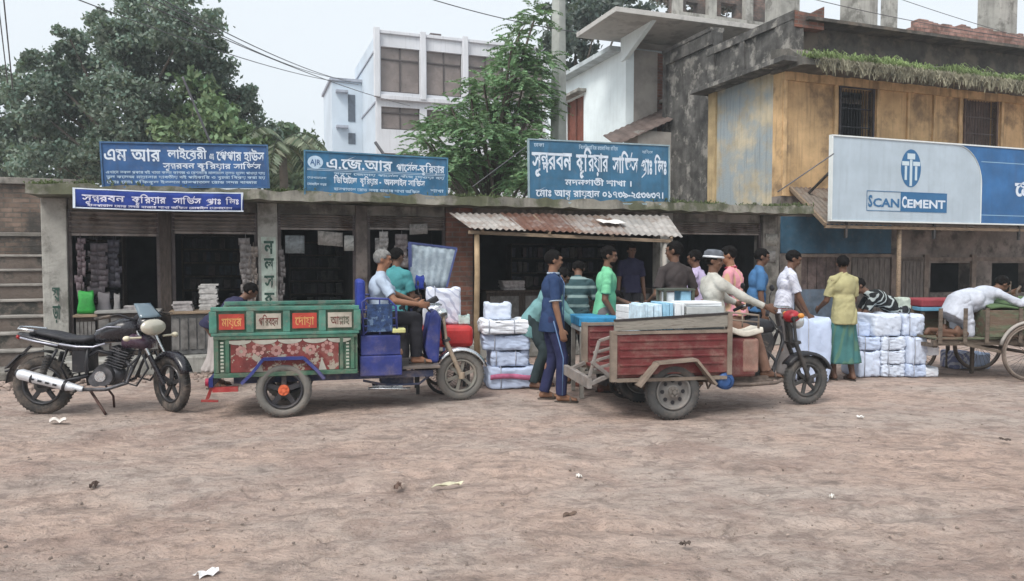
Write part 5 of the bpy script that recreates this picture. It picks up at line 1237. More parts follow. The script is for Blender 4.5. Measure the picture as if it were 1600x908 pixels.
        m.ell(c0 - up * .05, (.106, .150, .05), Bx, 18, 8); m.build('lungi', bottom, t, 0, None, .006)
    if piping:
        m = MB()
        for i, sg in ((0, 1), (1, -1)):
            k, an = legt[i]; o_ = A3(0, sg * .088, 0); m.tube([hip[i] + o_ * 1.05, k + o_ * .86, an + o_ * .78], .007, 5)
        m.build('piping', M('piping_pale', (.12, .2, .36), .8), t)
        m = MB(); m.tube([nk + fw * .075, chest + up * .06 + fw * .135, waist + fw * .13, Pv + fw * .14 - A3(0, 0, .10)], .008, 5); m.bb(chest + A3(.115, .03, -.03), chest + A3(.132, .10, .06)); m.build('placket', M('piping_pale', (.12, .2, .36), .8), t)
    return t

# striped and patterned cloths
def pattern(name, c1, c2, axis='Z', sc=6., dist=0., thin=.5, **k):
    m = cloth(name, c1, **k); N = m.node_tree.nodes; L = m.node_tree.links; b = N['Principled BSDF']; src = b.inputs['Base Color'].links[0].from_socket
    tc = N.new('ShaderNodeTexCoord'); wv = N.new('ShaderNodeTexWave'); wv.bands_direction = axis; wv.inputs['Scale'].default_value = sc; wv.inputs['Distortion'].default_value = dist; L.new(tc.outputs['Object'], wv.inputs[0])
    r = N.new('ShaderNodeMapRange'); r.inputs[1].default_value = thin - .06; r.inputs[2].default_value = thin + .06; L.new(wv.outputs['Fac'], r.inputs[0])
    x = N.new('ShaderNodeMix'); x.data_type = 'RGBA'; L.new(r.outputs[0], x.inputs[0]); L.new(src, x.inputs[6]); x.inputs[7].default_value = (*c2, 1); L.new(x.outputs[2], b.inputs['Base Color']); return m
c_navy = cloth('uniform_navy', (.028, .050, .115)); c_navy2 = cloth('trouser_navy', (.028, .032, .080)); c_green = cloth('tee_green', (.16, .46, .27)); c_teal = cloth('shirt_teal', (.065, .235, .25)); c_panj = cloth('panjabi_teal', (.15, .29, .30))
c_stripe = pattern('striped_shirt', (.04, .075, .085), (.20, .27, .27), 'Z', 2.6, .3, .80); c_brown = cloth('tee_brown', (.050, .042, .042)); c_lav = cloth('shirt_lavender', (.42, .36, .52))
c_cream = cloth('shirt_cream', (.43, .425, .39), var=.2); c_pink = pattern('shirt_pink', (.60, .27, .32), (.52, .34, .22), 'Y', 3.2, .6, .82); c_blue = cloth('shirt_blue', (.06, .15, .30)); c_white = pattern('shirt_white_dots', (.56, .58, .66), (.44, .46, .56), 'DIAGONAL', 11, 6, .85)
c_khaki = cloth('shirt_khaki', (.37, .345, .19)); c_lungi = pattern('lungi_green', (.055, .15, .15), (.085, .17, .13), 'X', 5, 1.5, .8); c_dark = cloth('trouser_black', (.025, .025, .03)); c_blk = pattern('black_print', (.018, .02, .022), (.32, .36, .36), 'DIAGONAL', 4.5, 9, .80)
c_drv = cloth('shirt_grey_blue', (.36, .43, .53)); c_wht = cloth('plain_white', (.46, .49, .56), var=.2, bump=.6, bs=9); c_greyt = cloth('trouser_grey', (.14, .13, .13)); c_brl = cloth('lungi_brown', (.20, .12, .09)); c_pale = cloth('pale_cloth', (.36, .33, .32)); c_indigo = cloth('dark_indigo', (.03, .03, .06))
def at(px, Y): return (px - 800) / F * Y, Y

x, y = at(862, 8.35)
person('young man in navy uniform standing in the road between the tricycles', x, y, 4, 1.71, lean=1, hl=(.05, .24, .80), hr=(.08, -.25, .80), fl=(-.07, .10, .085), fr=(.10, -.11, .085), head=(4, 4), skin=0, top=c_navy, bottom=c_navy2, trim=M('trim_pale', (.35, .42, .5), .8), seed=1, hemz=-.13, piping=True)
x, y = at(840, 9.2)
person('man in loose teal tunic bending behind the man in navy uniform', x, y, -12, 1.66, lean=34, pelx=-.06, pelz=.87, hl=(.55, .1, .80), hr=(.50, -.15, .80), head=(20, 0), skin=1, top=c_panj, bottom=cloth('teal_dark', (.035, .05, .055)), sleeve='long', hemz=-.22, seed=2, fat=1.15, topname='tunic')
x, y = at(902, 9.5)
person('man in dark striped shirt with his back turned, leaning over goods', x, y, 82, 1.66, lean=24, hl=(.42, .2, .95), hr=(.42, -.2, .95), head=(28, 0), skin=1, top=c_stripe, bottom=c_dark, seed=3)
x, y = at(945, 9.0)
person('man in bright green t-shirt standing behind the blue handcart', x, y, -4, 1.77, lean=3, hl=(.32, .15, 1.0), hr=(.12, -.22, .86), head=(5, -5), skin=1, top=c_green, bottom=c_greyt, seed=4, beard=True)
x, y = at(1000, 9.6)
person('man sitting low in white and pink beside the green t-shirt man', x, y, 178, 1.62, lean=28, pelz=.55, hl=(.42, .05, .80), hr=(.45, -.10, .82), fl=(.42, .12, .085), fr=(.40, -.12, .085), head=(12, 10), skin=1, top=cloth('shirt_rose', (.50, .40, .44)), bottom=c_brl, seed=5)
x, y = at(1057, 9.05)
person('man in dark brown t-shirt seen from behind above the white bundles', x, y, 112, 1.83, lean=4, hl=(.22, .24, .98), hr=(.25, -.25, 1.0), head=(2, 38), skin=1, top=c_brown, bottom=c_greyt, seed=6, fat=1.15)
x, y = at(1094, 10.2)
person('man in pale lavender shirt partly hidden behind the brown t-shirt man', x, y, 150, 1.74, lean=5, hl=(.35, .1, 1.05), head=(10, 0), skin=1, top=c_lav, bottom=c_dark, seed=7)
x, y = at(1150, 9.3)
person('man in pink shirt standing behind the red tricycle driver', x, y, 150, 1.78, lean=6, hl=(.30, .15, 1.0), hr=(.2, -.2, .9), head=(12, 10), skin=2, top=c_pink, bottom=c_brl, kind='lungi', seed=8, fat=1.1, shoes=False, trim=M('trim_red', (.3, .03, .05), .8))
x, y = at(1180, 10.2)
person('man in royal blue shirt behind the pink shirted man', x, y, -8, 1.76, lean=6, head=(8, 0), skin=1, top=c_blue, bottom=c_dark, seed=9)
x, y = at(1224, 9.9)
person('man in white patterned shirt looking down beside the red tricycle handlebar', x, y, -4, 1.74, lean=8, hl=(.30, .1, .85), hr=(.28, -.18, .82), head=(18, -4), skin=1, top=c_white, bottom=c_greyt, seed=10)
x, y = at(1320, 9.75)
person('man in khaki shirt and green lungi with his back to the road', x, y, 104, 1.66, lean=3, hl=(.30, .17, .96), hr=(.26, -.20, .90), fl=(.06, .10, .085), fr=(-.06, -.10, .085), head=(4, -25), skin=1, top=c_khaki, bottom=c_lungi, kind='lungi', seed=11, hemz=-.15)
x, y = at(1396, 10.45)
person('man in black printed shirt bending over behind the white bales', x, y, 168, 1.66, lean=62, pelz=.90, pelx=-.1, hl=(.62, .15, .55), hr=(.60, -.15, .55), head=(5, 0), skin=1, top=c_blk, bottom=c_dark, seed=12)
x, y = at(1501, 9.9)
person('man in white clothes leaning over the wooden cart on the right', x, y, 6, 1.68, lean=74, pelz=.46, pelx=.0, hl=(.84, .16, .56), hr=(.86, -.18, .54), head=(0, 0), neck=42, skin=1, top=c_wht, sleeve='long', bottom=c_wht, kind='shorts', seed=13, fl=(-.36, .12, .07), fr=(-.34, -.10, .07), fat=1.3, drape=.08, z=.572, shoes=False, hemz=-.26)
x, y = at(617, 9.7)
person('man in teal shirt with his back turned near the silver newspaper display', x, y, 62, 1.76, lean=2, hl=(.35, .12, 1.08), hr=(.30, -.16, 1.05), head=(12, -10), skin=1, top=c_teal, bottom=c_dark, seed=14, hemz=-.14)
x, y = at(333, 9.2)
person('dark haired person bending behind the tailboard of the painted tricycle', x, y, 20, 1.60, lean=52, pelz=.84, pelx=-.05, hl=(.50, .12, .70), hr=(.48, -.15, .68), head=(10, 10), skin=1, top=c_indigo, bottom=c_pale, kind='lungi', seed=15, sleeve='long')
x, y = at(985, 12.2)
person('man in dark clothes standing in the shade inside the awning stall', x, y, -80, 1.62, lean=4, z=FZ, head=(6, 0), skin=1, top=c_indigo, bottom=c_dark, seed=17)
# ---------------------------------------------------------------- wheels and vehicles
def wheel(parent, c, r, w, style, rim_m, tyre_m, hub_m=None, steer=0., rr=None, spokes=5):
    rr = rr or r * .66; ax = np.array((-math.sin(R(steer)), math.cos(R(steer)), 0)); fx = np.array((math.cos(R(steer)), math.sin(R(steer)), 0)); c = np.array(c, float)
    m = MB(); h = w / 2; pr = [(rr, -h * .55), (rr + (r-rr) * .35, -h * .98), (r - w * .22, -h), (r - w * .05, -h * .72), (r, -h * .3), (r, h * .3), (r - w * .05, h * .72), (r - w * .22, h), (rr + (r-rr) * .35, h * .98), (rr, h * .55)]
    m.lathe(pr, c, ax, 48, closed=True)
    if style != 'bike':
        for k in range(44):
            a = 2*np.pi*k/44; d = fx * math.cos(a) + np.array((0, 0, 1)) * math.sin(a); tg = -fx * math.sin(a) + np.array((0, 0, 1)) * math.cos(a)
            p = c + d * (r - .002); m.beam(p - ax * h * .72, p + ax * h * .72 + tg * .02, .012, .012)
    wl_ = m.build('wheel', tyre_m, parent)
    m = MB(); up = np.array((0, 0, 1.))
    if style == 'bike':
        m.lathe([(rr + .003, -h * .8), (rr - .018, -h * .6), (rr - .018, h * .6), (rr + .003, h * .8)], c, ax, 40, closed=True); m.build('rim', rim_m, wl_)
        m = MB()
        for k in range(32):
            a = 2*np.pi*k/32; b_ = a + (.35 if k % 2 else -.35); s = 1 if k % 4 < 2 else -1
            p0 = c + ax * s * .035 + (fx * math.cos(b_) + up * math.sin(b_)) * .02; p1 = c + (fx * math.cos(a) + up * math.sin(a)) * (rr - .01); m.cyl(p0, p1, .0022, n=4, cap=False)
        m.build('spokes', steel_dark, wl_); m = MB(); m.cyl(c - ax * .06, c + ax * .06, .024, n=10); m.build('hub', hub_m or steel_dark, wl_); return wl_
    m.lathe([(rr + .004, -h * .9), (rr - .012, -h * .8), (rr - .02, -h * .45), (rr - .02, h * .45), (rr - .012, h * .8), (rr + .004, h * .9)], c, ax, 40, closed=True)
    if style == 'disc':
        m.lathe([(rr - .012, -h * .45), (rr * .78, -h * .1), (rr * .45, -h * .25), (rr * .4, -h * .5), (0.001, -h * .5)], c, ax, 32); m.lathe([(0.001, h * .5), (rr * .4, h * .5), (rr * .45, h * .25), (rr * .78, h * .1), (rr - .012, h * .45)], c, ax, 32)
    else:
        for k in range(spokes):
            a = 2*np.pi*k/spokes + .3; d = fx * math.cos(a) + up * math.sin(a); m.beam(c + d * r * .1, c + d * (rr - .012), w * .30, r * (.13 if style == 'alloy' else .18))
    m.build('rim', rim_m, wl_)
    if style == 'disc':
        m = MB()
        for s in (-1, 1):
            for k in range(8): a = 2*np.pi*k/8; p = c + (fx * math.cos(a) + up * math.sin(a)) * rr * .62; m.cyl(p + ax * s * h * .16, p + ax * s * h * .26, rr * .12, n=10)
        m.build('vent_holes', black_plastic, wl_)
    m = MB(); m.cyl(c - ax * h * .85, c + ax * h * .85, r * .20 if hub_m else r * .12, n=18)
    m.cyl(c - ax * h * 1.15, c + ax * h * 1.15, r * .08, n=10)
    if hub_m:
        for s in (-1, 1):
            for k in range(6): a = 2*np.pi*k/6; p = c + (fx * math.cos(a) + up * math.sin(a)) * r * .14 + ax * s * h * .85; m.cyl(p, p + ax * s * .012, .012, n=8)
    m.build('hub', hub_m or steel_dark, wl_); return wl_

t_green = M('truck_green', (.04, .115, .075), .6, .3, 5, .15, 30, dust=.45, col2=(.10, .11, .08), c2s=6, c2t=.6); t_teal = M('truck_teal', (.05, .175, .135), .6, .3, 5, .15, 30, dust=.4, col2=(.13, .17, .14), c2s=9, c2t=.6)
t_blue = M('truck_blue', (.024, .036, .17), .5, .3, 4, .2, 12, dust=.33, dlow=.5); t_blue_d = M('truck_blue_deep', (.014, .022, .12), .5, .2, 4, .08, 30, dust=.25)
t_red = M('panel_red', (.38, .05, .035), .6, .2, 6, .1); t_cream = M('panel_cream', (.36, .33, .28), .7, .2, 9, .1, dust=.3); t_maroon = M('truck_maroon', (.14, .035, .03), .6, .25, 4, .15, 20, dust=.4, col2=(.04, .07, .045), c2s=7, c2t=.55)
t_orange = M('hub_orange', (.62, .14, .06), .5, .15, 9, .1, dust=.1); fork_m = M('fork_tan', (.30, .24, .18), .6, .2, 8, .1, dust=.4); yellow_p = M('paint_yellow', (.52, .26, .10), .6, .15, 8, .1)

def cargo_front(t, xf, r, w, zt, yaw_steer=0, fork=fork_m, bars=black_plastic, hx=None, guard=chrome, tyre=None, rimc=None):
    """front wheel, fork, mudguard, handlebar of a cargo tricycle"""
    wheel(t, (xf, 0, r), r, w, 'alloy', rimc or M('rim_grey', (.20, .20, .18), .6, dust=.5), tyre or rubber_dusty, None, yaw_steer, spokes=6)
    top = np.array((xf - .26, 0, zt))
    for s in (-1, 1):
        m = MB(); a = np.array((xf, s * .085, r)); b = np.array((xf - .17, s * .085, r + .40)); m.cyl(a, b, .026, .024, 12); m.cyl(b, (top[0] + .05, s * .085, zt - .08), .017, n=10); m.cyl(a + A3(0, s*.012, -.02), a + A3(.0, s * .012, .05), .035, n=12); m.build('fork_leg', fork, t)
    m = MB(); m.box((xf - .165, 0, r + .42), (.07, .23, .03), (0, -.35, 0)); m.box((top[0] + .06, 0, zt - .1), (.07, .22, .03), (0, -.35, 0)); m.cyl((xf - .17, 0, r + .36), (top[0] + .04, 0, zt - .06), .03, n=12); m.build('steering_head', steel_dark, t)
    m = MB(); n = 14; V = []
    for i in range(n + 1):
        a = R(20 + 125 * i / n)
        for j, yy in ((0, -.075), (1, -.05), (2, 0), (3, .05), (4, .075)): rr_ = r + .035 + (.012 if j in (1, 2, 3) else -.02); V.append((xf + math.cos(a) * rr_, yy, r + math.sin(a) * rr_))
    m.add(V, [(i*5+j, i*5+j+1, (i+1)*5+j+1, (i+1)*5+j) for i in range(n) for j in range(4)], True); m.build('mudguard', guard, t, 0, None, .004)
    hx = top[0] - .16 if hx is None else hx
    m = MB(); m.tube([(hx - .08, -.34, zt - .03), (hx, -.24, zt + .03), (top[0] + .03, -.08, zt + .01), (top[0] + .03, .08, zt + .01), (hx, .24, zt + .03), (hx - .08, .34, zt - .03)], .012, 8); hb = m.build('handlebar', chrome, t)
    for s in (-1, 1):
        m = MB(); m.cyl((hx - .10, s * .36, zt - .04), (hx - .03, s * .27, zt + .015), .019, n=10); m.cyl((hx + .0, s * .25, zt + .03), (hx + .03, s * .2, zt + .035), .025, n=10); m.tube([(hx + .03, s * .25, zt + .02), (hx + .0, s * .36, zt)], .006, 5); m.build('grip', bars, hb)
        m = MB(); m.tube([(hx + .01, s * .22, zt + .03), (hx - .02, s * .27, zt + .15), (hx - .02, s * .3, zt + .2)], .005, 5); m.ell((hx - .02, s * .31, zt + .24), (.012, .05, .035)); m.build('mirror', black_plastic, hb)
    return top, hx

# ---- painted blue and green cargo tricycle
p = P(441, 405, 7.48); th = R(14); O = (p.x - .46 * math.sin(th), 7.48 + .46 * math.cos(th), 0)
bt = thing('cargo_tricycle', 'blue three wheeled cargo cart with painted green and red tray', 'cargo tricycle', O, th)
for s in (-1, 1): wheel(bt, (0, s * .46, .272), .272, .115, 'spoke', M('rim_black', (.03, .03, .035), .5, dust=.3), rubber_dusty, t_orange, spokes=5, rr=.185)
m = MB(); m.cyl((0, -.42, .27), (0, .42, .27), .035, n=12); m.ell((0, .05, .27), (.11, .13, .11)); m.build('axle', steel_dark, bt)
bx0, bx1, by = -.66, .735, .50
m = MB(); m.bb((bx0, -by + .02, .42), (bx1, by - .02, .45)); m.bb((bx0, -by + .01, .452), (bx1, -by + .03, 1.08)); m.bb((bx0, by - .03, .452), (bx1, by - .01, 1.08)); m.bb((bx0, -by + .032, .452), (bx0 + .02, by - .032, 1.08)); m.bb((bx1 - .02, -by + .032, .452), (bx1, by - .032, 1.08)); m.build('tray', t_green, bt)
flower = M('flower_pink', (.36, .20, .18), .7, .2, 8, .1, dust=.2)
words = ['মায়ের', 'পরিবহন', 'দোয়া', 'আল্লাহ']
for sy in (-1, 1):
    f = -by - .0 if sy < 0 else by; o_ = sy
    m = MB()
    for z0, z1 in ((1.085, 1.125), (.835, .865)): m.bb((bx0 - .02, f - .02, z0), (bx1 + .02, f + .02, z1))
    for k in range(5): x0 = bx0 + (bx1 - bx0) * k / 4; m.bb((x0 - .035, f - .018, .867), (x0 + .035, f + .018, 1.083))
    m.build('upper_rail', t_teal, bt, .005)
    for k in range(4):
        x0 = bx0 + (bx1 - bx0) * k / 4 + .04; x1 = bx0 + (bx1 - bx0) * (k + 1) / 4 - .04
        m = MB(); m.bb((x0 + .015, f + o_ * .002 if sy > 0 else f - .008, .90), (x1 - .015, f + .008 if sy > 0 else f - .002, 1.055)); pn = m.build('painted_panel', t_red if k in (0, 2) else t_cream, bt, 0, 'bright red panel with pale writing' if k in (0, 2) else 'faded cream panel with dark writing')
        if sy < 0: m = MB(); write(m, words[k], x0 + .04, x1 - .04, .935, .085, f - .0105, .02); m.build('lettering', yellow_p if k in (0, 2) else t_maroon, pn)
    m = MB()
    for x0 in (bx0 + .03, bx0 + .13, bx1 - .16, bx1 - .05): m.bb((x0 - .018, f - .012, .47), (x0 + .018, f + .012, .833))
    m.bb((bx0, f - .016, .80), (bx1, f + .016, .832)); m.bb((bx0, f - .016, .42), (bx1, f + .016, .465)); m.build('post_strip', t_green, bt, .004)
    m = MB(); g = f + (.001 if sy > 0 else -.009)
    for k in range(16): x0 = bx0 + .03 + (bx1 - bx0 - .06) * k / 15; m.box((x0, g, .815), (.05, .006, .014))
    for zz in np.linspace(.49, .77, 9): m.box((bx0 + .08, g, zz), (.03, .006, .018)); m.box((bx1 - .1, g, zz), (.03, .006, .018))
    m.build('white_dashes', M('dash_white', (.36, .40, .34), .7, dust=.5), bt)
    m = MB(); m.bb((bx0 + .16, f - .006, .47), (bx1 - .19, f + .006, .795)); pm = m.build('picture_panel', M('busy_painting', (.15, .03, .028), .6, .3, 9, .15, 20, dust=.3, col2=(.30, .27, .22), c2s=13, c2t=.56, c2w=.02), bt)
    m = MB()      # painted flowers and scallops
    for k, cx in enumerate(np.linspace(bx0 + .26, bx1 - .30, 6)):
        for a in range(7):
            an = 2*np.pi*a/7; yy = f + sy * .0085; r_ = .036 + .012 * (k % 2); V = [(cx + math.cos(an) * r_ + .02 * math.cos(q_), yy, .68 + .02 * (k % 2) + math.sin(an) * r_ + .02 * math.sin(q_)) for q_ in np.linspace(0, 2*np.pi, 10, endpoint=False)]; m.add(V, [tuple(range(10))])
    m.build('painted_flowers', flower, pm)
    m = MB()
    for k in range(5):
        cx = bx0 + .24 + k * (bx1 - bx0 - .42) / 4.; w2 = .12; V = [(cx - w2, f + sy * .0105, .79)] + [(cx + w2 * math.cos(a), f + sy * .0105, .79 - .045 * math.sin(a)) for a in np.linspace(np.pi, 0, 10)[1:]]; m.add(V, [tuple(range(len(V)))])
    for cx in (bx0 + .42, bx1 - .36): m.add([(cx - .03, f + sy * .0105, .47), (cx + .05, f + sy * .0105, .47), (cx + .0, f + sy * .0105, .60)], [(0, 1, 2)])
    m.build('painted_scallops', M('scallop', (.34, .34, .30), .7, dust=.5), pm)
    m = MB(); V = [] # mudguard arch
    pts = [(-.40, .36), (-.30, .46), (-.19, .60), (.20, .60), (.33, .47), (.40, .38)]
    for (xa, za), (xb, zb) in zip(pts, pts[1:]): m.beam((xa, f - sy * .02 - .0, za), (xb, f - sy * .02, zb), .16, .03)
    m.build('mudguard', t_blue, bt)
m = MB(); m.bb((bx0 - .05, -by, .33), (bx0 - .01, by, .42)); m.build('rear_bumper', t_blue_d, bt)
m = MB()
for y0 in (-.35, -.22): m.beam((bx0 - .03, y0, .36), (bx0 - .10, y0, .17), .03, .02); 
m.beam((bx0 - .02, -.46, .30), (bx0 + .22, -.46, .30), .05, .05); m.beam((bx0 - .14, -.38, .18), (bx0 + .02, -.38, .17), .03, .02); m.build('tail_bracket', M('bracket_red', (.30, .03, .03), .7, dust=.4), bt)
for y0 in (-.42, .42): m = MB(); m.cyl((bx0 - .06, y0, .37), (bx0 - .09, y0, .37), .04, n=14); m.build('tail_lamp', M('lamp_red', (.35, .02, .06), .3), bt)
m = MB(); m.beam((-.5, -.28, .36), (1.55, -.28, .36), .05, .07); m.beam((-.5, .28, .36), (1.55, .28, .36), .05, .07)
for xx in (-.45, .3, .8, 1.5): m.beam((xx, -.27, .36), (xx, .27, .36), .045, .045)
m.tube([(.8, -.25, .30), (1.05, -.25, .24), (1.4, -.25, .24), (1.52, -.25, .33)], .014, 6); m.bb((1.0, -.18, .22), (1.35, .18, .33)); m.build('chassis', M('chassis_blue', (.04, .05, .10), .7, dust=.5), bt)
m = MB(); m.bb((.90, -.26, .20), (1.22, -.1, .24)); m.tube([(.85, -.3, .22), (1.3, -.3, .20)], .016, 6); m.build('silencer', chrome, bt)
m = MB(); m.bb((.76, -.44, .37), (1.20, .44, .585)); m.bb((.77, -.43, .588), (1.185, .43, .80)); m.build('seat_box', t_blue, bt, .012)
m = MB(); m.bb((.80, -.36, .803), (1.19, .36, .87)); m.build('seat', M('seat_vinyl', (.02, .02, .05), .5, .2, 8, .1), bt, .025)
m = MB(); m.bb((1.10, -.445, .82), (1.24, -.30, .868)); m.build('armrest_pad', M('pad_yellow', (.5, .5, .22), .7), bt, .01)
m = MB(); m.bb((.74, -.30, 1.02), (.83, .30, 1.38)); m.build('backrest', M('cushion_blue', (.02, .04, .26), .6, .25, 6, .3), bt, .03)
m = MB()      # lattice side guard
for sy in (-.43, .43):
    m.tube([(.80, sy, .80), (.79, sy, 1.15), (.84, sy, 1.19), (1.06, sy, 1.18), (1.14, sy, 1.10), (1.15, sy, .81)], .013, 7)
    for a, b in (((.80, .98), (1.15, .98)), ((.81, 1.17), (.97, .99)), ((1.12, 1.13), (.97, .99)), ((.81, .82), (.97, .97)), ((1.14, .82), (.97, .97)), ((.97, 1.18), (.97, .81)), ((.80, .90), (1.15, .90)), ((.80, 1.07), (1.14, 1.07))): m.cyl((a[0], sy, a[1]), (b[0], sy, b[1]), .008, n=6)
m.build('side_guard', t_blue, bt)
m = MB(); m.bb((.84, -.444, .84), (1.10, -.437, 1.13)); m.build('guard_mesh', M('guard_panel', (.02, .045, .12), .7, .5, 18, .3, col2=(.10, .16, .26), c2s=14, c2t=.56, c2w=.03), bt)
m = MB(); m.bb((1.21, -.36, .42), (1.62, .36, .45)); m.build('footboard', M('foot_plate', (.16, .14, .13), .6, metal=.4, dust=.5), bt, .005)
xf = 1.90
m = MB(); m.prism([(1.52, .451), (1.63, .451), (1.66, .95), (1.60, 1.05), (1.53, .98), (1.47, .62)], -.19, .19); m.build('leg_shield', t_blue, bt, .03)
top, hx = cargo_front(bt, xf, .275, .09, 1.08, 4)
m = MB(); m.lathe([(.001, .02), (.05, .02), (.07, -.01), (.075, -.05), (.05, -.10), (.001, -.12)], (xf - .17, 0, .98), (1, 0, .1), 20); hl_m = m.build('headlight', glassy, bt)
m = MB(); m.box((hx + .1, 0, 1.13), (.14, .12, .06), (0, -.5, 0)); m.build('instrument_box', black_plastic, bt, .01)
m = MB()
for y0 in (-.1, .1): m.tube([(hx, y0, 1.10), (hx + .1, y0 * .7, .98), (xf - .25, y0 * .5, .85), (xf - .35, y0 * .5, .6)], .007, 5)
m.build('cable', black_plastic, bt)
dv = Vector((math.cos(th), math.sin(th)))
def on(t, x_, y_): q_ = t.matrix_basis @ Vector((x_, y_, 0)); return q_.x, q_.y
ox, oy = on(bt, .96, -.05)
person('grey haired driver in pale blue shirt seated on the painted tricycle', ox, oy, 14, 1.68, lean=6, pelz=.95, hl=(hx - .96 - .07, .38, 1.13), hr=(hx - .96 - .10, -.28, 1.13), fl=(.45, .16, .545), fr=(.42, -.15, .545), head=(3, -6), skin=2, hair=HAIRG, top=c_drv, sleeve='short', bottom=c_dark, seed=20, elp=(-.3, .6, -.8), elpr=(-.3, -.6, -.8), shoes=True, knp=(1, 0, .8))

# ---- red cargo tricycle
p = P(1052, 405, 7.35); th2 = R(10.7); O2 = (p.x - .46 * math.sin(th2), 7.35 + .46 * math.cos(th2), 0)
rt = thing('cargo_tricycle', 'red dusty cargo tricycle loaded with white paper bundles', 'cargo tricycle', O2, th2)
r_red = M('tray_red', (.135, .024, .026), .55, .3, 3, .15, 20, dust=.42, col2=(.11, .02, .02), c2s=3, dlow=.55); r_bei = M('dusty_steel', (.19, .155, .125), .8, .25, 5, .2, dust=.5); plank = M('grey_plank', (.25, .235, .205), .85, .25, 4, .3, 18, stretch=(1, 8, 8), col2=(.16, .14, .12), c2s=4, c2t=.58)
for s in (-1, 1): wheel(rt, (0, s * .46, .278), .278, .12, 'disc', M('rim_dusty', (.15, .145, .14), .7, dust=.4), M('tyre_dark_dusty', (.07, .07, .07), .95, bump=.3, bs=60, dust=.35), M('hub_grey', (.14, .13, .12), .6, dust=.4), rr=.175)
m = MB(); m.cyl((0, -.42, .27), (0, .42, .27), .035, n=12); m.ell((0, .05, .27), (.12, .14, .12)); m.beam((-.35, -.40, .34), (.35, -.40, .34), .05, .03); m.build('axle', M('axle_rust', (.10, .06, .04), .8, dust=.4), rt)
x0, x1 = -.62, .58; yy = .50
m = MB(); m.bb((x0, -yy + .02, .43), (x1, yy - .02, .46))
for f in (-yy, yy):
    m.bb((x0, f - .014, .462), (x1, f + .014, .86))
    for zz in (.56, .64, .72, .80): m.bb((x0 + .05, f - .024, zz - .012), (x1 - .05, f + .024, zz + .012))
m.bb((x1 - .02, -yy + .015, .462), (x1, yy - .015, .86)); m.build('tray', r_red, rt, .006)
m = MB()
for f in (-yy, yy):
    m.bb((x0 - .04, f - .028, .40), (x0 + .02, f + .028, .90)); m.bb((x1 - .02, f - .028, .44), (x1 + .03, f + .028, 1.06)); m.bb((x0 - .02, f - .03, .865), (x1, f + .03, .895)); m.bb((x0 + .02, f - .026, .395), (x1 - .022, f + .026, .428))
    pts = [(-.40, .36), (-.21, .585), (.19, .61), (.40, .36)]
    for (xa, za), (xb, zb) in zip(pts, pts[1:]): m.beam((xa, f - .055 * np.sign(f) * -1, za), (xb, f - .055 * np.sign(f) * -1, zb), .15, .025)
m.build_each('steel_frame', r_bei, rt)
for f in (-yy,): m = MB(); m.add([(x0, f - .02, .90), (x1, f - .02, .925), (x1, f - .02, 1.045), (x0, f - .02, .99), (x0, f + .02, .90), (x1, f + .02, .925), (x1, f + .02, 1.045), (x0, f + .02, .99)], [(0, 1, 2, 3), (7, 6, 5, 4), (0, 4, 5, 1), (1, 5, 6, 2), (2, 6, 7, 3), (3, 7, 4, 0)]); m.build('side_plank', plank, rt)
m = MB()
for f in (-yy,): m.beam((x0, f, 1.0), (x1, f, 1.055), .05, .02)
m.build_each('top_rail', M('rail_black', (.03, .025, .025), .7), rt)
m = MB()     # lowered tailboard hanging at the back
m.beam((x0 - .02, -.44, .46), (x0 - .22, -.44, .38), .05, .04); m.beam((x0 - .02, .44, .46), (x0 - .22, .44, .38), .05, .04); m.bb((x0 - .26, -.46, .33), (x0 - .21, .46, .44)); m.beam((x0 - .24, -.45, .44), (x0 - .14, -.45, .80), .03, .03); m.beam((x0 - .14, -.45, .80), (x0, -.45, .84), .03, .03)
for z_l in (.52, .60, .68): m.beam((x0 - .20, -.45, z_l), (x0 - .0, -.45, z_l + .05), .02, .03)
m.beam((x0 - .22, -.46, .60), (x0 - .02, -.46, .44), .03, .04); m.build('tailboard', M('tail_grey', (.19, .175, .165), .8, .3, 6, .2, dust=.5), rt, .006)
m = MB(); m.beam((-.4, -.26, .38), (1.15, -.26, .34), .05, .06); m.beam((-.4, .26, .38), (1.15, .26, .34), .05, .06); m.bb((.55, -.30, .30), (1.20, .30, .335)); m.tube([(.62, -.35, .31), (.9, -.36, .30), (1.2, -.35, .31), (1.3, -.3, .33)], .02, 8)
for xx in (.25, .32, .42): m.tube([(xx, -.30, .40), (xx + .03, -.33, .27), (xx + .08, -.30, .33)], .012, 5)
m.build('chassis', M('chassis_rust', (.09, .07, .06), .8, .3, 6, dust=.5), rt)
m = MB(); m.bb((.62, -.36, .38), (.97, .36, .79)); m.build('seat_box', r_red, rt, .03)
m = MB(); m.bb((.80, -.365, .42), (1.0, -.30, .78)); m.build('box_patch', M('patch_dust', (.27, .15, .12), .8, .3, 5, .2, dust=.5), rt, .03)
m = MB(); m.sheet(lambda u, v: (.60 + .44 * u, -.37 + .74 * v, .86 + .03 * math.cos(u * 5.5) - .05 * max(0, u - .75) * 4 * (u - .75)), 12, 6); m.build('seat', M('seat_cover_white', (.60, .57, .50), .7, .15, 6, .2, dust=.15), rt, .012, None, .06)
m = MB(); m.tube([(.62, -.37, .90), (.62, -.37, 1.06), (.98, -.37, 1.02), (.98, -.37, .89)], .012, 6); m.tube([(.64, -.37, .98), (.98, -.37, .95)], .009, 6); m.tube([(.8, -.37, .90), (.8, -.37, 1.03)], .008, 6); m.build('seat_rail', r_bei, rt)
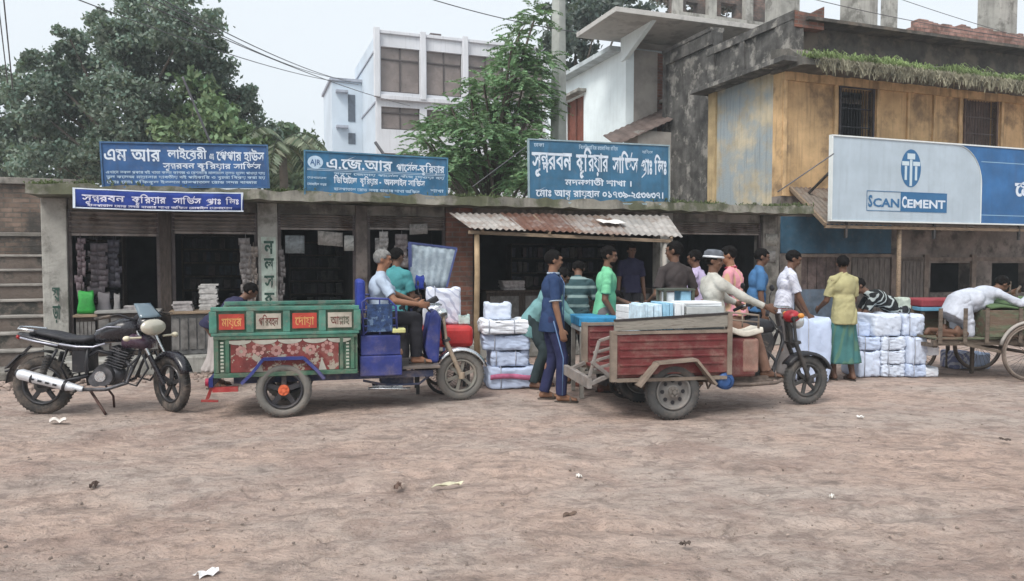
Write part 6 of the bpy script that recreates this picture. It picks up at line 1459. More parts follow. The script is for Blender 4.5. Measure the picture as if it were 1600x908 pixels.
# motorcycle style front: engine, tank, headlamp
m = MB(); m.ell((1.10, 0, .46), (.16, .13, .14)); m.cyl((1.12, 0, .5), (1.22, 0, .70), .085, .075, 14)
for k in range(6): m.cyl((1.13 + .018*k, 0, .54 + .032 * k), (1.135 + .018*k, 0, .55 + .032 * k), .108, n=16)
m.cyl((1.10, -.16, .45), (1.10, .16, .45), .09, n=16); m.build('engine', M('engine_grey', (.09, .09, .09), .5, .4, 9, .3, metal=.5, dust=.4), rt)
m = MB(); m.tube([(1.0, -.10, .80), (1.12, -.12, .66), (1.16, -.12, .40), (1.3, -.12, .42), (1.42, -.1, .7), (1.45, 0, .86)], .018, 7); m.tube([(1.0, .10, .80), (1.12, .12, .66), (1.16, .12, .40), (1.3, .12, .42), (1.42, .1, .7), (1.45, 0, .86)], .018, 7); m.tube([(1.24, -.08, .62), (1.33, -.12, .5), (1.28, -.14, .34), (1.0, -.2, .28)], .018, 7)
m.tube([(1.3, -.05, .95), (1.36, -.1, .8), (1.3, -.09, .62)], .009, 5); m.tube([(1.34, .05, .97), (1.42, -.1, .78), (1.38, -.09, .6)], .008, 5); m.build('front_frame', black_plastic, rt)
m = MB(); m.prism([(1.02, .44), (1.24, .42), (1.34, .70), (1.30, .82), (1.06, .80)], -.10, .10); m.build('body_cover', M('cover_black', (.03, .03, .032), .6, .3, 8, .3, dust=.3), rt, .025)
m = MB(); m.ell((1.17, 0, .86), (.21, .115, .10), None, 18, 10); m.build('fuel_tank', black_plastic, rt)
top2, hx2 = cargo_front(rt, 1.76, .268, .085, 1.06, 6, fork=steel_dark, hx=1.18, guard=black_plastic, tyre=M('tyre_dark_dusty', (.07, .07, .07), .95), rimc=M('rim_soot', (.055, .055, .055), .6, dust=.3))
m = MB(); m.lathe([(.001, .03), (.07, .03), (.085, 0), (.08, -.06), (.04, -.11), (.001, -.12)], (1.66, 0, .92), (1, 0, 0), 20); m.build('headlight', glassy, rt)
m = MB(); m.ell((1.58, 0, .97), (.09, .10, .075)); m.build('headlamp_cowl', M('cowl_red', (.35, .02, .03), .4, dust=.15), rt)
for s in (-1, 1): m = MB(); m.ell((1.60, s * .15, .99), (.035, .03, .03)); m.build('indicator', M('amber', (.6, .25, .05), .3), rt)
m = MB(); m.lathe([(.05, -.06), (.085, -.05), (.09, 0), (.085, .05), (.05, .06)], (.56, -.46, .37), (0, 1, 0), 18); m.cyl((.56, -.51, .37), (.56, -.41, .37), .05, n=14); m.build('horn', M('horn_blue', (.03, .08, .22), .5), rt)
ox, oy = on(rt, .72, .02)
person('driver in cream shirt and white rimmed cap reaching for the red tricycle handlebar', ox, oy, 10.7, 1.68, lean=-2, pelz=.93, pelx=-.05, hl=(.42, .34, 1.09), hr=(.43, -.34, 1.09), fl=(.48, .18, .42), fr=(.46, -.20, .42), head=(6, -30), skin=1, hair=HAIR, top=c_cream, sleeve='long', bottom=c_brl, seed=21, elp=(-.2, .6, -.8), elpr=(-.2, -.5, -.8), knp=(1, 0, .8), cap_=(M('cap_grey', (.10, .11, .13), .9, .3, 12), M('cap_rim', (.6, .62, .65), .8)))

# ---- motorcycle
pr = G(68, 646); pf = G(268, 643)
mw = math.atan2(pf.y - pr.y, pf.x - pr.x); WB = math.hypot(pf.x - pr.x, pf.y - pr.y)
mc = thing('motorcycle', 'black motorcycle with silver exhaust parked on its stand at the left', 'motorcycle', (pr.x, pr.y + .02, 0), mw)
rw = .295; body_m = M('mc_black', (.014, .013, .018), .25, .2, 6, 0, dust=.12, spec=.6); sil = M('mc_silver_decal', (.42, .43, .50), .3, .1, 8, 0, metal=.3); pur = M('mc_purple', (.055, .03, .05), .3, .1, 8, 0, spec=.6)
wheel(mc, (0, 0, rw), rw, .10, 'alloy', M('mc_rim', (.05, .05, .055), .4, metal=.5, dust=.3), rubber, None, spokes=5)
stq = -38
wheel(mc, (WB, 0, rw), rw, .08, 'alloy', M('mc_rim', (.05, .05, .055), .4), rubber, None, stq, spokes=5)
ca_, sa_ = math.cos(R(stq)), math.sin(R(stq))
# steering assembly: turned about the head (hsx, hsz) towards the camera
hsx = WB - .28
def st(x_, y_, z_): return (WB + (x_ - WB) * ca_ - y_ * sa_, (x_ - WB) * sa_ + y_ * ca_, z_)
def st2(x_, y_, z_):       # upper parts pivot around the steering head
    return (hsx + (x_ - hsx) * ca_ - y_ * sa_, (x_ - hsx) * sa_ + y_ * ca_, z_)
sk = np.array(st2(hsx + .02, 0, .78)) 
for s in (-1, 1):
    a = np.array(st(WB, s * .085, rw)); b = np.array(st2(hsx + .03, s * .085, .86)); md_ = a + (b - a) * .55; m = MB(); m.cyl(a, md_, .026, n=12); m.build('fork_lower', body_m, mc); m = MB(); m.cyl(md_, b, .017, n=10); m.build('fork_tube', chrome, mc)
m = MB(); V = []; n = 12
for i in range(n + 1):
    a = R(25 + 130 * i / n)
    for j, y_ in enumerate((-.065, -.045, 0, .045, .065)): r_ = rw + .03 + (.014 if 0 < j < 4 else -.03); V.append(st(WB + math.cos(a) * r_, y_, rw + math.sin(a) * r_))
m.add(V, [(i*5+j, i*5+j+1, (i+1)*5+j+1, (i+1)*5+j) for i in range(n) for j in range(4)], True); m.build('front_mudguard', body_m, mc, 0, None, .004)
m = MB(); m.tube([st2(hsx - .16, -.36, 1.0), st2(hsx - .06, -.22, 1.03), st2(hsx, -.07, .96), st2(hsx, .07, .96), st2(hsx - .06, .22, 1.03), st2(hsx - .16, .36, 1.0)], .012, 8); hb = m.build('handlebar', black_plastic, mc)
for s in (-1, 1):
    m = MB(); m.cyl(st2(hsx - .19, s * .40, .99), st2(hsx - .11, s * .28, 1.015), .018, n=10); m.tube([st2(hsx - .05, s * .25, 1.03), st2(hsx - .08, s * .38, 1.01)], .006, 5); m.build('grip', rubber, hb)
    m = MB(); m.cyl(st2(hsx + .17, s * .12, .80), st2(hsx + .15, s * .23, .80), .012, n=6); m.ell(st2(hsx + .15, s * .26, .80), (.035, .04, .028)); m.build('indicator', M('indicator_pale', (.6, .55, .42), .3), mc)
# headlamp cowl and windscreen
m = MB(); hd_ax = np.array([unit(A3(ca_, sa_, -.15)), A3(-sa_, ca_, 0), A3(0, 0, 1)]); m.ell(st2(hsx + .12, 0, .93), (.10, .125, .105), hd_ax, 18, 12); m.build('headlamp_cowl', body_m, mc)
m = MB(); m.ell(st2(hsx + .19, 0, .90), (.055, .135, .085), hd_ax, 18, 12); m.build('headlight', M('headlamp_lens', (.55, .52, .44), .15, .1, 6, 0, metal=.3), mc)
m = MB(); m.sheet(lambda u, v: st2(hsx + .20 - .16 * v - .05 * (2*u-1)**2, (u - .5) * (.24 - .06 * v), 1.0 + .14 * v), 8, 5); m.build('windscreen', M('screen_smoke', (.10, .14, .17), .1, .1, 5, 0, spec=.8), mc, 0, None, .006)
m = MB(); m.box(st2(hsx + .03, 0, 1.0), (.10, .18, .06), (0, -.4, R(stq))); m.build('instrument_cluster', black_plastic, mc, .015)
# tank, seat, tail built as lofted bodies
def loft(secs, name, mat_, parent, n=18):
    """secs: (x, z centre, half width, half height up, half height down)"""
    m = MB(); V = []
    for x_, z_c, wy, hu_, hd2 in secs:
        for k in range(n):
            a = 2*np.pi*k/n; c_, s2 = math.cos(a), math.sin(a); V.append((x_, wy * np.sign(c_) * abs(c_) ** .8, z_c + (hu_ if s2 > 0 else hd2) * np.sign(s2) * abs(s2) ** .9))
    q_ = len(secs); m.add(V, [(i*n+k, i*n+(k+1) % n, (i+1)*n+(k+1) % n, (i+1)*n+k) for i in range(q_-1) for k in range(n)] + [tuple(reversed(range(n))), tuple((q_-1)*n+k for k in range(n))], True); return m.build(name, mat_, parent)
loft([(.52, .80, .06, .03, .05), (.58, .81, .11, .07, .09), (.70, .85, .15, .10, .12), (.82, .88, .165, .11, .14), (.92, .89, .15, .09, .13), (1.0, .88, .09, .06, .10), (1.03, .87, .05, .03, .05)], 'fuel_tank', body_m, mc)
loft([(.85, .74, .15, .07, .07), (.95, .77, .175, .08, .10), (1.04, .74, .16, .06, .09), (1.10, .72, .10, .04, .05)], 'tank_shroud', pur, mc)
loft([(-.10, .84, .07, .015, .02), (-.02, .85, .10, .03, .03), (.15, .82, .13, .035, .04), (.30, .78, .13, .03, .04), (.45, .77, .12, .035, .04), (.58, .80, .08, .03, .04)], 'seat', M('mc_seat', (.025, .025, .03), .6, .2, 9, .2), mc)
loft([(-.22, .83, .05, .02, .02), (-.15, .81, .09, .03, .04), (.05, .76, .12, .04, .05), (.30, .70, .13, .05, .06), (.50, .67, .10, .05, .06), (.58, .66, .05, .02, .03)], 'tail_body', body_m, mc)
m = MB()
for s in (-1, 1):
    m.tube([(-.17, s * .095, .80), (-.02, s * .122, .765), (.12, s * .14, .74), (.22, s * .145, .72)], .010, 6); m.tube([(.24, s * .145, .735), (.40, s * .135, .705), (.56, s * .13, .70), (.68, s * .13, .735)], .011, 6); m.tube([(.60, s * .135, .865), (.72, s * .165, .91), (.86, s * .17, .905)], .007, 6)
m.build('silver_decal', sil, mc)
m = MB(); m.tube([(-.02, -.12, .87), (-.18, -.10, .89), (-.22, 0, .90), (-.18, .10, .89), (-.02, .12, .87)], .013, 7); m.build('grab_rail', chrome, mc)
m = MB(); m.ell((-.22, 0, .80), (.03, .06, .03)); m.build('tail_light', M('tail_red', (.3, .02, .02), .3), mc)
m = MB(); m.sheet(lambda u, v: (rw * .0 + (rw + .05) * math.cos(R(70 + 105 * u)), (v - .5) * .13, rw + (rw + .06) * math.sin(R(70 + 105 * u))), 14, 4); m.build('rear_mudguard', black_plastic, mc, 0, None, .006)
m = MB(); m.beam((-.20, 0, .62), (-.34, 0, .48), .16, .012); m.build('number_plate', M('plate_dark', (.06, .06, .065), .5), mc, 0)
m = MB(); m.beam((-.12, 0, .70), (-.30, 0, .52), .03, .02); m.cyl((-.38, 0, .44), (-.30, 0, .46), .014, n=6); m.build('plate_bracket', black_plastic, mc)
# engine, frame, exhaust
eng = M('mc_engine', (.10, .10, .11), .4, .4, 10, .3, metal=.6, dust=.25)
m = MB(); m.ell((.66, 0, .40), (.17, .12, .12)); m.cyl((.66, -.16, .40), (.66, .15, .40), .10, n=18); m.cyl((.58, -.14, .36), (.58, .13, .36), .07, n=16); m.cyl((.72, 0, .46), (.80, 0, .68), .07, n=14)
for k in range(7): m.box((.735 + .012*k, 0, .50 + .027 * k), (.19, .20, .008), (0, .35, 0))
eg = m.build('engine', eng, mc); m = MB(); m.cyl((.64, -.172, .40), (.64, -.162, .40), .055, n=16); m.build('engine_cover', chrome, eg)
m = MB()
for s in (-1, 1):
    m.tube([(0, s * .11, rw), (.30, s * .12, .36), (.50, s * .11, .40)], .018, 7); m.tube([(.50, s * .10, .70), (.47, s * .10, .50), (.50, s * .1, .30)], .02, 7); m.tube([(.02, s * .13, .34), (.20, s * .12, .68)], .016, 7)
    m.tube([(1.02, s * .04, .80), (1.0, s * .09, .60), (.88, s * .1, .34), (.66, s * .1, .25)], .016, 7); m.tube([(1.06, s * .15, .62), (1.12, s * .17, .48), (1.0, s * .17, .30), (.88, s * .17, .34), (.92, s * .16, .5), (1.04, s * .15, .62)], .011, 6)
    m.tube([(.30, s * .12, .36), (.26, s * .17, .50), (.30, s * .13, .68)], .010, 6)
m.tube([(1.04, 0, .88), (.9, 0, .78), (.5, 0, .74), (.1, 0, .74)], .022, 7); m.bb((.34, -.11, .44), (.50, .11, .66)); m.tube([(.80, -.08, .64), (.90, -.10, .78), (1.0, -.06, .9)], .008, 5); m.tube([(.74, -.1, .62), (.60, -.1, .66), (.50, -.09, .6)], .02, 6); m.build('frame', black_plastic, mc)
m = MB()
for s in (-1, 1): m.cyl((.05, s * .15, .36), (.13, s * .13, .62), .026, n=10)
for k in range(9):
    f = k / 8; 
    for s in (-1, 1): m.cyl((.055 + .07 * f, s * .149, .38 + .22 * f), (.057 + .07 * f, s * .149, .388 + .22 * f), .036, n=10)
m.build('shock_absorber', steel_dark, mc)
m = MB(); m.tube([(.84, -.05, .56), (.94, -.12, .48), (.90, -.16, .33), (.70, -.18, .27), (.42, -.18, .27)], .020, 8); xp = m.build('exhaust', eng, mc)
m = MB(); m.cyl((.48, -.19, .275), (.34, -.20, .31), .028, .045, 14); m.cyl((.34, -.20, .31), (-.10, -.215, .44), .050, .056, 16); m.cyl((-.10, -.215, .44), (-.14, -.217, .452), .056, .035, 14); m.build('silencer', M('silencer_silver', (.66, .68, .72), .35, .15, 6, .1, metal=.35, spec=.6, dust=.15), mc)
m = MB(); m.cyl((-.118, -.216, .445), (-.15, -.218, .455), .040, n=14); m.cyl((.33, -.201, .312), (.30, -.203, .320), .0535, n=16); m.cyl((.02, -.21, .402), (.0, -.211, .408), .0565, n=16)
for k in range(4): m.box((.24 - .07 * k, -.262 - .003 * k, .335 + .021 * k), (.035, .012, .018), (0, .28, 0))
m.build('silencer_band', black_plastic, mc)
m = MB(); m.cyl((.10, -.14, .36), (.20, -.20, .34), .014, n=6); m.cyl((.42, -.15, .27), (.42, -.30, .26), .016, n=8); m.cyl((.42, .15, .27), (.42, .30, .26), .016, n=8); m.cyl((.22, .12, .3), (.22, .28, .3), .014, n=8); m.build('footrest', rubber, mc)
m = MB(); m.tube([(.56, .12, .26), (.62, .16, .14), (.60, .22, .01)], .012, 6); m.tube([(.52, -.12, .25), (.66, -.16, .05), (.69, -.17, .008)], .014, 6); m.build('side_stand', M('stand_brown', (.06, .03, .025), .7, dust=.3), mc)
m = MB(); m.cyl((0, -.05, rw), (0, .06, rw), .075, n=18); m.tube([(0, .07, rw + .06), (.5, .08, .44)], .006, 5); m.tube([(0, .07, rw - .06), (.5, .08, .32)], .006, 5); m.build('chain_drive', steel_dark, mc)

# ---- wooden pull cart on the right
p = G(1592, 593); thc = R(4)
wc = thing('wooden_cart', 'weathered green wooden cart with spoked wheels at the right edge', 'cart', (p.x, p.y + .35, 0), thc)
wc_m = M('cart_green', (.10, .12, .075), .85, .35, 4, .4, 18, stretch=(1, 5, 5), dust=.35, col2=(.13, .09, .065), c2s=2.5, c2t=.5); wc_b = M('cart_brown', (.12, .095, .075), .85, .3, 5, .4, 18, stretch=(1, 6, 6), dust=.35)
for s in (-1, 1): wheel(wc, (0, s * .48, .372), .372, .04, 'bike', M('cart_rim', (.24, .20, .17), .6, dust=.3), M('cart_tyre', (.09, .07, .06), .9, dust=.5), None, rr=.342)
wheel(wc, (-1.02, .35, .32), .32, .04, 'bike', M('cart_rim', (.24, .20, .17), .6), M('cart_tyre', (.09, .07, .06), .9), None, rr=.295)
m = MB(); m.cyl((0, -.5, .372), (0, .5, .372), .022, n=10); m.beam((-1.25, -.36, .50), (1.3, -.36, .50), .06, .07); m.beam((-1.25, .36, .50), (1.3, .36, .50), .06, .07); m.tube([(-1.02, .31, .32), (-1.0, .31, .52)], .018, 6); m.tube([(-1.02, .39, .32), (-1.0, .39, .52)], .018, 6)
for xx in (-1.2, -.6, 0, .6): m.beam((xx, -.36, .46), (xx, .36, .46), .05, .05)
m.beam((-.9, -.38, .50), (-.35, -.44, .38), .04, .04); m.build('under_frame', wc_b, wc)
m = MB(); m.bb((-1.22, -.42, .545), (1.4, .42, .57)); m.bb((-.52, -.44, .573), (1.4, -.40, .93)); m.bb((-.52, .40, .573), (1.4, .44, .93)); m.bb((-.54, -.39, .573), (-.50, .39, .93)); m.build('tray', wc_m, wc, .006)
m = MB()
for xx in (-1.2, -.86, -.56, -.1, .5): m.bb((xx - .025, -.455, .50), (xx + .025, -.443 + .02 - .018, .96))
m.bb((-1.22, .39, .90), (-.57, .43, .94)); m.build('stake', wc_b, wc)
m = MB(); m.bb((-1.18, .36, .575), (-.60, .385, .895)); m.build('side_board', wc_m, wc)
m = MB(); m.sheet(lambda u, v: (-.5 + 1.95 * u, -.43 + .86 * v, .955 + .12 * math.sin(u * 2.5 + .3) * math.sin(v * 3.14) + .02 * math.sin(u * 17 + v * 5)), 30, 10); m.build('green_mat', cloth('mat_green', (.09, .14, .07)), wc, 0, None, .03)
for s in (-1, 1): m = MB(); m.tube([((.405) * math.cos(a), s * .48, .372 + .405 * math.sin(a)) for a in np.linspace(R(30), R(165), 14)], .022, 6); m.build('mudguard', M('guard_pale', (.30, .28, .26), .6, dust=.3), wc)
m = MB(); m.tube([(-.05, -.30, .96), (-.05, -.30, 1.18), (.0, -.3, 1.24)], .016, 6); m.tube([(.05, -.05, 1.0), (.05, -.05, 1.30)], .012, 6); m.build('upright', wc_b, wc)
# plank bench laid with red and blue boards beside it
p1 = P(1455, 405, 10.55)
tb = thing('plank_cart', 'flat handcart with red padded top and pale blue edge behind the bales', 'cart', (p1.x, 10.55, 0), R(4))
m = MB(); m.bb((-.32, -.3, .88), (.50, .3, .93)); m.build('blue_edge', M('edge_blue', (.13, .33, .48), .6, .15, 5, .1), tb, .006)
m = MB(); m.bb((-.30, -.27, .933), (.45, .27, 1.04)); m.build('red_pad', cloth('pad_red', (.25, .05, .06)), tb, .02)
m = MB()
for xx in (-.28, .46):
    for y_ in (-.26, .26): m.beam((xx, y_, 0), (xx, y_, .877), .04, .04)
m.beam((-.28, -.26, .5), (.46, -.26, .5), .03, .04); m.build('leg', wc_b, tb)

# ---- blue topped handcart in the middle
p = G(955, 598); hcx = (952 - 800) / F * 8.75
hc = thing('handcart', 'handcart with bright blue top board behind the red tricycle tailboard', 'handcart', (hcx, 8.75, 0), R(6))
m = MB(); m.bb((-.42, -.30, .83), (.50, .30, .935)); m.build('top_board', M('board_blue', (.03, .22, .42), .55, .3, 6, .15, col2=(.10, .36, .52), c2s=5, c2t=.6, dust=.1), hc, .012)
m = MB(); m.bb((-.41, -.29, .77), (.49, .29, .826)); m.build('pale_board', M('board_pale', (.42, .44, .45), .7, .2, 5), hc, .01)
m = MB()
for xx in (-.38, .40):
    for y_ in (-.26, .26): m.beam((xx, y_, .16 if xx > 0 else .0), (xx, y_, .768), .045, .045)
for zz in (.30, .52): m.beam((-.38, -.26, zz), (.40, -.26, zz), .03, .035)
m.beam((-.38, -.27, .30), (-.1, -.27, .76), .03, .03); m.bb((-.36, -.22, .28), (.38, .22, .30)); m.build('frame', M('frame_grey', (.25, .24, .22), .8, .3, 6, .2, dust=.4), hc)
for s in (-1, 1): wheel(hc, (.12, s * .33, .20), .20, .04, 'bike', steel_dark, rubber, None, rr=.18)
m = MB()
for k in range(9): m.tube([(-.33 + .04 * k, -.24, .31), (-.34 + .045 * k, -.24, .45 + .03 * (k % 3)), (-.31 + .04 * k, -.22, .55)], .012, 5)
m.build('rope_bundle', M('rope_grey', (.20, .18, .16), .9, .3, 9, .3), hc)

# ---- red box cart behind the painted tricycle
p = P(697, 405, 9.0)
rc = thing('box_cart', 'red box cart half hidden behind the front wheel of painted tricycle', 'cart', (p.x, 9.0, 0), R(10))
m = MB(); m.bb((-.42, -.28, .55), (.30, .28, .80)); m.build('red_body', M('cart_red', (.42, .03, .03), .5, .2, 6, .1, dust=.15), rc, .05)
m = MB()
for xx in (-.36, .24):
    for y_ in (-.22, .22): m.beam((xx, y_, 0), (xx, y_, .56), .04, .04)
m.beam((-.36, -.22, .3), (.24, -.22, .3), .03, .03); m.build('frame', steel_dark, rc)
for s in (-1, 1): wheel(rc, (-.05, s * .31, .22), .22, .04, 'bike', steel_dark, rubber, None, rr=.20)
# ---------------------------------------------------------------- goods
def bale(px0, px1, py0, py1, Y, dep, label, m_=None, seed=0, rz=None, stripe=None, ropes=1, group=None, name='wrapped_bale', cat='bale', sag=.02, zb=None):
    """soft wrapped bundle filling the picture box at distance Y"""
    x0 = P(px0, 405, Y).x; x1 = P(px1, 405, Y).x; z1 = P(px0, py0, Y).z; z0 = P(px0, py1, Y).z if zb is None else zb
    z0 = max(z0, .0); w_, h = x1 - x0, z1 - z0; q = np.random.default_rng(seed * 7 + 3); mb = MB(); rz = R(ANG * .35) if rz is None else rz
    N_ = 16; V = {}; idx = {}; verts = []; Fc = []
    def vid(p):
        k = tuple(np.round(p, 5))
        if k not in idx: idx[k] = len(verts); verts.append(np.array(p))
        return idx[k]
    g = np.linspace(-1, 1, N_ + 1)
    for ax in range(3):
        for sg in (-1, 1):
            for i in range(N_):
                for j in range(N_):
                    qd = []
                    for a, b in ((g[i], g[j]), (g[i+1], g[j]), (g[i+1], g[j+1]), (g[i], g[j+1])):
                        p = [0, 0, 0]; p[ax] = sg; p[(ax+1) % 3] = a; p[(ax+2) % 3] = b; qd.append(vid(p))
                    Fc.append(tuple(qd) if sg > 0 else tuple(reversed(qd)))
    Vv = np.array(verts); r4 = (np.abs(Vv) ** 15).sum(1) ** (1 / 15.); Vr = Vv / r4[:, None]
    n1 = vnoise(Vr[:, 0] * 2.6 + seed * 3.1, Vr[:, 2] * 2.2 + Vr[:, 1] * 1.7, seed) + .6 * vnoise(Vr[:, 0] * 6 + Vr[:, 1] * 4, Vr[:, 2] * 7 + seed, seed + 1); cr = np.abs(vnoise(Vr[:, 0] * 4 + 9 + Vr[:, 2] * 2, Vr[:, 2] * 3 - Vr[:, 1] * 3 + seed, seed + 2))
    sc = 1 + .055 * n1 - .16 * np.clip(.10 - cr, 0, .1) * 4
    Vr = Vr * sc[:, None]; bul = 1 + .018 * np.cos(Vr[:, 2] * 1.5)
    co = np.column_stack([Vr[:, 0] * w_ / 2 * bul * 1.0, Vr[:, 1] * dep / 2 * bul, Vr[:, 2] * h / 2 - sag * (Vr[:, 0] ** 2 < .3) * (Vr[:, 2] > .8)]); co[:, 2] = np.clip(co[:, 2], -h / 2, None) + h / 2
    rz += q.uniform(-.07, .07); t = thing(name, label, cat, ((x0 + x1) / 2, Y + dep / 2, z0), rz, group)
    mb.add(co, Fc, True); mb.build('wrapping', m_ or white_sack, t)
    if ropes:
        mb = MB()
        for xx in np.linspace(-.5, .5, ropes + 1)[:ropes] + .25 / max(1, ropes):
            pts = [(xx * w_, -dep / 2 * 1.03, .01), (xx * w_, -dep / 2 * 1.06, h * .5), (xx * w_, -dep / 2 * 1.01, h * .97), (xx * w_, -dep * .42, h * 1.01), (xx * w_, dep * .42, h * 1.01), (xx * w_, dep / 2 * 1.02, h * .9), (xx * w_, dep / 2 * 1.05, .02)]; mb.tube(pts, .006, 5)
        mb.build('rope', M('rope_pale', (.36, .38, .44), .9, .2, 9), t)
    if stripe:
        mb = MB(); z_m = h * stripe[1]; mb.sheet(lambda u, v: ((u - .5) * w_ * .94, -dep / 2 * 1.075 - .004 + .01 * math.sin(u * 14), z_m + (v - .5) * h * .22 + .015 * math.sin(u * 5)), 16, 2); mb.build('printed_stripe', stripe[0], t, 0, None, .004)
    return t
gb = 'white wrapped bales'
pink = M('stripe_pink', (.42, .12, .22), .8, .25, 9); carton = M('carton_white', (.56, .62, .73), .85, .08, 8, .15); sackb = cloth('sack_bluish', (.47, .55, .72), var=.08, bump=.5, bs=9); sackw = cloth('sack_white', (.74, .77, .83), var=.06, bump=.5, bs=9)
bale(757, 834, 573, 609, 9.05, .5, 'bottom bale with a pink stripe, left stack by the bamboo post', sackb, 1, stripe=(pink, .55), zb=0, group=gb)
bale(762, 824, 547, 573, 9.08, .46, 'boxy bale second from the ground in the left stack', sackb, 2, ropes=2, group=gb)
bale(751, 826, 522, 548, 9.05, .48, 'third bale up in the left stack, slightly bluish', sackb, 3, group=gb)
bale(748, 828, 500, 523, 9.0, .5, 'broad bright white bale near the top of the left stack', sackw, 4, ropes=2, group=gb)
bale(756, 797, 473, 500, 9.15, .3, 'small white carton with dark printing on top of the left stack', carton, 5, ropes=0, group=gb, name='carton')
bale(1247, 1300, 497, 560, 9.5, .5, 'big creased white bale left of the man in green lungi', sackb, 6, ropes=1, zb=.0, group=gb)
YB = 9.95
nm = ['bottom', 'middle', 'upper']
for k, (a, b) in enumerate(((569, 591), (547, 570), (526, 548))):
    if k != 1: bale(1341, 1378, (a, 548)[k == 0] if k == 0 else a, b, YB, .45, '%s bale in the first column right of the lungi man' % nm[k], sackb if k else white_sack, 10 + k, zb=0 if k == 0 else None, group=gb)
    bale(1379, 1418, a, b, YB + .02, .45, '%s carton in the second column right of the lungi man' % nm[k], carton, 20 + k, ropes=1, zb=0 if k == 0 else None, group=gb)
    if k != 2: bale(1419, 1450, a if k == 0 else 526, b, YB + .0, .5, '%s bale in the third column beside the green cart' % nm[k], white_sack if k % 2 else sackb, 30 + k, zb=0 if k == 0 else None, group=gb)
bale(1363, 1410, 491, 526, YB + .05, .5, 'large white carton on top of the second bale column', carton, 40, ropes=0, group=gb)
bale(1411, 1446, 491, 526, YB + .1, .5, 'tall crumpled bale on top of the third bale column', white_sack, 41, group=gb)
bale(1335, 1362, 505, 526, YB + .1, .3, 'small dim bale top left of the right bale pile', sackb, 42, group=gb)
bale(1446, 1470, 540, 556, YB + .05, .35, 'loose white flap sticking out right of the third column', sackw, 43, ropes=0, group=gb)
bale(1448, 1470, 574, 590, YB + .02, .35, 'flat white parcel at the foot of the third column', sackw, 44, ropes=0, zb=0, group=gb)
bale(1403, 1424, 465, 492, 10.3, .25, 'small pale green pot shaped parcel between bending man and red pad', M('pale_green', (.42, .48, .42), .8), 45, ropes=0, name='parcel', cat='parcel')
bale(1492, 1520, 549, 570, 10.7, .3, 'blue and white bundle on the ground behind the wooden cart', pattern('bundle_print', (.25, .27, .42), (.55, .56, .62), 'DIAGONAL', 6, 8, .6), 46, ropes=0, zb=0, name='bundle', cat='bundle')
bale(1522, 1552, 552, 570, 10.7, .3, 'grey blue bundle right beside the printed bundle under the cart', sackb, 47, ropes=0, zb=0, name='bundle', cat='bundle')
bale(715, 733, 492, 507, 9.0, .18, 'clear pale green container standing on the red box cart', M('pale_teal', (.42, .55, .52), .4), 48, ropes=0, zb=.803, name='container', cat='container')
bale(663, 717, 449, 508, 9.0, .34, 'large white printed sack humped on top of the red box cart', pattern('sack_print', (.60, .63, .72), (.40, .43, .54), 'DIAGONAL', 5, 9, .82), 60, ropes=1, zb=.803, name='sack', cat='sack')
bale(659, 684, 478, 508, 8.78, .16, 'small white sack sagging over the left edge of the red box cart', sackw, 61, ropes=0, zb=.803, name='sack', cat='sack')
# load on the red tricycle
def on3(t, a, b): q_ = t.matrix_basis @ Vector((a, b, 0)); return q_
def cargo(lx0, lx1, y0, y1, z0, z1, label, m_, n=6, vert=True, seed=0, name='paper_bundle', cat='bundle', group='paper bundles on the red tricycle'):
    c = on3(rt, (lx0 + lx1) / 2, (y0 + y1) / 2); t = thing(name, label, cat, (c.x, c.y, z0), th2, group); q = np.random.default_rng(seed); w_, d_, h = lx1 - lx0, y1 - y0, z1 - z0; mb = MB()
    for k in range(n):
        if vert: xx = -w_/2 + w_ * (k + .5) / n; mb.box((xx, q.uniform(-.01, .01), h / 2), (w_ / n * .92, d_ * q.uniform(.93, 1), h * q.uniform(.94, 1)), (0, q.uniform(-.03, .03), 0))
        else: zz = h * (k + .5) / n; mb.box((q.uniform(-.006, .006), q.uniform(-.01, .01), zz), (w_ * q.uniform(.96, 1), d_ * q.uniform(.95, 1), h / n * .95), (0, 0, q.uniform(-.02, .02)))
    mb.build('sheets', m_, t, .004); return t
wp = M('paper_white', (.66, .70, .73), .85, .07, 9, .15); bp_ = M('paper_sky', (.28, .50, .66), .8, .15, 9, .15); gp = M('paper_grey', (.40, .42, .42), .85, .12, 9, .2)
cargo(-.34, -.10, -.44, -.10, .463, 1.16, 'upright white paper bundle with pale blue edge at left of load', M('paper_blue_white', (.52, .66, .76), .8, .2, 14, .15), 8, True, 1)
cargo(-.09, .02, -.44, -.10, .463, 1.17, 'narrow upright sky blue bundle in the middle of the load', bp_, 3, True, 2)
cargo(.03, .14, -.44, -.10, .463, 1.165, 'narrow white bundle right of the sky blue one', wp, 3, True, 3)
cargo(.15, .56, -.46, -.05, .463, 1.12, 'big flat grey sided stack at the right end of load', gp, 9, False, 4)
cargo(.14, .55, -.43, -.06, 1.121, 1.165, 'thin bright white sheets on top of the grey sided stack', wp, 2, False, 5)
cargo(-.30, .55, .02, .44, .463, 1.10, 'long rear stack of white paper behind the front bundles', wp, 9, False, 6)
c = on3(rt, .30, .16); wb = thing('wooden_rack', 'small dark framed wooden rack standing on the white paper stack', 'rack', (c.x, c.y, 1.103), th2)
mb = MB(); mb.bb((-.19, -.12, .16), (.17, .12, .18))
for xx in (-.17, .15):
    for y_ in (-.1, .1): mb.bb((xx - .014, y_ - .014, 0), (xx + .014, y_ + .014, .158))
mb.build('frame', M('rack_green', (.07, .08, .065), .8), wb)
mb = MB(); mb.bb((-.13, -.09, .0), (-.06, .09, .14)); mb.build('white_packet', wp, wb); mb = MB(); mb.bb((.02, -.09, .0), (.13, .09, .15)); mb.build('blue_packet', bp_, wb)
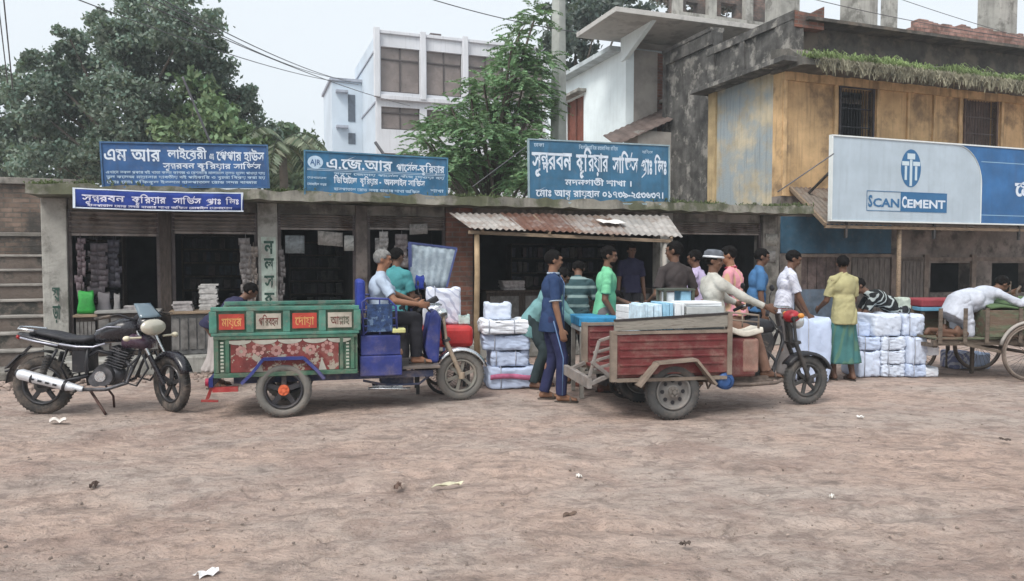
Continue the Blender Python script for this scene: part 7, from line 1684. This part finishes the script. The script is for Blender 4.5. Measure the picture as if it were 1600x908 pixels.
# silver newspaper display
yd = -2.2; (d0, dz1), (d1_, dz1r), (d2_, dz0) = S(640, 379, yd), S(718, 388, yd), S(642, 452, yd)
dd = sthing('newspaper_display', 'tilted silver grey newspaper display board with blue top rail', 'display', (d0, yd, 0)); DB = (d0, yd, 0)
s_r = s_(697, yd)
mb = MB(DB); V = [(d0, yd, dz0), (s_r, yd - .02, dz0 + .02), (d1_, yd + .15, dz1r - .0), (d0 + .02, yd + .15, dz1)]
def bil(u, v): a = np.array(V[0]) * (1-u) + np.array(V[1]) * u; b = np.array(V[3]) * (1-u) + np.array(V[2]) * u; p = a * (1-v) + b * v; return p + np.array((0, .004 * math.sin(u * 40), 0))
mb.sheet(bil, 60, 6); mb.build('sheets', M('news_silver', (.24, .29, .33), .5, .25, 9, .2, col2=(.18, .22, .26), c2s=7), dd, 0, None, .008)
mb = MB(DB); mb.beam(V[3], V[2], .03, .03); mb.beam((d0, yd + .16, dz1 - .07), (d1_ - .03, yd + .16, dz1r - .07), .02, .02); mb.beam(V[2], V[1], .025, .025); mb.beam(V[0], V[3], .02, .02); mb.beam((d0 + .03, yd + .02, 0), (d0 + .03, yd + .1, dz1), .03, .03); mb.beam((s_r - .03, yd + .02, 0), (s_r, yd + .1, dz0 + .3), .03, .03); mb.build('frame', M('display_blue', (.045, .06, .16), .6), dd)
c = S(655, 440, yd - .12)
bag(648, 664, 432, 452, yd - .1, 'small deep blue bag hanging before the silver display', cloth('bag_blue', (.03, .05, .25)), 'cloth_bag', .08)
# stool for the sitting man, crumbled brick on the road
x_, y_ = at(1003, 9.6); stl = thing('stool', 'low wooden stool under the sitting man', 'stool', (x_ + .02, y_, 0), .1)
mb = MB(); mb.bb((-.17, -.15, .40), (.17, .15, .435)); mb.build('seat', wood_old, stl, .008)
for i in (-1, 1):
    for j in (-1, 1): mb = MB(); mb.beam((i * .14, j * .12, 0), (i * .12, j * .10, .398), .03, .03); mb.build('leg', wood_old, stl)
for i, (px, py, r_, lb) in enumerate(((918, 607, .075, 'largest broken brick chunk beneath the blue handcart'), (938, 612, .05, 'dark brick piece nearest the red tricycle tailboard'), (904, 603, .045, 'small brick piece left of the largest chunk'))):
    g = G(px, py); mb = MB(); rock_mb(mb, (0, 0, r_ * .45), r_, 77 + i); o = mb.build('broken_brick', M('chunk_red', (.17, .07, .055), .95, .3, 6, .4, dust=.3)); o.location = g; tag(o, lb, 'brick', 'broken bricks')
